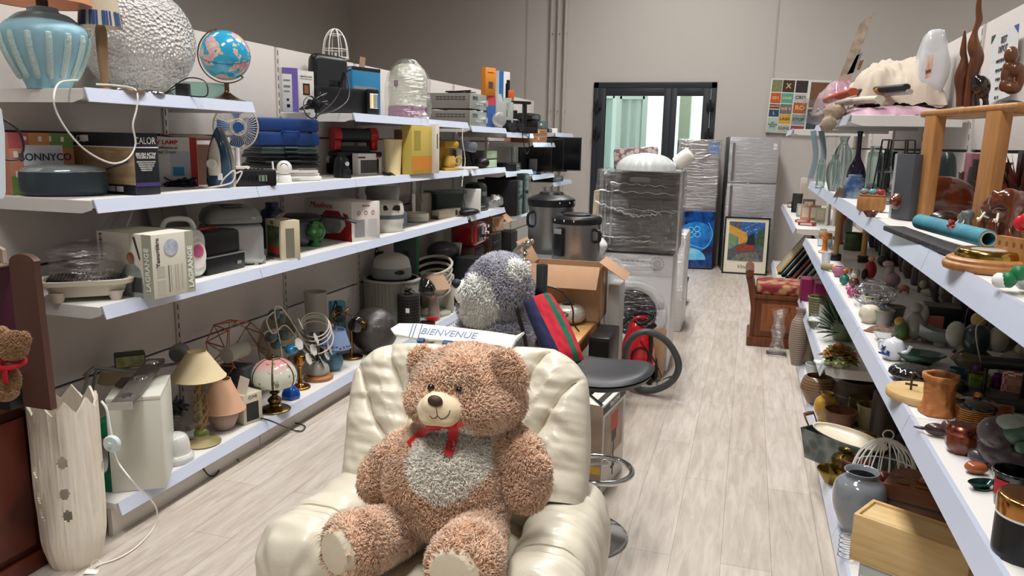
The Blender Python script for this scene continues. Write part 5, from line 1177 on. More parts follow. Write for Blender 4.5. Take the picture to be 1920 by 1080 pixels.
b=B(); b.box((r*1.0,-r*0.3,h*0.4),(0.03,0.06,h*0.5),0.01); obj('side_handle',b,mat('#5d656b',.4),fr)
q=fr.location; sp_=T('steamer_basket','grey two tier steamer basket stacked behind the cream fryer','steamer',(q.x-0.12,q.y+0.21,Z1)); hh=height_at(sp_.location,727,350)-Z1
b=B(); b.lathe(prof([(0.105,0),(0.11,0.01),(0.12,hh*0.8)]),seg=36); obj('lower_bowl',b,mat('#8b8d8b',.4),sp_); b=B(); b.lathe(prof([(0.125,hh*0.8),(0.13,hh*0.9),(0.12,hh)]),seg=36); obj('upper_tray',b,mat('#8b8d8b',.35),sp_)
q=ox(640,372,-2.70); b=B(); b.lathe(prof([(0.12,0),(0.12,0.10),(0.09,0.16),(0.01,0.18),(0,.18)]),seg=36); one('clear_cover',b,clearfilm(0.2,.05),'clear plastic dome cover behind the white and red fryer box','cover',(-2.70,q.y+0.12,Z1))
c,r,h=R(780,418,398,24,Z1)
wf=T('waffle_maker','flat round off white waffle maker with upright handle in the third bay','waffle maker',(c.x,c.y,Z1),0.8)
b=B(); b.lathe(prof([(r*.8,0),(r,h*0.15),(r,h*0.5)]),seg=36); obj('base',b,mat('#c9c5b8',.4),wf); b=B(); b.lathe(prof([(r,h*0.52),(r,h*0.8),(r*0.9,h),(0,h*1.03)]),seg=36); obj('lid',b,mat('#c9c5b8',.4),wf)
b=B(); b.box((0,r*0.5,h*1.9),(0.03,0.02,h*2),0.006); obj('handle',b,W1,wf)
m,rz,w,h=Fx((795,413),(820,408),Z1,366); carton('grey_carton','plain greige box standing behind the waffle maker','box',m+V((-0.08,0.10,0)),rz,0.2,0.06,h,[mat('#a59c8b',.6),DG],[('R',.3,.8,.6,.9,1)])
q=oz(808,414,Z1); b=B(); b.cyl((0,0,0.02),(0.09,0.02,0.02),0.018); b.cyl((0.09,0.02,0.02),(0.16,0.03,0.014),0.012,mi=1); one('orange_screwdriver',b,[mat('#c56a24',.4),BK],'orange and black hand tool lying by the waffle maker','tool',(q.x-0.1,q.y,Z1),0.7)
q=ox(835,392,-2.55); gb=T('green_storage_box','dark green plastic basin with flat rim in the fourth bay','basin',(q.x,q.y,Z1),0.9); zt=height_at(q,835,357)-Z1
b=B(); b.loops([rrect(.13,.09,0.0,.4),rrect(.15,.105,zt*.9,.4)]); obj('basin_body',b,mat('#2b3a36',.35),gb); b=B(); b.loops([rrect(.175,.125,zt*.9,.4),rrect(.175,.125,zt,.4)]); obj('rim',b,mat('#3f4c49',.3),gb)
m,rz,w,h=Fx((822,412),(862,405),Z1,396); carton('beige_tray_box','low beige slotted box at the shelf end of the fourth bay','box',m+V((0,0.02,0)),rz,w,0.07,h,[mat('#b9ae9a',.6),DG],[('F',.75,.2,.85,.8,1)])
c,r,h=R(880,403,388,15,0.965); b=B(); b.ell((0,0,h*0.5),(r*1.5,r*0.9,h*0.5),24); one('black_iron_cover',b,BK,'glossy black rounded appliance at the start of the fifth bay lower shelf','appliance',(c.x,c.y,0.955),1.0)
# ---- third top bay (z 1.75): boxes, case, photo frame, helmet
ZT=1.75
def Ht(x,y,X,z=ZT):p_=hi(x,y,X,z); return p_
a=Ht(531,208,-2.66); b_=Ht(560,208,-2.60); d=b_-a; m=(a+b_)/2; zt=height_at(m,545,127)-ZT
pk=carton('photo_frame_box','purple and white upright box leftmost on the third bay top shelf','box',m,math.atan2(d.y,d.x),d.length,0.06,zt,[mat('#d6d3d0',.6),mat('#6f5fa8',.5),mat('#77767a',.6),BK],[('F',.62,0,1,1,1),('F',0,.86,1,1,1),('F',.08,.55,.5,.6,2),('F',.08,.45,.45,.48,2),('F',.08,.7,.5,.73,2),('F',.25,.25,.4,.3,3),('F',.25,.1,.45,.17,3)])
a=Ht(561,208,-2.64); b_=Ht(590,208,-2.60); d=b_-a; m=(a+b_)/2; zt=height_at(m,575,133)-ZT
wk=carton('picture_frame_box','white upright box with small portrait print beside the purple box','box',m,math.atan2(d.y,d.x),d.length,0.05,zt,[mat('#cfccc8',.6),BK,mat('#8a8886',.6),mat('#8a5638',.5)],[('F',.28,.42,.72,.70,1),('F',.36,.46,.64,.66,3),('F',.1,.80,.9,.815,2),('F',.15,.06,.3,.12,1)])
text('Digital Photo Frame',0.011,wk,(0,-0.002,zt*0.87),FR,mat('#3a3a3a',.5))
q=Ht(612,208,-2.72); zt=height_at(q,612,102)-ZT
ca=T('upright_case','black rounded hard case standing upright behind the cables','case',(q.x,q.y+0.02,ZT),0.95)
b=B(); b.box((0,0,zt/2),(0.26,0.11,zt),0.05,seg=5,rot=(0,0.06,0)); obj('case_shell',b,BK,ca); b=B(); b.box((0,-0.058,zt/2),(0.20,0.004,zt*0.8),0.0,rot=(0,0.06,0)); obj('case_panel',b,DG,ca)
tangle('black tangled cable hanging over the front of the third bay top shelf',Ht(590,208,-2.36).x,Ht(590,208,-2.36).y,ZT,0.10,26,0.004,M_BLACK,12,hh=0.14)
cord('cable_loop',[tuple(ox(x,y,X)) for x,y,X in((640,165,-2.44),(625,190,-2.42),(600,212,-2.30),(585,222,-2.29),(572,210,-2.31),(570,190,-2.36),(582,180,-2.38),(595,195,-2.36),(592,222,-2.30),(600,214,-2.33),(625,208,-2.38),(650,190,-2.42),(655,165,-2.45),(645,135,-2.5),(630,140,-2.5))],0.004,M_BLACK,label='black lead looping over the shelf edge from the digital photo viewer',cat='cable')
a=Ht(600,212,-2.56); b_=Ht(706,212,-2.40); d=b_-a; m=(a+b_)/2; zt=height_at(m,690,166)-ZT
pv=T('photo_viewer','black box shaped viewer with small lit screen on the third bay top shelf','viewer',m,math.atan2(d.y,d.x)); w=d.length
b=B(); b.bx(-w/2,w/2,0,0.14,0,zt,0.012); b.bx(w/2-0.10,w/2+0.002,-0.03,0.0,0,zt*1.02,0.012); obj('housing',b,mat('#17181b',.35),pv)
b=B(); b.bx(w/2-0.085,w/2-0.015,-0.033,-0.028,zt*0.28,zt*0.85); sc_=obj('screen',b,mat('#e8ece8',.3,emit=0.6),pv)
for k,c_ in enumerate(('#e0a83c','#f2ead0','#c98d30','#3f6b4f','#5b8fb0','#2c3f3a')):
 b=B(); b.bx(w/2-0.083+k*0.0115,w/2-0.083+k*0.0115+0.008,-0.034,-0.032,zt*0.30,zt*0.82); obj('screen_picture',b,mat(c_,.3,emit=0.5),sc_)
b=B(); b.box((-w*0.12,0.05,zt+0.02),(0.12,0.04,0.04),0.004,rot=(0,0,.3)); b.tube(smoothpts([(-w*0.1,0.03,zt),(-w*0.02,0.02,zt+0.10),(w*0.08,0.03,zt+0.12)]),0.012,8); obj('viewer_arm',b,BK,pv)
a=Ht(655,205,-2.66); b_=Ht(708,205,-2.58); d=b_-a; m=(a+b_)/2; zt=height_at(m,690,126)-ZT
bb=carton('baby_monitor_box','blue and grey carton with open flap behind the black viewer','box',m+V((0,0.05,0)),math.atan2(d.y,d.x),d.length,0.10,zt,[mat('#2a78a4',.5),mat('#7c8084',.5),WP,mat('#17191c',.5)],[('F',.05,.05,.85,.62,1),('F',0,.93,1,1,3),('R',0,0,1,1,2)])
text('bébé',0.03,bb,(d.length/2+0.001,0.05,zt*0.7),RT,mat('#2a4a6b',.5)); b=B(); b.box((0.01,0.05,zt+0.035),(0.07,0.003,0.08),rot=(0.15,0,0.2)); obj('cardboard_flap',b,M_CARD,bb)
q=Ht(765,215,-2.56); r=msz(37,q); zt=height_at(q,765,118)-ZT
dm=T('steriliser','pale domed steriliser with purple base wrapped in clear plastic','steriliser',(q.x,q.y,ZT),0.6)
b=B(); b.lathe(prof([(r*0.95,zt*0.24),(r*0.97,zt*0.6),(r*0.9,zt*0.8),(r*0.6,zt*0.95),(0,zt)]),seg=40); obj('dome',b,mat('#c9cbb9',.25,coat=.4),dm)
b=B(); b.lathe(prof([(r*0.9,0),(r,0.01),(r*0.98,zt*0.24)]),seg=40); obj('purple_base',b,mat('#7a2a68',.35),dm); b=B(); b.box((-r*0.7,-r*0.68,zt*0.62),(0.03,0.02,0.05),0.008,rot=(0,0,-.8)); obj('purple_catch',b,mat('#5f1f4e',.35),dm)
b=B(); b.lathe(prof([(r*1.05,0.0),(r*1.15,zt*0.15),(r*1.12,zt*0.5),(r*1.05,zt*0.75),(r*0.5,zt*1.03),(r*.1,zt*1.08)]),seg=40,caps=False,wob=lambda a,z:1+0.05*math.sin(a*7+z*30)); obj('plastic_bag',b,clearfilm(.2,.08),dm)
b=B(); P0=ox(800,205,-2.30)
b.grid(lambda u,v:P0+V((-0.02-0.10*(1-u)*(1-v)+0.02*math.sin(9*v),(u-0.5)*0.16*(1-0.6*(1-v))+0.01*math.sin(v*12),-0.12+0.22*v+0.01*math.sin(u*14))),16,16); one('hanging_plastic',b,clearfilm(.3,.1),'clear plastic bag tail hanging over the shelf edge above the yellow carton','plastic bag')
q=ox(628,103,-2.86); r=msz(24,q); zt=height_at(q,628,55)-2.15
b=B()
for k in range(4):
 a=PI*k/4; b.tube([V((r*math.cos(t)*math.cos(a),r*math.cos(t)*math.sin(a),zt*0.0+zt*abs(math.sin(t))**0.8)) for t in(PI*i/20 for i in range(21))],0.004,6)
b.ring((0,0,0.004),r,0.004,32); b.ring((0,0,zt*0.3),r*0.96,0.003,32); b.ring((0,0,zt*.8),r*.55,.003,24)
b.cyl((0,0,0.0),(0,0,zt*.2),.008)
one('wire_bell',b,W1,'white wire bell shape standing on top of the back panels','ornament',(-2.855,q.y,2.1525))
b=B(); b.box((0,0,0),(0.06,0.16,0.004));
# ---- fourth and fifth bay top shelf: amplifiers and boxes
for k,(x0,x1,yb,yt,lab) in enumerate(((822,908,228,199,'silver stereo amplifier, the lower of the two stacked'),(820,905,197,168,'silver stereo amplifier, the upper one with cable on top'))):
 Y0=6.42; a=V((-2.78,Y0,0));
 zt0,zt1=(1.727,1.727+0.135) if k==0 else(1.727+0.147,1.727+0.147+0.135)
 am=T('stereo_amplifier',lab,'amplifier',(-2.56,Y0+0.22,zt0),PI/2,'stacked amplifiers')
 b=B(); b.box((0,0.0,0.0675),(0.40,0.42,0.13),0.003)
 for k2 in range(2):
  for j in range(8):b.box((-0.201,-0.15+j*0.035,0.10-0.02*k2),(0.002,0.028,0.008),mi=1)
 obj('amplifier_case',b,[mat('#77736e',.5),DG],am)
 b=B(); b.box((0,-0.215,0.0675),(0.42,0.012,0.132),0.003); fp=obj('front_plate',b,mat('#b7bab6',.3,.6),am)
 b=B(); b.cyl((0.15,-0.245,0.06),(0.15,-0.22,0.06),0.028,seg=24); obj('volume_knob',b,SV,am)
 for j in range(4):b=B(); b.cyl((-0.05+0.04*j,-0.235,0.04),(-0.05+0.04*j,-0.22,0.04),0.009,seg=12); obj('small_knob',b,SV,am)
 b=B(); b.box((-0.10,-0.222,0.095),(0.12,0.003,0.03)); obj('display',b,mat('#1c2022',.2),fp)
 for sx in(-1,1):
  for sy in(-1,1):b=B(); b.cyl((sx*.16,sy*.16,-0.005),(sx*.16,sy*.16,0.004),.018); obj('rubber_foot',b,BK,am)
tangle('black cable heap on top of the upper amplifier',-2.50,6.6,2.013,0.15,16,0.005,M_BLACK,3,hh=0.02)
def tb(name,label,x0,x1,ybase,yt,X,z,mats,deco,dd=0.06,rzz=None,cat='box'):
 a,c_=hi(x0,ybase,X,z),hi(x1,ybase,X+0.06,z); d=c_-a; m=(a+c_)/2
 return carton(name,label,cat,m,math.atan2(d.y,d.x) if rzz is None else rzz,d.length,dd,height_at(m,(x0+x1)/2,yt)-z,mats,deco)
OR=mat('#d1832a',.5)
tb('blue_red_carton','small blue and red carton under the orange upright box',913,929,205,180,-2.50,1.735,[mat('#3a62a5',.5),mat('#c24a52',.5),BK],[('F',0,.7,1,1,1),('L',0,0,1,1,2)])
o=tb('orange_carton','bright orange upright box standing above the amplifiers',910,929,180,127,-2.50,1.735,[OR,mat('#4b4a48',.5),mat('#8c5520',.5)],[('F',.3,.25,.75,.5,1),('F',.2,.8,.8,.84,2)]);
zb=0
for o_ in[x for x in COL.objects if x.name.startswith('blue_red_carton')]:zb=1.735+max(v.co.z for v in o_.data.vertices)
o.location.z=zb+0.001
hz=max(v.co.z for v in o.data.vertices); k_=(height_at(o.location,920,127)-zb)/hz; o.scale.z=k_
tb('blue_white_carton','blue and white upright box beside the orange one',935,955,215,134,-2.52,1.72,[mat('#dcdad5',.5),mat('#2b6aa8',.5),BK],[('F',0,0,.4,1,1),('F',.6,.55,.8,.8,2)])
o=tb('open_grey_carton','open pale grey carton at the end of the fifth bay top shelf',930,962,228,190,-2.44,1.727,[mat('#a4aaa4',.6),mat('#6d655a',.6),DG],[('F',.6,.45,.64,.7,2)],0.12)
hh=max(v.co.z for v in o.data.vertices); b=B(); b.box((0,0.06,hh+0.035),(0.10,0.004,0.08),rot=(-0.3,0,0)); b.box((0.05,0.0,hh+0.01),(0.003,0.09,0.06),rot=(0,0.5,0)); obj('flap',b,mat('#a4aaa4',.6),o)
q=hi(936,228,-2.40,1.727); b=B(); b.lathe([(0.06,0),(0.07,0.01),(0.07,0.05),(0.055,0.06)],(0,0,0.085),28,(PI/2,0,0)); b.box((0,-0.02,0.02),(0.06,0.05,0.04)); one('round_speaker',b,SV,'small silver round speaker in front of the open grey carton','speaker',(q.x,q.y-.05,1.727),0.9)
for k,(x,lab) in enumerate(((950,'black camera with lens at the sixth bay top shelf edge'),(968,'black camcorder lying right of the small camera'))):
 q=hi(x,240,-2.38,1.69); t_=T('old_camera',lab,'camera',(q.x,q.y+0.05,1.692),0.8,'cameras on the sixth bay top shelf'); b=B(); b.box((0,0,0.05),(0.15,0.07,0.10),0.012); b.box((0,0,0.11),(0.05,0.05,0.03),0.008); obj('camera_body',b,BK,t_); b=B(); b.lathe([(0.036,0),(0.04,0.02),(0.036,0.06)],(0.0,-0.03,0.05),24,(PI/2,0,0)); obj('lens',b,DG,t_)
cord('camera_strap',[tuple(ox(x,y,-2.30)) for x,y in((975,232),(980,255),(984,280),(988,288),(992,280),(992,255),(994,242))],0.005,BK,label='black camera strap hanging below the sixth bay shelf',cat='strap')
q=ox(985,230,-2.5); qq=hi(985,238,-2.5,1.69)
gp=T('glue_gun_rack','black bracket shaped device with orange clamp above the cameras','bracket',(-2.42,7.98,1.692),0.95); hh=height_at(qq,985,198)-1.692
b=B(); b.box((-0.12,0,hh*.5),(.03,.05,hh),.005); b.box((.14,0,hh*.5),(.03,.05,hh),.005); b.box((0,0,hh),(.42,.05,.03),.006); b.box((-.02,0,hh*.6),(.10,.05,.09),.01); b.bx(-.25,.25,-.1,.08,0,.06,.01); obj('bracket_body',b,BK,gp)
b=B(); b.box((-.06,0,hh+.07),(.08,.05,.10),.01); obj('orange_clamp',b,mat('#cf5f2c',.5),gp); b=B(); b.cyl((-.09,0,hh+.05),(-.09,0,hh+.22),.022); obj('knob_stick',b,BK,gp)
a=hi(996,262,-2.5,1.6);
for k in range(2):
 zb=1.602+k*0.078; bx_=carton('tv_bracket_box',('brown flat wall bracket box, lower of two','brown flat wall bracket box, upper of two')[k],'box',(-2.36,8.85,zb),PI/2,0.62,0.34,0.074,[mat('#a8764f',.7),mat('#4a3526',.6),WP],[('F',.45,.3,.95,.36,1),('F',.35,.4,.41,.7,2),('F',.5,.6,.9,.66,1)],group='brown bracket boxes')
 text('TV',0.05,bx_,(-0.25,-0.0015,0.037),FR,mat('#3a2a20',.6),bold=0.001)
carton('small_brown_carton','small dark brown carton left of the flat bracket boxes','box',(-2.37,8.44,1.597),PI/2,0.16,0.2,0.075,[mat('#7a5038',.7)])
bd_=T('black_recorder','wide black video recorder on the far top shelf above brown boxes','recorder',(-2.52,9.0,1.757),PI/2)
b=B(); b.box((0,0,.045),(.5,.3,.09),.008); obj('recorder_case',b,BK,bd_); b=B(); b.box((-.1,-.152,.05),(.07,.004,.02)); obj('sticker',b,WP,bd_)
b=B(); b.box((0.03,0.0,.14),(.42,.2,.08),.03); one('black_printer',b,BK,'black rounded printer lying on the far video recorder','printer',(-2.52,8.87,1.748),PI/2)
for k,(Y,z0,z1,x0,w_,lab) in enumerate(((9.55,1.25,1.68,-2.30,.62,'large black flat television side on at the far end, nearest the aisle'),(9.35,1.25,1.66,-2.42,.5,'black flat television behind the largest far screen'),(9.15,1.25,1.64,-2.5,.45,'smaller black flat television leftmost of the far screens'))):
 t_=T('television',lab,'television',(x0,Y,z0),0.35,'flat televisions at the far end'); b=B(); b.box((0,0,(z1-z0)/2),(w_*.9,.035,z1-z0-.02),.006); obj('housing',b,BK,t_); b=B(); b.box((0,-.019,(z1-z0)/2),(w_*.84,.003,z1-z0-.05)); obj('screen',b,mat('#08090b',.08),t_); b=B(); b.box((0,0,0.004),(.2,.15,.012),.003); obj('stand',b,BK,t_)
# ---- fifth/sixth/seventh bays middle: hifi, tuners, tower
for k,(z,lab) in enumerate(((1.352,'grey tuner under the green lit cassette deck'),(1.352+.085,'cassette deck with pale green lit front in the sixth bay'))):
 t_=T('tuner',lab,'hifi unit',(-2.55,7.15,z+.001),PI/2,'hifi units of the fifth bay'); b=B(); b.box((0,0,.038),(.40,.3,.075),.004); obj('unit_case',b,mat('#5d5f5e',.4),t_); b=B(); b.box((0.03,-.155,.038),(.30,.012,.07),.003); obj('lit_front',b,mat('#a9bf9a',.3,emit=.25),t_)
for(Y,z0,hh,w_,lab) in((7.85,.858,.42,.20,'tall black computer tower with green lit panel beside the boilers'),(7.62,.858,.36,.20,'black computer tower left of the tall one')):
 t_=T('computer_tower',lab,'computer',(-2.45,Y,z0),PI/2,'computer towers'); b=B(); b.box((0,0,hh/2),(w_,.42,hh),.006); obj('tower_case',b,BK,t_); b=B(); b.box((0,-.215,hh/2),(w_-.01,.012,hh-.01),.004); fp=obj('front_panel',b,mat('#2c3332',.3),t_)
 for j in range(4):b=B(); b.box((0,-.223,hh*.9-j*.06),(w_*.75,.004,.035),.002); obj('drive_bay',b,mat('#4f5b57',.3),fp)
 b=B(); b.cyl((.02,-.224,hh*.55),(.02,-.235,hh*.55),.02); obj('dial',b,DG,t_)
rg=random.Random(11)
for k,(nm,lab,Y,z,w_,d_,h_,m_) in enumerate((('game_console','black shiny game console lying in plastic at the fifth bay',6.85,.958,.30,.22,.07,BK),('white_router','slim white router leaning upright near the black console',6.62,.958,.03,.18,.22,W1),('black_speaker','round topped black speaker behind the white router',6.98,.958,.20,.18,.26,mat('#1f2a27',.3)),('disc_stack','stack of dark disc cases on the fifth bay lower shelf',6.50,.958,.14,.18,.05,DG),('brown_cassette','small brown cassette box at the fifth bay shelf edge',6.75,.958,.10,.12,.03,mat('#8a4f3a',.5)),('black_scanner','flat black scanner on the sixth bay middle shelf',7.9,1.303,.36,.28,.08,BK),('blue_white_pack','flat blue and white packet on the seventh bay shelf',8.6,1.233,.30,.2,.04,mat('#4a86a8',.5)),('black_tray','thin black tray on the seventh bay shelf',8.95,1.233,.40,.25,.03,BK),('far_console','black set top box on the far lower shelf',9.7,1.113,.4,.3,.07,BK),('grey_speaker','small grey speaker with pale front near the far screens',9.0,1.265,.09,.09,.14,GR),('grey_modem','small dark modem at the far top shelf edge',9.6,1.723,.14,.1,.05,BK),('pale_carton','small white carton at the end of the far top shelf',9.95,1.723,.10,.1,.06,WP))):
 b=B(); b.box((0,0,h_/2),(w_,d_,h_),.006 if k!=2 else .05); b.box((0,-d_/2-.001,h_*.6),(w_*.5,.002,h_*.15),mi=1); one(nm,b,[m_,GR],lab,nm.split('_')[-1],(-2.48 if k!=1 else-2.40,Y,z),PI/2+(0.15 if k%2 else-.1))
q=V((-2.42,7.25,.96)); me=blob_mesh([(V((0,0,.05)),(.12,.09,.05),None),(V((.05,0,.08)),(.07,.07,.05),None)],.008,2)
for v in me.vertices:v.co+=V((noise.noise(v.co*30),noise.noise(v.co*30+V((5,0,0))),noise.noise(v.co*25)))*.018
o=plush_obj('plastic_bag',me,[clearfilm(.35,.1)]); o.location=q; tagit(o,'crumpled clear plastic bag at the end of the fifth bay lower shelf','plastic bag')
for k,pts in enumerate((((868,235),(867,262),(872,300),(868,330),(866,350)),((864,330),(870,345),(868,370),(872,386)),((790,340),(788,360),(792,378)),((918,405),(928,430),(936,448),(925,455)))):
 cord('hanging_cable',[tuple(ox(x,y,-2.295)) for x,y in pts],.004,(W1,M_BLACK,M_BLACK,M_BLACK)[k],label=('white cable hanging down past the fourth bay shelves','black plug lead below the white hanging cable','thin black cable hanging above the cream fryer','black cable loop hanging below the sixth bay shelf')[k],cat='cable')
# ---- bottom deck: lamps
L0=0.147
def lamp(label,loc,rz,base,bm_,r0,r1,z0,z1,sm,tilt=(0,0),extra=None,group=None):
 """shaded table lamp: base profile, then a conical shade from (r0, z0) up to (r1, z1)"""
 t=T('table_lamp',label,'lamp',loc,(tilt[0],tilt[1],rz),group)
 b=B(); b.lathe(prof(base),seg=32); obj('lamp_base',b,bm_,t)
 b=B(); b.lathe([(r0,z0),(r1,z1),(r1-.002,z1),(r0-.003,z0)],seg=48,caps=False); b.ring((0,0,z0),r0,.002,48); b.ring((0,0,z1),r1,.002,40)
 for a in(0,2.1,4.2):b.cyl((0,0,z1-.01),(r1*math.cos(a),r1*math.sin(a),z1-.004),.0015,seg=6)
 obj('lampshade',b,sm,t)
 b=B(); b.cyl((0,0,base[-1][1]-.01),(0,0,z1-.01),.006,seg=10); obj('holder',b,BR,t); return t
M_ECRU=mat('#ddcba4',.8,name='ecru_shade'); M_PEACH=mat('#cfa487',.8,name='peach_shade')
q=oz(372,838,L0); zs=height_at(q,372,712)-L0; zt=height_at(q,372,664)-L0; q=q+V((-.02,.05,0))
t=lamp('cream conical shade lamp with twisted leafy stem on the bottom deck',q,0,[(.085,0),(.087,.008),(.04,.02),(.03,.06),(.012,.075),(.009,zs)],mat('#b5a478',.5,col2='#6f6b3c',vs=6),msz(49,q),msz(17,q),zs,zt,M_ECRU)
b=B()
for k in range(4):b.tube([V(((.012+.022*math.sin(PI*i/30))*math.cos(k*1.57+i*.25),(.012+.022*math.sin(PI*i/30))*math.sin(k*1.57+i*.25),.05+.008*i)) for i in range(31)],.005,6)
obj('twisted_vines',b,mat('#8c6a42',.6),t); b=B(); b.ell((0,0,.05),(.035,.035,.025),20); obj('green_fruit',b,mat('#5f6b2c',.4),t)
q=oz(415,812,L0); zs=height_at(q,415,775)-L0; zt=height_at(q,415,718)-L0; q=q+V((-.03,.06,0))
lamp('peach shade lamp on a rough pink pot beside the twisted lamp',q,0,[(.04,0),(.055,.02),(.075,.07),(.07,.10),(.04,.12),(.012,.13),(.01,zs)],mat('#b0958a',.8,bump=.6,bs=60),msz(40,q),msz(16,q),zs,zt,M_PEACH)
A,C_,D_=oz(211,924,L0),oz(312,915,L0),oz(322,870,L0)
m,rz,w,d=box3(A,C_,D_); zt=height_at(C_,310,741)-L0
wb=T('white_cabinet','white laminated cabinet box standing at the near end of the bottom deck','cabinet',m,rz+.02)
b=B(); b.bx(-w/2,w/2,.021,.30,0,zt-.018,.002); obj('carcass',b,mat('#d3d3c8',.4),wb)
b=B(); b.bx(-w/2,w/2,.0,.30,zt-.017,zt,.002); obj('top_panel',b,mat('#d3d3c8',.4),wb); b=B(); b.bx(-w/2,w/2,.0,.018,0,zt-.018,.002); obj('cabinet_front',b,mat('#d3d3c8',.4),wb)
zl=height_at(m,250,752)
p0,p1=V((m.x-.05,m.y-.06,L0+zt+.035)),V((m.x-.02,m.y+.30,L0+zt+.038))
p0=on_ax(2,L0+zt+.035,225,758); p1=on_ax(2,L0+zt+.035,292,673); d3=p1-p0; lt=T('ceiling_light_bar','brown metal light bar with three round spots lying on the white cabinet','light fitting',(p0+p1)/2,math.atan2(d3.y,d3.x))
Lw=d3.length; b=B(); b.bx(-Lw/2,Lw/2,-.04,.04,-.02,.004,.006); obj('bar',b,mat('#66605b',.4,.3),lt); b=B(); b.bx(-Lw/2-.003,-Lw/2+.01,-.042,.042,-.022,.005); obj('end_trim',b,mat('#b5b3ae',.3,.6),lt)
for k in(-.36,.02,.38):b=B(); b.lathe([(.028,0),(.026,.004),(.001,.005)],(k*Lw,0,.004),24); obj('spot',b,M_CHROME,lt)
b=B(); b.box((.04,.07,-.018),(.10,.05,.01),.002); obj('mounting_plate',b,mat('#4d4742',.5),lt)
pts=[on_ax(0,-2.62,x,y) for x,y in((158,705),(175,690),(240,695),(298,687),(330,682))]
b=B(); b.tube(pts,.008,8); b.tube([on_ax(0,-2.58,165,700),on_ax(0,-2.58,150,760)],.006,8); b.tube([on_ax(0,-2.58,180,695),on_ax(0,-2.58,170,750)],.006,8); q=on_ax(0,-2.6,338,660); b.lathe(prof([(.0,-.03),(.04,-.02),(.045,.03),(.03,.05),(0,.05)]),q,24,(PI/2,0,.4)); b.cyl(q,q+V((0.0,0,-.05)),.01)
one('articulated_lamp',b,mat('#7d7e80',.4,.5),'grey articulated desk lamp arm lying behind the white cabinet','lamp')
q=on_ax(0,-2.70,220,692); b=B(); b.lathe([(.085,0),(.065,.055),(.063,.055),(.083,0)],seg=36,caps=False); one('beige_lampshade',b,mat('#b8a98c',.8),'small beige round shade resting behind the white cabinet','lampshade',(q.x,q.y,L0+zt-.06))
q=on_ax(0,-2.72,243,668); b=B(); b.box((0,0,.03),(.13,.08,.06),.003); b.box((0,-.041,.03),(.12,.002,.05),mi=1); b.box((0,0,.061),(.12,.07,.002),mi=2); one('bulb_box',b,[mat('#2f4a2a',.5),mat('#6a7a3e',.5,col2='#c2b98a',vs=20),mat('#1f3020',.5)],'small green bulb carton at the back panel above the white cabinet','box',(q.x,q.y,L0+zt-.02),.8)
q=oz(327,872,L0); r=.062; b=B(); b.lathe(prof([(r*1.2,0),(r*1.25,.02),(r*1.1,.035),(r*1.0,.04),(r*.98,.08),(r*.8,.115),(r*.4,.13),(0,.133)]),seg=40); one('bulkhead_light',b,mat('#cfd0cc',.15,coat=.6),'white round glass bulkhead light at the foot of the white cabinet','light',(q.x-.03,q.y+.05,L0))
q=oz(205,880,L0); b=B(); b.lathe(prof([(.05,0),(.05,.05),(.02,.09),(.02,.2),(.05,.24),(.04,.30),(0,.31)]),seg=20); one('green_vase',b,mat('#1d7a55',.2,trans=.3),'green glass lamp foot peeping out behind the carved white column','vase',(-2.45,2.42,L0))
cord('plug_lead',[tuple(oz(x,y,z)) for x,y,z in((350,830,.15),(375,870,.10),(395,893,.01),(411,880,.006),(408,850,.006),(395,835,.12))],.004,M_BLACK,label='black lead drooping from the deck near the round bulkhead light',cat='cable')
cord('plug_lead',[tuple(oz(x,y,z)) for x,y,z in((400,815,.15),(425,830,.1),(440,855,.01),(448,863,.01))],.004,mat('#6a5f3c',.5),label='olive lead with plug dropping to the floor below the peach lamp',cat='cable')
b=B(); q=oz(338,780,L0); me=blob_mesh([(V((0,0,.07)),(.06,.05,.07),None),(V((.02,.02,.14)),(.05,.05,.05),None)],.008,3); me.shade_smooth(); o=plush_obj('green_bottle_bag',me,[mat('#3c4230',.4)]); o.location=q+V((-.16,.08,0)); tagit(o,'dark olive bag bundle behind the leafy stem lamp','bag')
tangle('grey cables and fittings heaped behind the leafy lamp',q.x-.05,q.y+.02,L0,.09,40,.005,mat('#5d6068',.4),21,hh=.10)
for k,(x,y) in enumerate(((345,835),(358,822),(338,815))):
 q=oz(x,y,L0); b=B(); b.cyl((0,0,.03),(.05,.02,.035),.02,seg=16); b.cyl((.05,.02,.035),(.065,.026,.037),.026,seg=16); one('lamp_socket',b,mat('#a9a9a4',.4),('pale socket nearest the leafy lamp foot','pale socket behind the leafy lamp foot','pale socket at the left of the leafy lamp')[k],'lamp socket',(q.x-.04,q.y+.03,L0),k,'sockets by the leafy lamp')
m,rz,w,d=box3(oz(432,790,L0),oz(458,798,L0),oz(478,783,L0)); zt=height_at(m,458,738)-L0
cc=carton('torn_carton','narrow white and black carton with folded up lid between the lamps','box',m,rz,max(w,.09),max(d,.07),zt,[mat('#c9c0ae',.6),mat('#232325',.5)],[('R',.15,.08,.8,.7,1)])
text('CUVE',.022,cc,(max(w,.09)/2+.001,max(d,.07)*.5,zt*.88),RT,mat('#2a2a2a',.5)); b=B(); b.box((.02,.03,zt+.04),(.07,.003,.09),rot=(-.25,.1,0)); obj('open_flap',b,mat('#cfc8ba',.6),cc)
q=oz(512,775,L0); q=q+V((-.02,.05,0)); zs=height_at(q,512,722)-L0; zt=height_at(q,512,667)-L0; r=msz(42,q)
t=T('touch_lamp','brass table lamp with round painted glass petal shade, pink and cream','lamp',q)
b=B(); b.lathe(prof([(r*.65,0),(r*.68,.008),(r*.5,.02),(r*.25,.035),(r*.32,.06),(r*.12,.085),(r*.22,.10),(r*.12,.12),(r*.4,zs)]),seg=36); obj('brass_base',b,mat('#7d6740',.25,1.0),t)
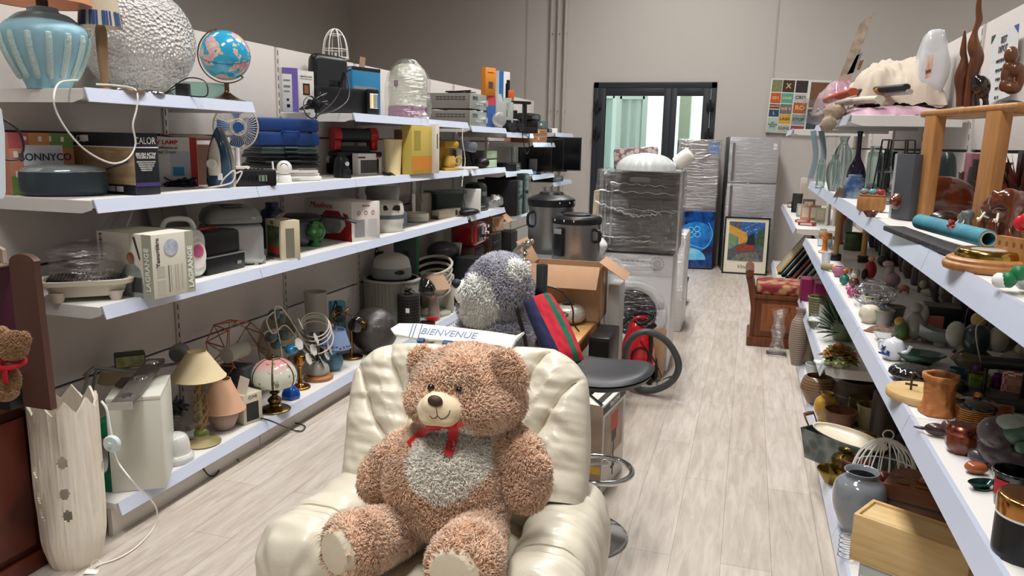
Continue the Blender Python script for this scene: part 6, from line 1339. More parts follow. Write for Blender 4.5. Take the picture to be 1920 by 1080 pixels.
def pglass():
 m=bpy.data.materials.new('painted_glass'); m.use_nodes=True; N=m.node_tree.nodes; L=m.node_tree.links; p=N['Principled BSDF']; p.inputs['Roughness'].default_value=.12; p.inputs['Coat Weight'].default_value=.6
 tc=N.new('ShaderNodeTexCoord'); sx=N.new('ShaderNodeSeparateXYZ'); L.new(tc.outputs['Generated'],sx.inputs[0]); r_=N.new('ShaderNodeValToRGB'); r_.color_ramp.elements[0].position=.55; r_.color_ramp.elements[0].color=srgb('#cfd3c4'); r_.color_ramp.elements[1].position=.9; r_.color_ramp.elements[1].color=srgb('#cf8f8d')
 L.new(sx.outputs['Z'],r_.inputs['Fac']); n=N.new('ShaderNodeTexNoise'); n.inputs['Scale'].default_value=26; n.inputs['Detail'].default_value=1; L.new(tc.outputs['Object'],n.inputs[0]); r2=N.new('ShaderNodeValToRGB'); r2.color_ramp.elements[0].position=.62; r2.color_ramp.elements[1].position=.66; L.new(n.outputs['Fac'],r2.inputs['Fac'])
 mx=N.new('ShaderNodeMix'); mx.data_type='RGBA'; L.new(r2.outputs['Color'],mx.inputs[0]); L.new(r_.outputs['Color'],mx.inputs[6]); mx.inputs[7].default_value=srgb('#77855c'); L.new(mx.outputs[2],p.inputs['Base Color']); return m
PG=pglass(); hh=zt-zs
for k in range(6):
 a0=2*PI*k/6; b=B(); b.grid(lambda u,v:V(((r*math.cos(-.5+v*1.85))*math.cos(a0+.05+u*.95),(r*math.cos(-.5+v*1.85))*math.sin(a0+.05+u*.95),zs+hh*(.32+.62*math.sin(-.5+v*1.85)))),8,14); obj('glass_petal',b,PG,t)
 b=B(); b.tube([V((r*1.01*math.cos(th)*math.cos(a0),r*1.01*math.cos(th)*math.sin(a0),zs+hh*(.32+.62*math.sin(th)))) for th in(-.5+1.85*i/14 for i in range(15))],.0025,6); obj('shade_rib',b,mat('#57503f',.4,.6),t)
b=B(); b.lathe(prof([(r*.3,zt-.02),(r*.28,zt-.008),(.008,zt),(.008,zt+.012),(0,zt+.016)]),seg=24); obj('finial',b,mat('#6b6355',.3,1),t)
cord('touch_lamp_lead',[tuple(oz(x,y,z)) for x,y,z in((485,783,.15),(510,790,.15),(545,805,.02),(565,808,.008),(572,800,.008),(562,795,.012),(548,790,.02),(536,768,.1),(525,760,.15))],.004,M_BLACK,label='black lead with plug hanging to the floor from the petal shade lamp',cat='cable')
q=on_ax(0,-2.62,440,665); c0=q; R_=msz(72,q); b=B(); ez=V((.85,0,.35)).normalized(); e1=V((0,1,0)); e2=ez.cross(e1)
if e2.z<0:e2=-e2
P8=[c0+e1*R_*math.cos(2*PI*k/10)+e2*R_*.95*math.sin(2*PI*k/10) for k in range(10)]; P4=[c0+ez*.10+e1*R_*.8*math.cos(2*PI*(k+.5)/10)+e2*R_*.8*math.sin(2*PI*(k+.5)/10) for k in range(10)]; cc_=c0-ez*.04
for k in range(10):b.tube([P8[k],P8[(k+1)%10]],.0035,6); b.tube([P8[k],P4[k]],.0035,6); b.tube([P4[k],P8[(k+1)%10]],.0035,6); b.tube([P8[k],cc_],.003,6); b.tube([P4[k],P4[(k+1)%10]],.003,6)
b.ring(cc_,.02,.004,20,rot=(0,PI/2,0)); ob=one('copper_wire_shade',b,CP,'large geometric copper wire pendant shade leaning on the back panel','lampshade')
q=on_ax(0,-2.52,425,670); b=B(); b.cyl((0,0,0),(.0,.15,.0),.042,seg=32); one('cylinder_shade',b,mat('#a9a79c',.7),'grey white cylinder shade lying inside the copper wire shade','lampshade',(q.x,q.y,q.z+.01),0)
b=B(); b.bx(-.06,.12,-.06,.06,0,.26,.01); one('dark_box',b,mat('#33363a',.6),'dark carton behind the torn lid carton holding up the cylinder shade','box',(-2.57,q.y+.1,L0))
q=on_ax(0,-2.66,515,620); rr=msz(32,q); Rm=Euler((.5,.5,0)).to_matrix()
b=B(); b.lathe([(rr*1.15,-.16),(rr,0),(rr-.003,0),(rr*1.13,-.16)],q+V((0.03,0,.02)),40,Rm,caps=False); one('drum_shade',b,mat('#b3ab95',.8),'beige drum shade leaning open towards the aisle behind the petal lamp','lampshade')
for k,(x,y) in enumerate(((514,590),(525,598),(508,632),(530,628),(518,645))):
 q=on_ax(0,-2.5,x,y); b=B(); b.ell((0,0,0),(.035,.03,.032),20); one('teal_ball',b,mat('#2f6f70',.4,col2='#69503a',vs=30),'teal and brown patterned ball of the garland, %s'%('top left','top right','lower left','lower right','lowest')[k],'ball',q,group='teal garland balls')
cord('garland_cable',[tuple(on_ax(0,-2.47,x,y)) for x,y in((513,585),(500,600),(512,625),(535,610),(560,640),(575,665),(600,680),(575,650),(545,600),(525,575),(515,585),(525,640),(535,690),(560,715))],.004,mat('#c9c2b2',.5),label='cream cable tangled through the teal balls and rings',cat='cable')
q=oz(600,715,L0); t=T('flower_lamp','lamp with white flower discs on dark stems over a frosted glass dome','lamp',q+V((-.04,.05,0)),0)
b=B(); b.lathe(prof([(.085,0),(.09,.01),(.085,.022),(.05,.03)]),seg=36); obj('wooden_base',b,wood('#b57a45','#9a6234',.4),t)
b=B(); b.lathe(prof([(.062,.03),(.068,.05),(.06,.085),(.035,.11),(0,.115)]),seg=32); obj('frosted_dome',b,mat('#9b9890',.25),t)
for k,(x,y) in enumerate(((560,645),(587,656),(578,673),(612,665),(592,635),(618,655),(563,607),(603,678))):
 q=on_ax(0,t.location.x+.04,x,y)-t.location; b=B(); b.lathe([(.032,0),(.033,.004)],q,48,(0,1.2,.1*k),wob=lambda a,z:1+.13*abs(math.sin(3*a))); fl=obj('flower_disc',b,mat('#c4c3bd',.4),t); b=B(); b.tube([q,V((0,0,.11))],.003,6); obj('flower_stem',b,BK,fl)
q=on_ax(0,-2.48,590,615); b=B()
for k,(r_,dz) in enumerate(((.095,0),(.10,-.02),(.085,.02),(.11,-.06))):b.ring(q+V((0,0,dz)),r_,.004,40,rot=(.7,.35+.1*k,0))
for a in range(4):b.tube([q+Euler((.7,.35,0)).to_matrix()@V((.095*math.cos(a*1.57),.095*math.sin(a*1.57),0)),q+V((0,0,-.06))+Euler((.7,.65,0)).to_matrix()@V((.11*math.cos(a*1.57),.11*math.sin(a*1.57),0))],.003,6)
one('shade_rings',b,mat('#cfc8b8',.5),'cream wire shade rings leaning over the white flowers','wire rings')
q=oz(545,655,.3); q=on_ax(0,-2.46,547,655); b=B(); b.ell((0,0,0),(.04,.045,.03),28); b.cyl((-.03,0,.005),(-.07,-.02,.01),.006); one('blue_glass_dish',b,mat('#2080b0',.1,coat=.6),'bright blue glass dome hanging beside the white flowers','glass',q)
q=oz(542,752,L0); b=B(); b.lathe(prof([(.045,0),(.05,.02),(.04,.05),(.02,.075),(.018,.09)]),seg=28,wob=lambda a,z:1+.08*math.sin(5*a)); one('cobalt_vase',b,mat('#12459a',.1,coat=.5),'cobalt blue glass shade standing right of the petal lamp foot','glass',(q.x-.02,q.y+.05,L0))
q=oz(565,735,L0); b=B(); b.lathe(prof([(.06,0),(.055,.012),(.015,.03),(.012,.12),(.03,.15),(.035,.19),(.03,.2)]),seg=28); one('brass_oil_lamp',b,mat('#a8773a',.2,1),'brass column lamp foot between the blue glass and the wooden base lamp','lamp',(q.x-.05,q.y+.07,L0))
q=oz(655,700,L0); zs=.245; t=lamp('pale blue shade lamp with stencilled leaves on a blue round pot',oz(620,700,L0)+V((-.03,.08,0)),0,[(.04,0),(.058,.03),(.06,.07),(.04,.11),(.012,.12),(.01,.16)],mat('#5d8296',.3),.10,.055,.16,.27,mat('#7c8fb6',.75),tilt=(0,.12))
b=B()
for k in range(26):a=2*PI*k/26; b.box((.0985*math.cos(a),.0985*math.sin(a),.178+.006*math.sin(k*2.1)),(.003,.014,.006),rot=(0.6*math.sin(k),0,a))
obj('leaf_stencil',b,mat('#1d2a45',.7),t)
q=on_ax(0,-2.62,600,600); q.z=L0; t=T('table_lamp','tall plain grey white cylinder shade at the back panel','lamp',(-2.68,on_ax(0,-2.68,592,580).y,L0)); b=B(); b.cyl((0,0,0),(0,0,.2),.02); b.lathe([(.07,0),(.07,.01)],seg=28); obj('foot',b,GR,t); b=B(); b.lathe([(.062,.2),(.075,.46),(.073,.46),(.06,.2)],seg=36,caps=False); obj('lampshade',b,mat('#b0aca2',.8),t)
q=oz(670,668,L0); t=T('banker_lamp','black and brass desk lamp with glossy black head in front of the film wrapped ball','lamp',(q.x-.02,q.y-.04,L0),.4)
b=B(); b.lathe(prof([(.075,0),(.07,.015),(.02,.03),(.012,.05),(.010,.26)]),seg=28); obj('stand',b,BR,t); b=B(); b.lathe(prof([(.055,0),(.05,.03),(.03,.07),(.01,.085)]),(.03,-.02,.22),28,(.5,.3,0)); obj('lamp_head',b,mat('#101011',.08,coat=1),t); b=B(); b.lathe(prof([(.012,0),(.02,.02),(.035,.045)]),(.06,-.03,.25),20,(0,1.9,0)); b.ring((-.02,0,.27),.03,.004,20,rot=(PI/2,0,0)); obj('brass_socket',b,mat('#b08a3e',.2,1),t)
q=on_ax(0,-2.5,635,580); b=B(); b.cyl((0,0,0),(.06,-.08,-.04),.03,seg=20); b.tube(smoothpts([(-.02,.02,.01),(-.05,.05,.04),(-.06,.02,-.05),(-.02,.03,-.1)]),.005,6); one('black_spot',b,BK,'matt black spotlight on brass twigs left of the banker lamp','spotlight',q)
b=B()
for k in range(9):b.tube(smoothpts([q+V((.03,-.05,-.03)),q+V((.02+.03*math.sin(k*2),-.10+.02*k,-.02+.03*math.cos(k))),q+V((.03*math.cos(k),-.14+.03*k,.03*math.sin(k*3)-.03))]),.0045,6)
b.tube([q+V((0,0,-.03)),V((q.x,q.y,L0))],.006,8); one('brass_twig_lamp',b,mat('#a67c38',.25,1),'brass branching lamp behind the banker lamp','lamp')
for k,(x,y,c_,lab) in enumerate(((632,565,'#5fa3bf','light blue bulb carton on the boxes at the back'),(613,600,'#7a5a48','brown carton behind the brass twig lamp'))):
 q=on_ax(0,-2.70,x,y); b=B(); b.bx(-.05,.05,-.04,.04,0,q.z-L0,.003); b.box((0,-.041,(q.z-L0)*.8),(.07,.002,.05),mi=1); one('bulb_carton',b,[mat(c_,.6),WP],lab,'box',(-2.70,q.y,L0),.8)
q=oz(705,672,L0); c,r,h=rnd(702,672,572,44,L0); b=B(); b.ell((0,0,r*.98),r,40); o=one('wrapped_ball_lamp',b,mat('#241f1d',.35,col2='#372f2b',vs=3),'large brown ball lamp wrapped in shiny film','lamp',(c.x,c.y,L0)); b=B(); b.ell((0,0,r*.98),r*1.02,40); obj('stretch_film',b,clearfilm(.04,.12),o)
q=oz(760,635,L0)
t=T('pleated_drum','grey pleated drum lamp carrying the grey massager at the back','lamp',(-2.62,on_ax(0,-2.62,735,560).y,L0)); hh=height_at(t.location,735,520)-L0; r=msz(52,t.location+V((0,0,.4)))
b=B(); b.lathe([(r,0),(r,hh-.01),(r*.9,hh)],seg=96,wob=lambda a,z:1+.012*math.cos(48*a)); obj('pleated_shade',b,mat('#8f8c84',.8),t); b=B(); b.lathe([(r*1.05,hh-.012),(r*1.05,hh)],seg=48); obj('top_disc',b,mat('#b0aea8',.4),t)
t2=T('foot_spa','grey and white egg shaped massager on top of the pleated drum','massager',t.location+V((0,0,hh+.001)),.7); r=r*.62; hh2=height_at(t2.location,737,474)-t2.location.z
b=B(); b.lathe(prof([(r*1.1,0),(r*1.15,.02),(r*1.12,hh2*.45)]),seg=36); obj('base',b,GR,t2); b=B(); b.lathe(prof([(r*1.1,hh2*.45),(r*.95,hh2*.8),(r*.5,hh2*.97),(0,hh2)]),seg=36); obj('dome',b,mat('#b9b8b2',.35),t2); b=B(); b.ell((.02,-r*1.08,hh2*.3),(.045,.012,.02),20); obj('display',b,BK,t2)
b=B(); q=on_ax(0,-2.78,712,475); b.box(q,(.03,.10,.03),.008); b.tube(smoothpts([q,q+V((0,-.06,.05)),q+V((0,-.08,-.05)),q+V((.03,-.05,-.16)),q+V((0.02,-.15,-.22))]),.004,6); one('power_plug',b,BK,'black plug and cable above the grey massager','plug')
q=oz(770,632,L0); t=T('heater_basket','black perforated cylinder heater with cable on top','heater',(q.x-.06,q.y+.10,L0)); hh=height_at(t.location,762,552)-L0; b=B(); b.lathe([(.085,0),(.085,hh)],seg=36)
for j in range(12):
 for k in range(16):a=PI+PI*k/15; b.box((.0855*math.cos(a),.0855*math.sin(a),hh*(.06+.075*j)),(.002,.010,.012),rot=(0,0,a),mi=1)
obj('perforated_shell',b,[mat('#242322',.5),mat('#050505',.9)],t); b=B(); b.box((.03,-.088,hh*.65),(.03,.003,.035)); obj('price_tag',b,WP,t); tangle('black cable coiled on the perforated heater',t.location.x,t.location.y,L0+hh,.06,18,.004,M_BLACK,31,hh=.06)
q=oz(795,615,L0); t=T('desk_lamp','black dome desk lamp on a thin upright stem with red foot','lamp',(q.x,q.y+.05,L0)); zc=height_at(t.location,800,535)-L0; b=B(); b.cyl((-.06,0,0),(-.06,0,zc+.05),.006); b.box((0,0,.02),(.12,.09,.04),.01); obj('stand',b,BK,t); b=B(); b.lathe(prof([(.075,0),(.075,.01),(.06,.05),(.03,.08),(.012,.09)]),(.0,0,zc-.04),32); b.cyl((-.02,0,zc+.02),(-.06,0,zc+.09),.012); obj('dome_head',b,mat('#111113',.1,coat=1),t); b=B(); b.box((.04,.03,.06),(.09,.05,.03),.008); obj('red_part',b,RED,t)
q=oz(830,600,L0); t=lamp('peach brown conical shade lamp behind the black dome lamp',q+V((-.08,.0,0)),0,[(.05,0),(.05,.02),(.04,.15),(.015,.2)],mat('#a8958a',.4),.14,.075,.27,.38,mat('#b7947c',.8))
q=on_ax(0,-2.60,880,545); t=T('tower_fan','off white slatted fan housing behind the grey plush dog','fan',(-2.50,5.98,L0)); b=B()
for k in range(5):b.ring((0,-.03+.015*k,.42-.055*k),.17-.01*k,.012,36,rot=(.35,0,0))
b.box((0,.1,.17),(.3,.05,.34),.02); obj('slatted_guard',b,mat('#b3aea2',.45),t); b=B(); b.lathe([(.15,0),(.15,.02),(.03,.05)],seg=36); obj('foot',b,mat('#b3aea2',.45),t)
A,C_,D_=(-2.62,5.55),(-2.40,5.60),(-2.38,5.75)
m=oy(790,545,5.6); gbx=carton('lantern_box','tall green and grey lantern carton under the third bay shelf','box',(-2.60,5.66,L0),.45,.20,.12,.74,[mat('#35413f',.6),mat('#1e6b50',.5),mat('#101214',.5),mat('#a3aaa4',.6)],[('F',.9,0,1,1,1),('F',0,.95,1,1,1),('R',0,0,1,1,1),('R',.2,.15,.8,.85,3),('R',.4,.3,.6,.7,2),('F',.35,.6,.6,.78,2),('F',.42,.3,.52,.6,2),('F',.37,.2,.58,.32,2)])
for k,(x,Y,z,w_,d_,h_,c_,lab,nm) in enumerate(((-2.62,6.32,L0,.20,.3,.40,'#121214','black loudspeaker cabinet low beside the green lantern carton','speaker'),(-2.40,6.42,L0,.20,.3,.44,'#17181b','tall slim black speaker behind the grey plush dog','speaker'),(-2.52,6.75,L0,.26,.32,.50,'#4a2c24','brown wood loudspeaker carrying the red toaster','speaker'),(-2.50,7.15,L0,.28,.36,.58,'#3b2520','dark brown loudspeaker in the sixth bay','speaker'),(-2.42,7.55,L0,.24,.3,.56,'#101113','black fronted loudspeaker right of the brown ones','speaker'))):
 t=T('loudspeaker',lab,'speaker',(x,Y,z),PI/2,'loudspeakers on the bottom deck'); b=B(); b.box((0,0,h_/2),(w_,d_,h_),.004); obj('cabinet',b,mat(c_,.45),t); b=B(); b.box((0,-d_/2-.004,h_/2),(w_*.94,.008,h_*.96),.003); g_=obj('grille',b,mat('#0f1012',.9),t); b=B(); b.lathe(prof([(.07,0),(.075,.012),(.06,.01),(.02,-.01),(0,0)]),(0,-d_/2-.008,h_*.4),28,(PI/2,0,0)); obj('speaker_cone',b,mat('#26282b',.5),g_)
t=T('red_toaster_oven','red retro mini oven with glass door standing on the brown loudspeaker','oven',(-2.46,6.75,L0+.503),PI/2); b=B(); b.box((0,0,.11),(.34,.26,.22),.05,seg=4); obj('oven_body',b,mat('#8a1218',.15,coat=.8),t); b=B(); b.box((-.04,-.132,.11),(.18,.008,.13),.01); obj('glass_door',b,mat('#1c1a1a',.1),t)
for z in(.05,.11,.17):b=B(); b.cyl((.12,-.15,z),(.12,-.13,z),.014); obj('knob',b,M_CHROME,t)
me=blob_mesh([(V((0,0,.09)),(.17,.12,.09),None),(V((.1,0,.08)),(.1,.1,.08),None)],.01,4); me.shade_smooth(); o=plush_obj('cd_radio',me,[mat('#2c2d30',.35)]); o.location=(-2.56,6.32,L0+.40); o.rotation_euler=(0,0,1.4); tagit(o,'grey black portable radio on the black loudspeaker','radio'); b=B(); b.box((.2,-.03,.09),(.02,.1,.12),.01,rot=(0,.3,0)); obj('chrome_front',b,SV,o)
carton('open_brown_carton','small open brown cardboard box on the dark loudspeakers','box',(-2.34,7.25,L0+.585),PI/2-.2,.22,.2,.14,[M_CARD,mat('#8c6748',.8)],[('F',.1,.3,.6,.9,1)]); b=B(); b.box((-2.30,7.42,L0+.70),(.10,.12,.003),rot=(.2,.7,0)); one('carton_flap',b,M_CARD,'raised cardboard flap of the small brown box by the boilers','cardboard')
t=T('black_vacuum_head','black hand vacuum with chrome tube above the small brown carton','vacuum cleaner',(-2.50,7.55,L0+.565),1.2); b=B(); b.ell((0,0,.05),(.10,.07,.05),24); obj('motor_body',b,BK,t); b=B(); b.tube([(.07,0,.05),(.32,-.05,.09)],.016,10); obj('chrome_tube',b,M_CHROME,t)
# ---- left foreground: dresser, small bear, carved column
MH=mat('#3f1710',.32,name='mahogany',col2='#59241a',vs=2,kind='wave',stretch=(6,1,1)); WN=mat('#57392f',.5,name='walnut_panel')
zc=height_at(V((-2.47,1.93,0)),90,742); print('dresser top',zc)
ds=T('dresser','dark red mahogany dresser with scalloped hutch at the left edge','dresser',(-2.74,1.66,0))
b=B(); b.bx(-.06,.30,-.42,.40,0,zc-.03,.004); b.bx(-.06,.33,-.43,.44,zc-.03,zc,.008); b.bx(-.06,.315,-.42,.41,0,.07,.004); obj('carcass',b,MH,ds)
b=B(); b.bx(.302,.312,-.38,.0,.10,zc-.07,.004); b.bx(.302,.312,.02,.36,.10,zc-.07,.004); dp=obj('door',b,MH,ds); b=B(); b.ell((.325,.05,zc*.62),(.012,.008,.025),12); obj('door_handle',b,BR,dp)
u0=on_ax(1,1.97,85,742); xs=on_ax(1,1.97,38,600).x,on_ax(1,1.97,85,600).x; zt=on_ax(1,1.97,62,476).z
b=B(); w_=xs[1]-xs[0]; P=[(xs[0],zc),(xs[1]+.01,zc),(xs[1]-.005,zt-.03)]+[((xs[0]+xs[1])/2+w_/2*math.cos(t_),zt-.03+.03*math.sin(t_)) for t_ in(PI*k/12 for k in range(1,12))]+[(xs[0],zt-.03)]
hu=T('hutch_shelf','brown wooden hutch with rounded upright and wine red back on the dresser','shelf',(0,0,0)); b.loops([[V((x,1.95,z)) for x,z in P],[V((x,1.975,z)) for x,z in P]]); obj('upright',b,WN,hu)
zs=on_ax(1,1.85,15,505).z; b=B(); b.bx(xs[0]-.5,xs[0],1.80,1.955,zs-.012,zs,.003); obj('shelf',b,mat('#a78f80',.6),hu)
b=B(); P=[(xs[0]-.5,zs)]+[(xs[0]-.5+.5*k/40,zs+.045+.012*abs(math.sin(k*.55))) for k in range(41)]+[(xs[0],zs)]; b.loops([[V((x,1.93,z)) for x,z in P],[V((x,1.945,z)) for x,z in P]]); obj('scalloped_rail',b,mat('#b5a396',.6),hu)
b=B(); b.bx(xs[0]-.5,xs[0],1.96,1.972,zc+.12,zs-.012); obj('wine_back_panel',b,mat('#4d1430',.5),hu)
b=B(); b.bx(xs[0]-.5,xs[0],1.90,1.972,zc+.0,zc+.12,.002); obj('dark_base_box',b,mat('#14151a',.5),hu)
sb=T('small_teddy_bear','small curly brown teddy bear with red scarf sitting on the dresser','teddy bear',(0,0,0)); Y=1.78
me=blob_mesh([bpx(25,648,Y,27,26,.032),bpx(44,636,Y+.01,12,13,.015),bpx(3,625,Y,11,11,.015),bpx(14,712,Y,22,30,.03),bpx(10,735,Y-.01,22,14,.03),bpx(15,660,Y-.02,14,12,.02)],.004,3); sbz=min(v.co.z for v in me.vertices)
plush_obj('body',fur(me,9000,.008,.0018,.8,4),[mat('#a87f57',.95,sheen=.4)],sb)
b=B(); c=oy(22,681,Y); b.ring(c,.035,.009,28,rot=(.2,0,0)); b.box(c+V((.01,-.035,-.03)),(.02,.008,.05),.003); wobj('red_scarf',b,mat('#b31222',.8),sb)
q=on_ax(0,-2.29,4,280); b=B(); b.loops([[on_ax(0,-2.29,x,y)+V((dx,0,0)) for x,y in((-60,160),(-6,205),(0,250),(2,360),(-3,372),(-60,372))] for dx in(0,.02)]); o=one('hanging_appliance',b,mat('#c9d6de',.3),'pale blue plastic appliance edge at the far left of the second shelf','appliance'); o.location.x+=0
cord('left_black_lead',[tuple(on_ax(0,-2.28,x,y)) for x,y in((-10,215),(30,240),(44,270),(38,295),(22,300),(5,298))],.004,M_BLACK,label='thin black lead curling at the far left edge',cat='cable')
c,r,_h=rnd(146,1074,727,52,0.0); zt=height_at(c,140,735)
t=T('carved_column_lamp','tall white carved hollow column lamp with jagged rim and oval holes','lamp',(c.x,c.y,0)); print('column',c,r,zt)
def colm(inner):
 def f(u,v):
  a=2*PI*u; z=zt*v; k=1.0 if v>.2 else(.78+.22*math.sin(v/.2*PI/2)); rr=(r*1.08 if v>.5 else r*(1.0+.16*v))*k
  tri=abs(((u*9)%1)*2-1); z=min(z,zt*(.925+.075*tri)) if v>.9 else z
  rr-=.008 if inner else 0; rr+=0 if inner else .004*noise.noise(V((math.cos(a)*7,math.sin(a)*7,z*5)))+.0035*noise.noise(V((math.cos(a)*22,math.sin(a)*22,z*4)))
  return V((rr*math.cos(a),rr*math.sin(a),z))
 return f
b=B(); fo,fi=colm(False),colm(True); NU,NV=144,90
holes=[(u_,v_) for u_,v_ in((.70,.60),(.72,.46),(.73,.36),(.56,.46),(.57,.34),(.54,.70),(.86,.66),(.855,.48),(.86,.35),(.3,.5),(.2,.4),(.35,.65),(.1,.55),(.42,.42))]
def inh(u,v):return any(((u-a)/.024)**2+((v-c_)/.036)**2<1 for a,c_ in holes)
go=[[b.bm.verts.new(fo(i/NU,j/NV)) for j in range(NV+1)] for i in range(NU)]; gi=[[b.bm.verts.new(fi(i/NU,j/NV)) for j in range(NV+1)] for i in range(NU)]
keep=lambda i,j:not inh((i%NU+.5)/NU,(j+.5)/NV)
for i in range(NU):
 for j in range(NV):
  if keep(i,j):
   k=(i+1)%NU; b.bm.faces.new((go[i][j],go[k][j],go[k][j+1],go[i][j+1])); b.bm.faces.new((gi[i][j],gi[i][j+1],gi[k][j+1],gi[k][j]))
   for(di,dj,e) in((1,0,((k,j),(k,j+1))),(-1,0,((i,j+1),(i,j))),(0,1,((k,j+1),(i,j+1))),(0,-1,((i,j),(k,j)))):
    if(0<=j+dj<NV and not keep(i+di,j+dj)) or j+dj==NV:
     (a0,a1),(c0_,c1_)=e; b.bm.faces.new((go[a0][a1],gi[a0][a1],gi[c0_][c1_],go[c0_][c1_]))
obj('carved_body',b,mat('#efe9de',.7,name='carved_white',col2='#d9cebc',vs=3,stretch=(3,3,.6),bump=.3,bs=30),t,ang=55)
b=B(); P=[tuple(oy(x,y,c.y-.12)-V((c.x,c.y,0))) for x,y in((190,752),(200,768),(206,800),(212,828))]; b.tube(smoothpts(P),.004,6); obj('cable',b,W1,t)
q=oy(213,830,c.y-.13)-V((c.x,c.y,0)); b=B(); b.lathe([(.027,0),(.03,.006),(.03,.012),(.026,.018)],q,28,(PI/2,0,.2)); b.lathe([(.009,0),(.008,.006)],q+V((0,-.018,0)),16,(PI/2,0,.2)); obj('foot_switch',b,mat('#cfdde0',.3),t)
cord('switch_cable',[tuple(oy(x,y,c.y-.12)) for x,y in((213,842),(222,868),(255,910))]+[tuple(oz(x,y,z)) for x,y,z in((292,950,.12),(290,985,.01),(262,1020,.006),(225,1045,.006),(188,1058,.006),(180,1062,.01))],.003,W1,label='thin white cable looping from the round switch down to the floor',cat='cable')
q=oz(172,1074,0); b=B(); b.box((q.x,q.y,.004),(.045,.03,.002),rot=(0,.1,.4)); b.ring(oz(180,1060,.02),.02,.001,24,rot=(1.0,0,0)); one('price_label',b,WP,'white paper price label on a wire at the foot of the carved column','label')
# ===== between the armchair and the washing machine
gp_=T('grey_plush_dog','large grey and white plush dog seen from the side, sitting behind the armchair','plush toy',(-1.08,3.3,.6)); Y=3.3
me=blob_mesh([bpx(935,545,Y,58,62,.15),bpx(938,520,Y,46,40,.13),bpx(905,565,Y-.06,42,48,.12),bpx(882,550,Y-.12,28,30,.07),bpx(869,547,Y-.13,19,24,.05),bpx(930,625,Y+.02,66,52,.17),bpx(880,640,Y-.03,40,34,.13),bpx(930,680,Y,70,60,.18),bpx(966,508,Y-.03,22,17,.03,ry_(18)),bpx(944,500,Y+.10,22,18,.03,ry_(18))],.011,6)
cz=oy(904,562,Y-.1); ce=oy(966,508,Y-.05); cs_=oy(870,546,Y-.06); cb_=oy(868,640,Y-.08)
def dm_(p,n):
 m=np.zeros(len(p),int); f=lambda c,a,b_,d:((p[:,0]-c.x)/a)**2+((p[:,2]-c.z)/b_)**2+((p[:,1]-c.y)/d)**2<1
 m[f(cz,.085,.115,.22)]=1; m[f(ce,.05,.035,.07)]=1; m[f(cb_,.085,.06,.2)]=1; m[(p[:,0]<cs_.x+.045)&(p[:,2]>cs_.z-.06)]=2; return m
me=fur(me,42000,.028,.0034,.7,9,dm_,lambda p,n,m:m==2,curl=.8,grav=.5)
plush_obj('body',me,[mat('#b0afbc',.95,sheen=.4),mat('#fafbf6',.95,sheen=.4),mat('#f2f5ee',.85)],gp_)
b=B(); c=oy(857,532,Y-.15); b.ell(c,(msz(11,c),.025,msz(9,c)),20,ry_(25)); wobj('nose',b,mat('#17171a',.6),gp_)
b=B(); b.tube(smoothpts([oy(x,y,Y-.185) for x,y in((864,540),(862,546),(858,550))]),.0015,6); wobj('smile',b,BK,gp_)
t=T('office_chair','black plastic swivel chair behind the armchair carrying the grey plush','chair',(-1.0,3.35,0)); b=B(); b.ell((-.05,0,.47),(.24,.22,.045),28,e=.7); obj('seat',b,BK,t)
b=B(); P=[oy(x,y,Y_)-t.location for x,y,Y_ in((985,570,3.5),(1005,555,3.55),(1025,570,3.5),(1035,620,3.45))]; b.tube(smoothpts(P),.05,12,flat=(.25,1)); P=[oy(x,y,3.2)-t.location for x,y in((962,558),(972,590),(985,640),(990,690))]; obj('back_rail',B().tube(smoothpts(P),.009,8),BK,t); obj('armrest',b,BK,t)
b=B(); b.cyl((-.05,0,.08),(-.05,0,.45),.03)
for k in range(5):a=k*1.257; b.tube([(-.05,0,.10),(-.05+.19*math.cos(a),.19*math.sin(a),.05)],.018,8); b.ell((-.05+.20*math.cos(a),.20*math.sin(a),.028),.026,12)
obj('swivel_base',b,BK,t)
P0,P1=oy(1010,565,3.12),oy(1062,672,2.86); d=(P1-P0); L_=d.length; zx=d.normalized(); yx=V((0,1,0)); xx=(V((1,0,0))-zx*zx.x).normalized(); yx=zx.cross(xx)
t=T('striped_bag','navy, red and green striped fabric bag leaning on the black chair','bag',(P0+P1)/2,Matrix((xx,yx,zx)).transposed().to_euler())
SM=[mat(c,.9,var=.15,vs=40,bump=.3,bs=200) for c in('#1d2048','#b3182c','#1f5c46','#b3182c')]
for k,(x0,x1) in enumerate(((-.5,-.18),(-.18,.17),(.17,.34),(.34,.5))):
 b=B(); W_b=.145
 def bf(u,v,s):
  x=(x0+(x1-x0)*u); e=max(0,1-abs(2*x)**4)**.5*max(0,1-abs(2*v-1)**6)**.5; w=W_b*(.86+.14*math.sin(PI*v)); return V((x*w,s*(-.05*e+.006*noise.noise(V((x*8,v*9,1)))*e),-L_*.56+L_*1.15*v))
 b.grid(lambda u,v:bf(u,v,1),12,30); b.grid(lambda u,v:bf(u,v,-1),12,30); obj('fabric_stripe',b,SM[k],t)
WO=wood('#c79a63','#a87a45',.4,3,(1,6,6))
t=T('side_table','light wooden side table carrying the cardboard box and silver bowls','table',(-.97,4.02,0)); b=B(); b.bx(-.23,.21,-.40,.44,.60,.622,.005); obj('tabletop',b,WO,t)
b=B(); b.bx(-.20,.18,-.35,.39,.50,.60,.003); obj('apron',b,WO,t)
for x in(-.19,.17):
 for y in(-.34,.38):b=B(); b.bx(x-.02,x+.02,y-.02,y+.02,0,.60,.003); obj('leg',b,WO,t)
c,r,h=rnd(1064,612,570,33,.623)
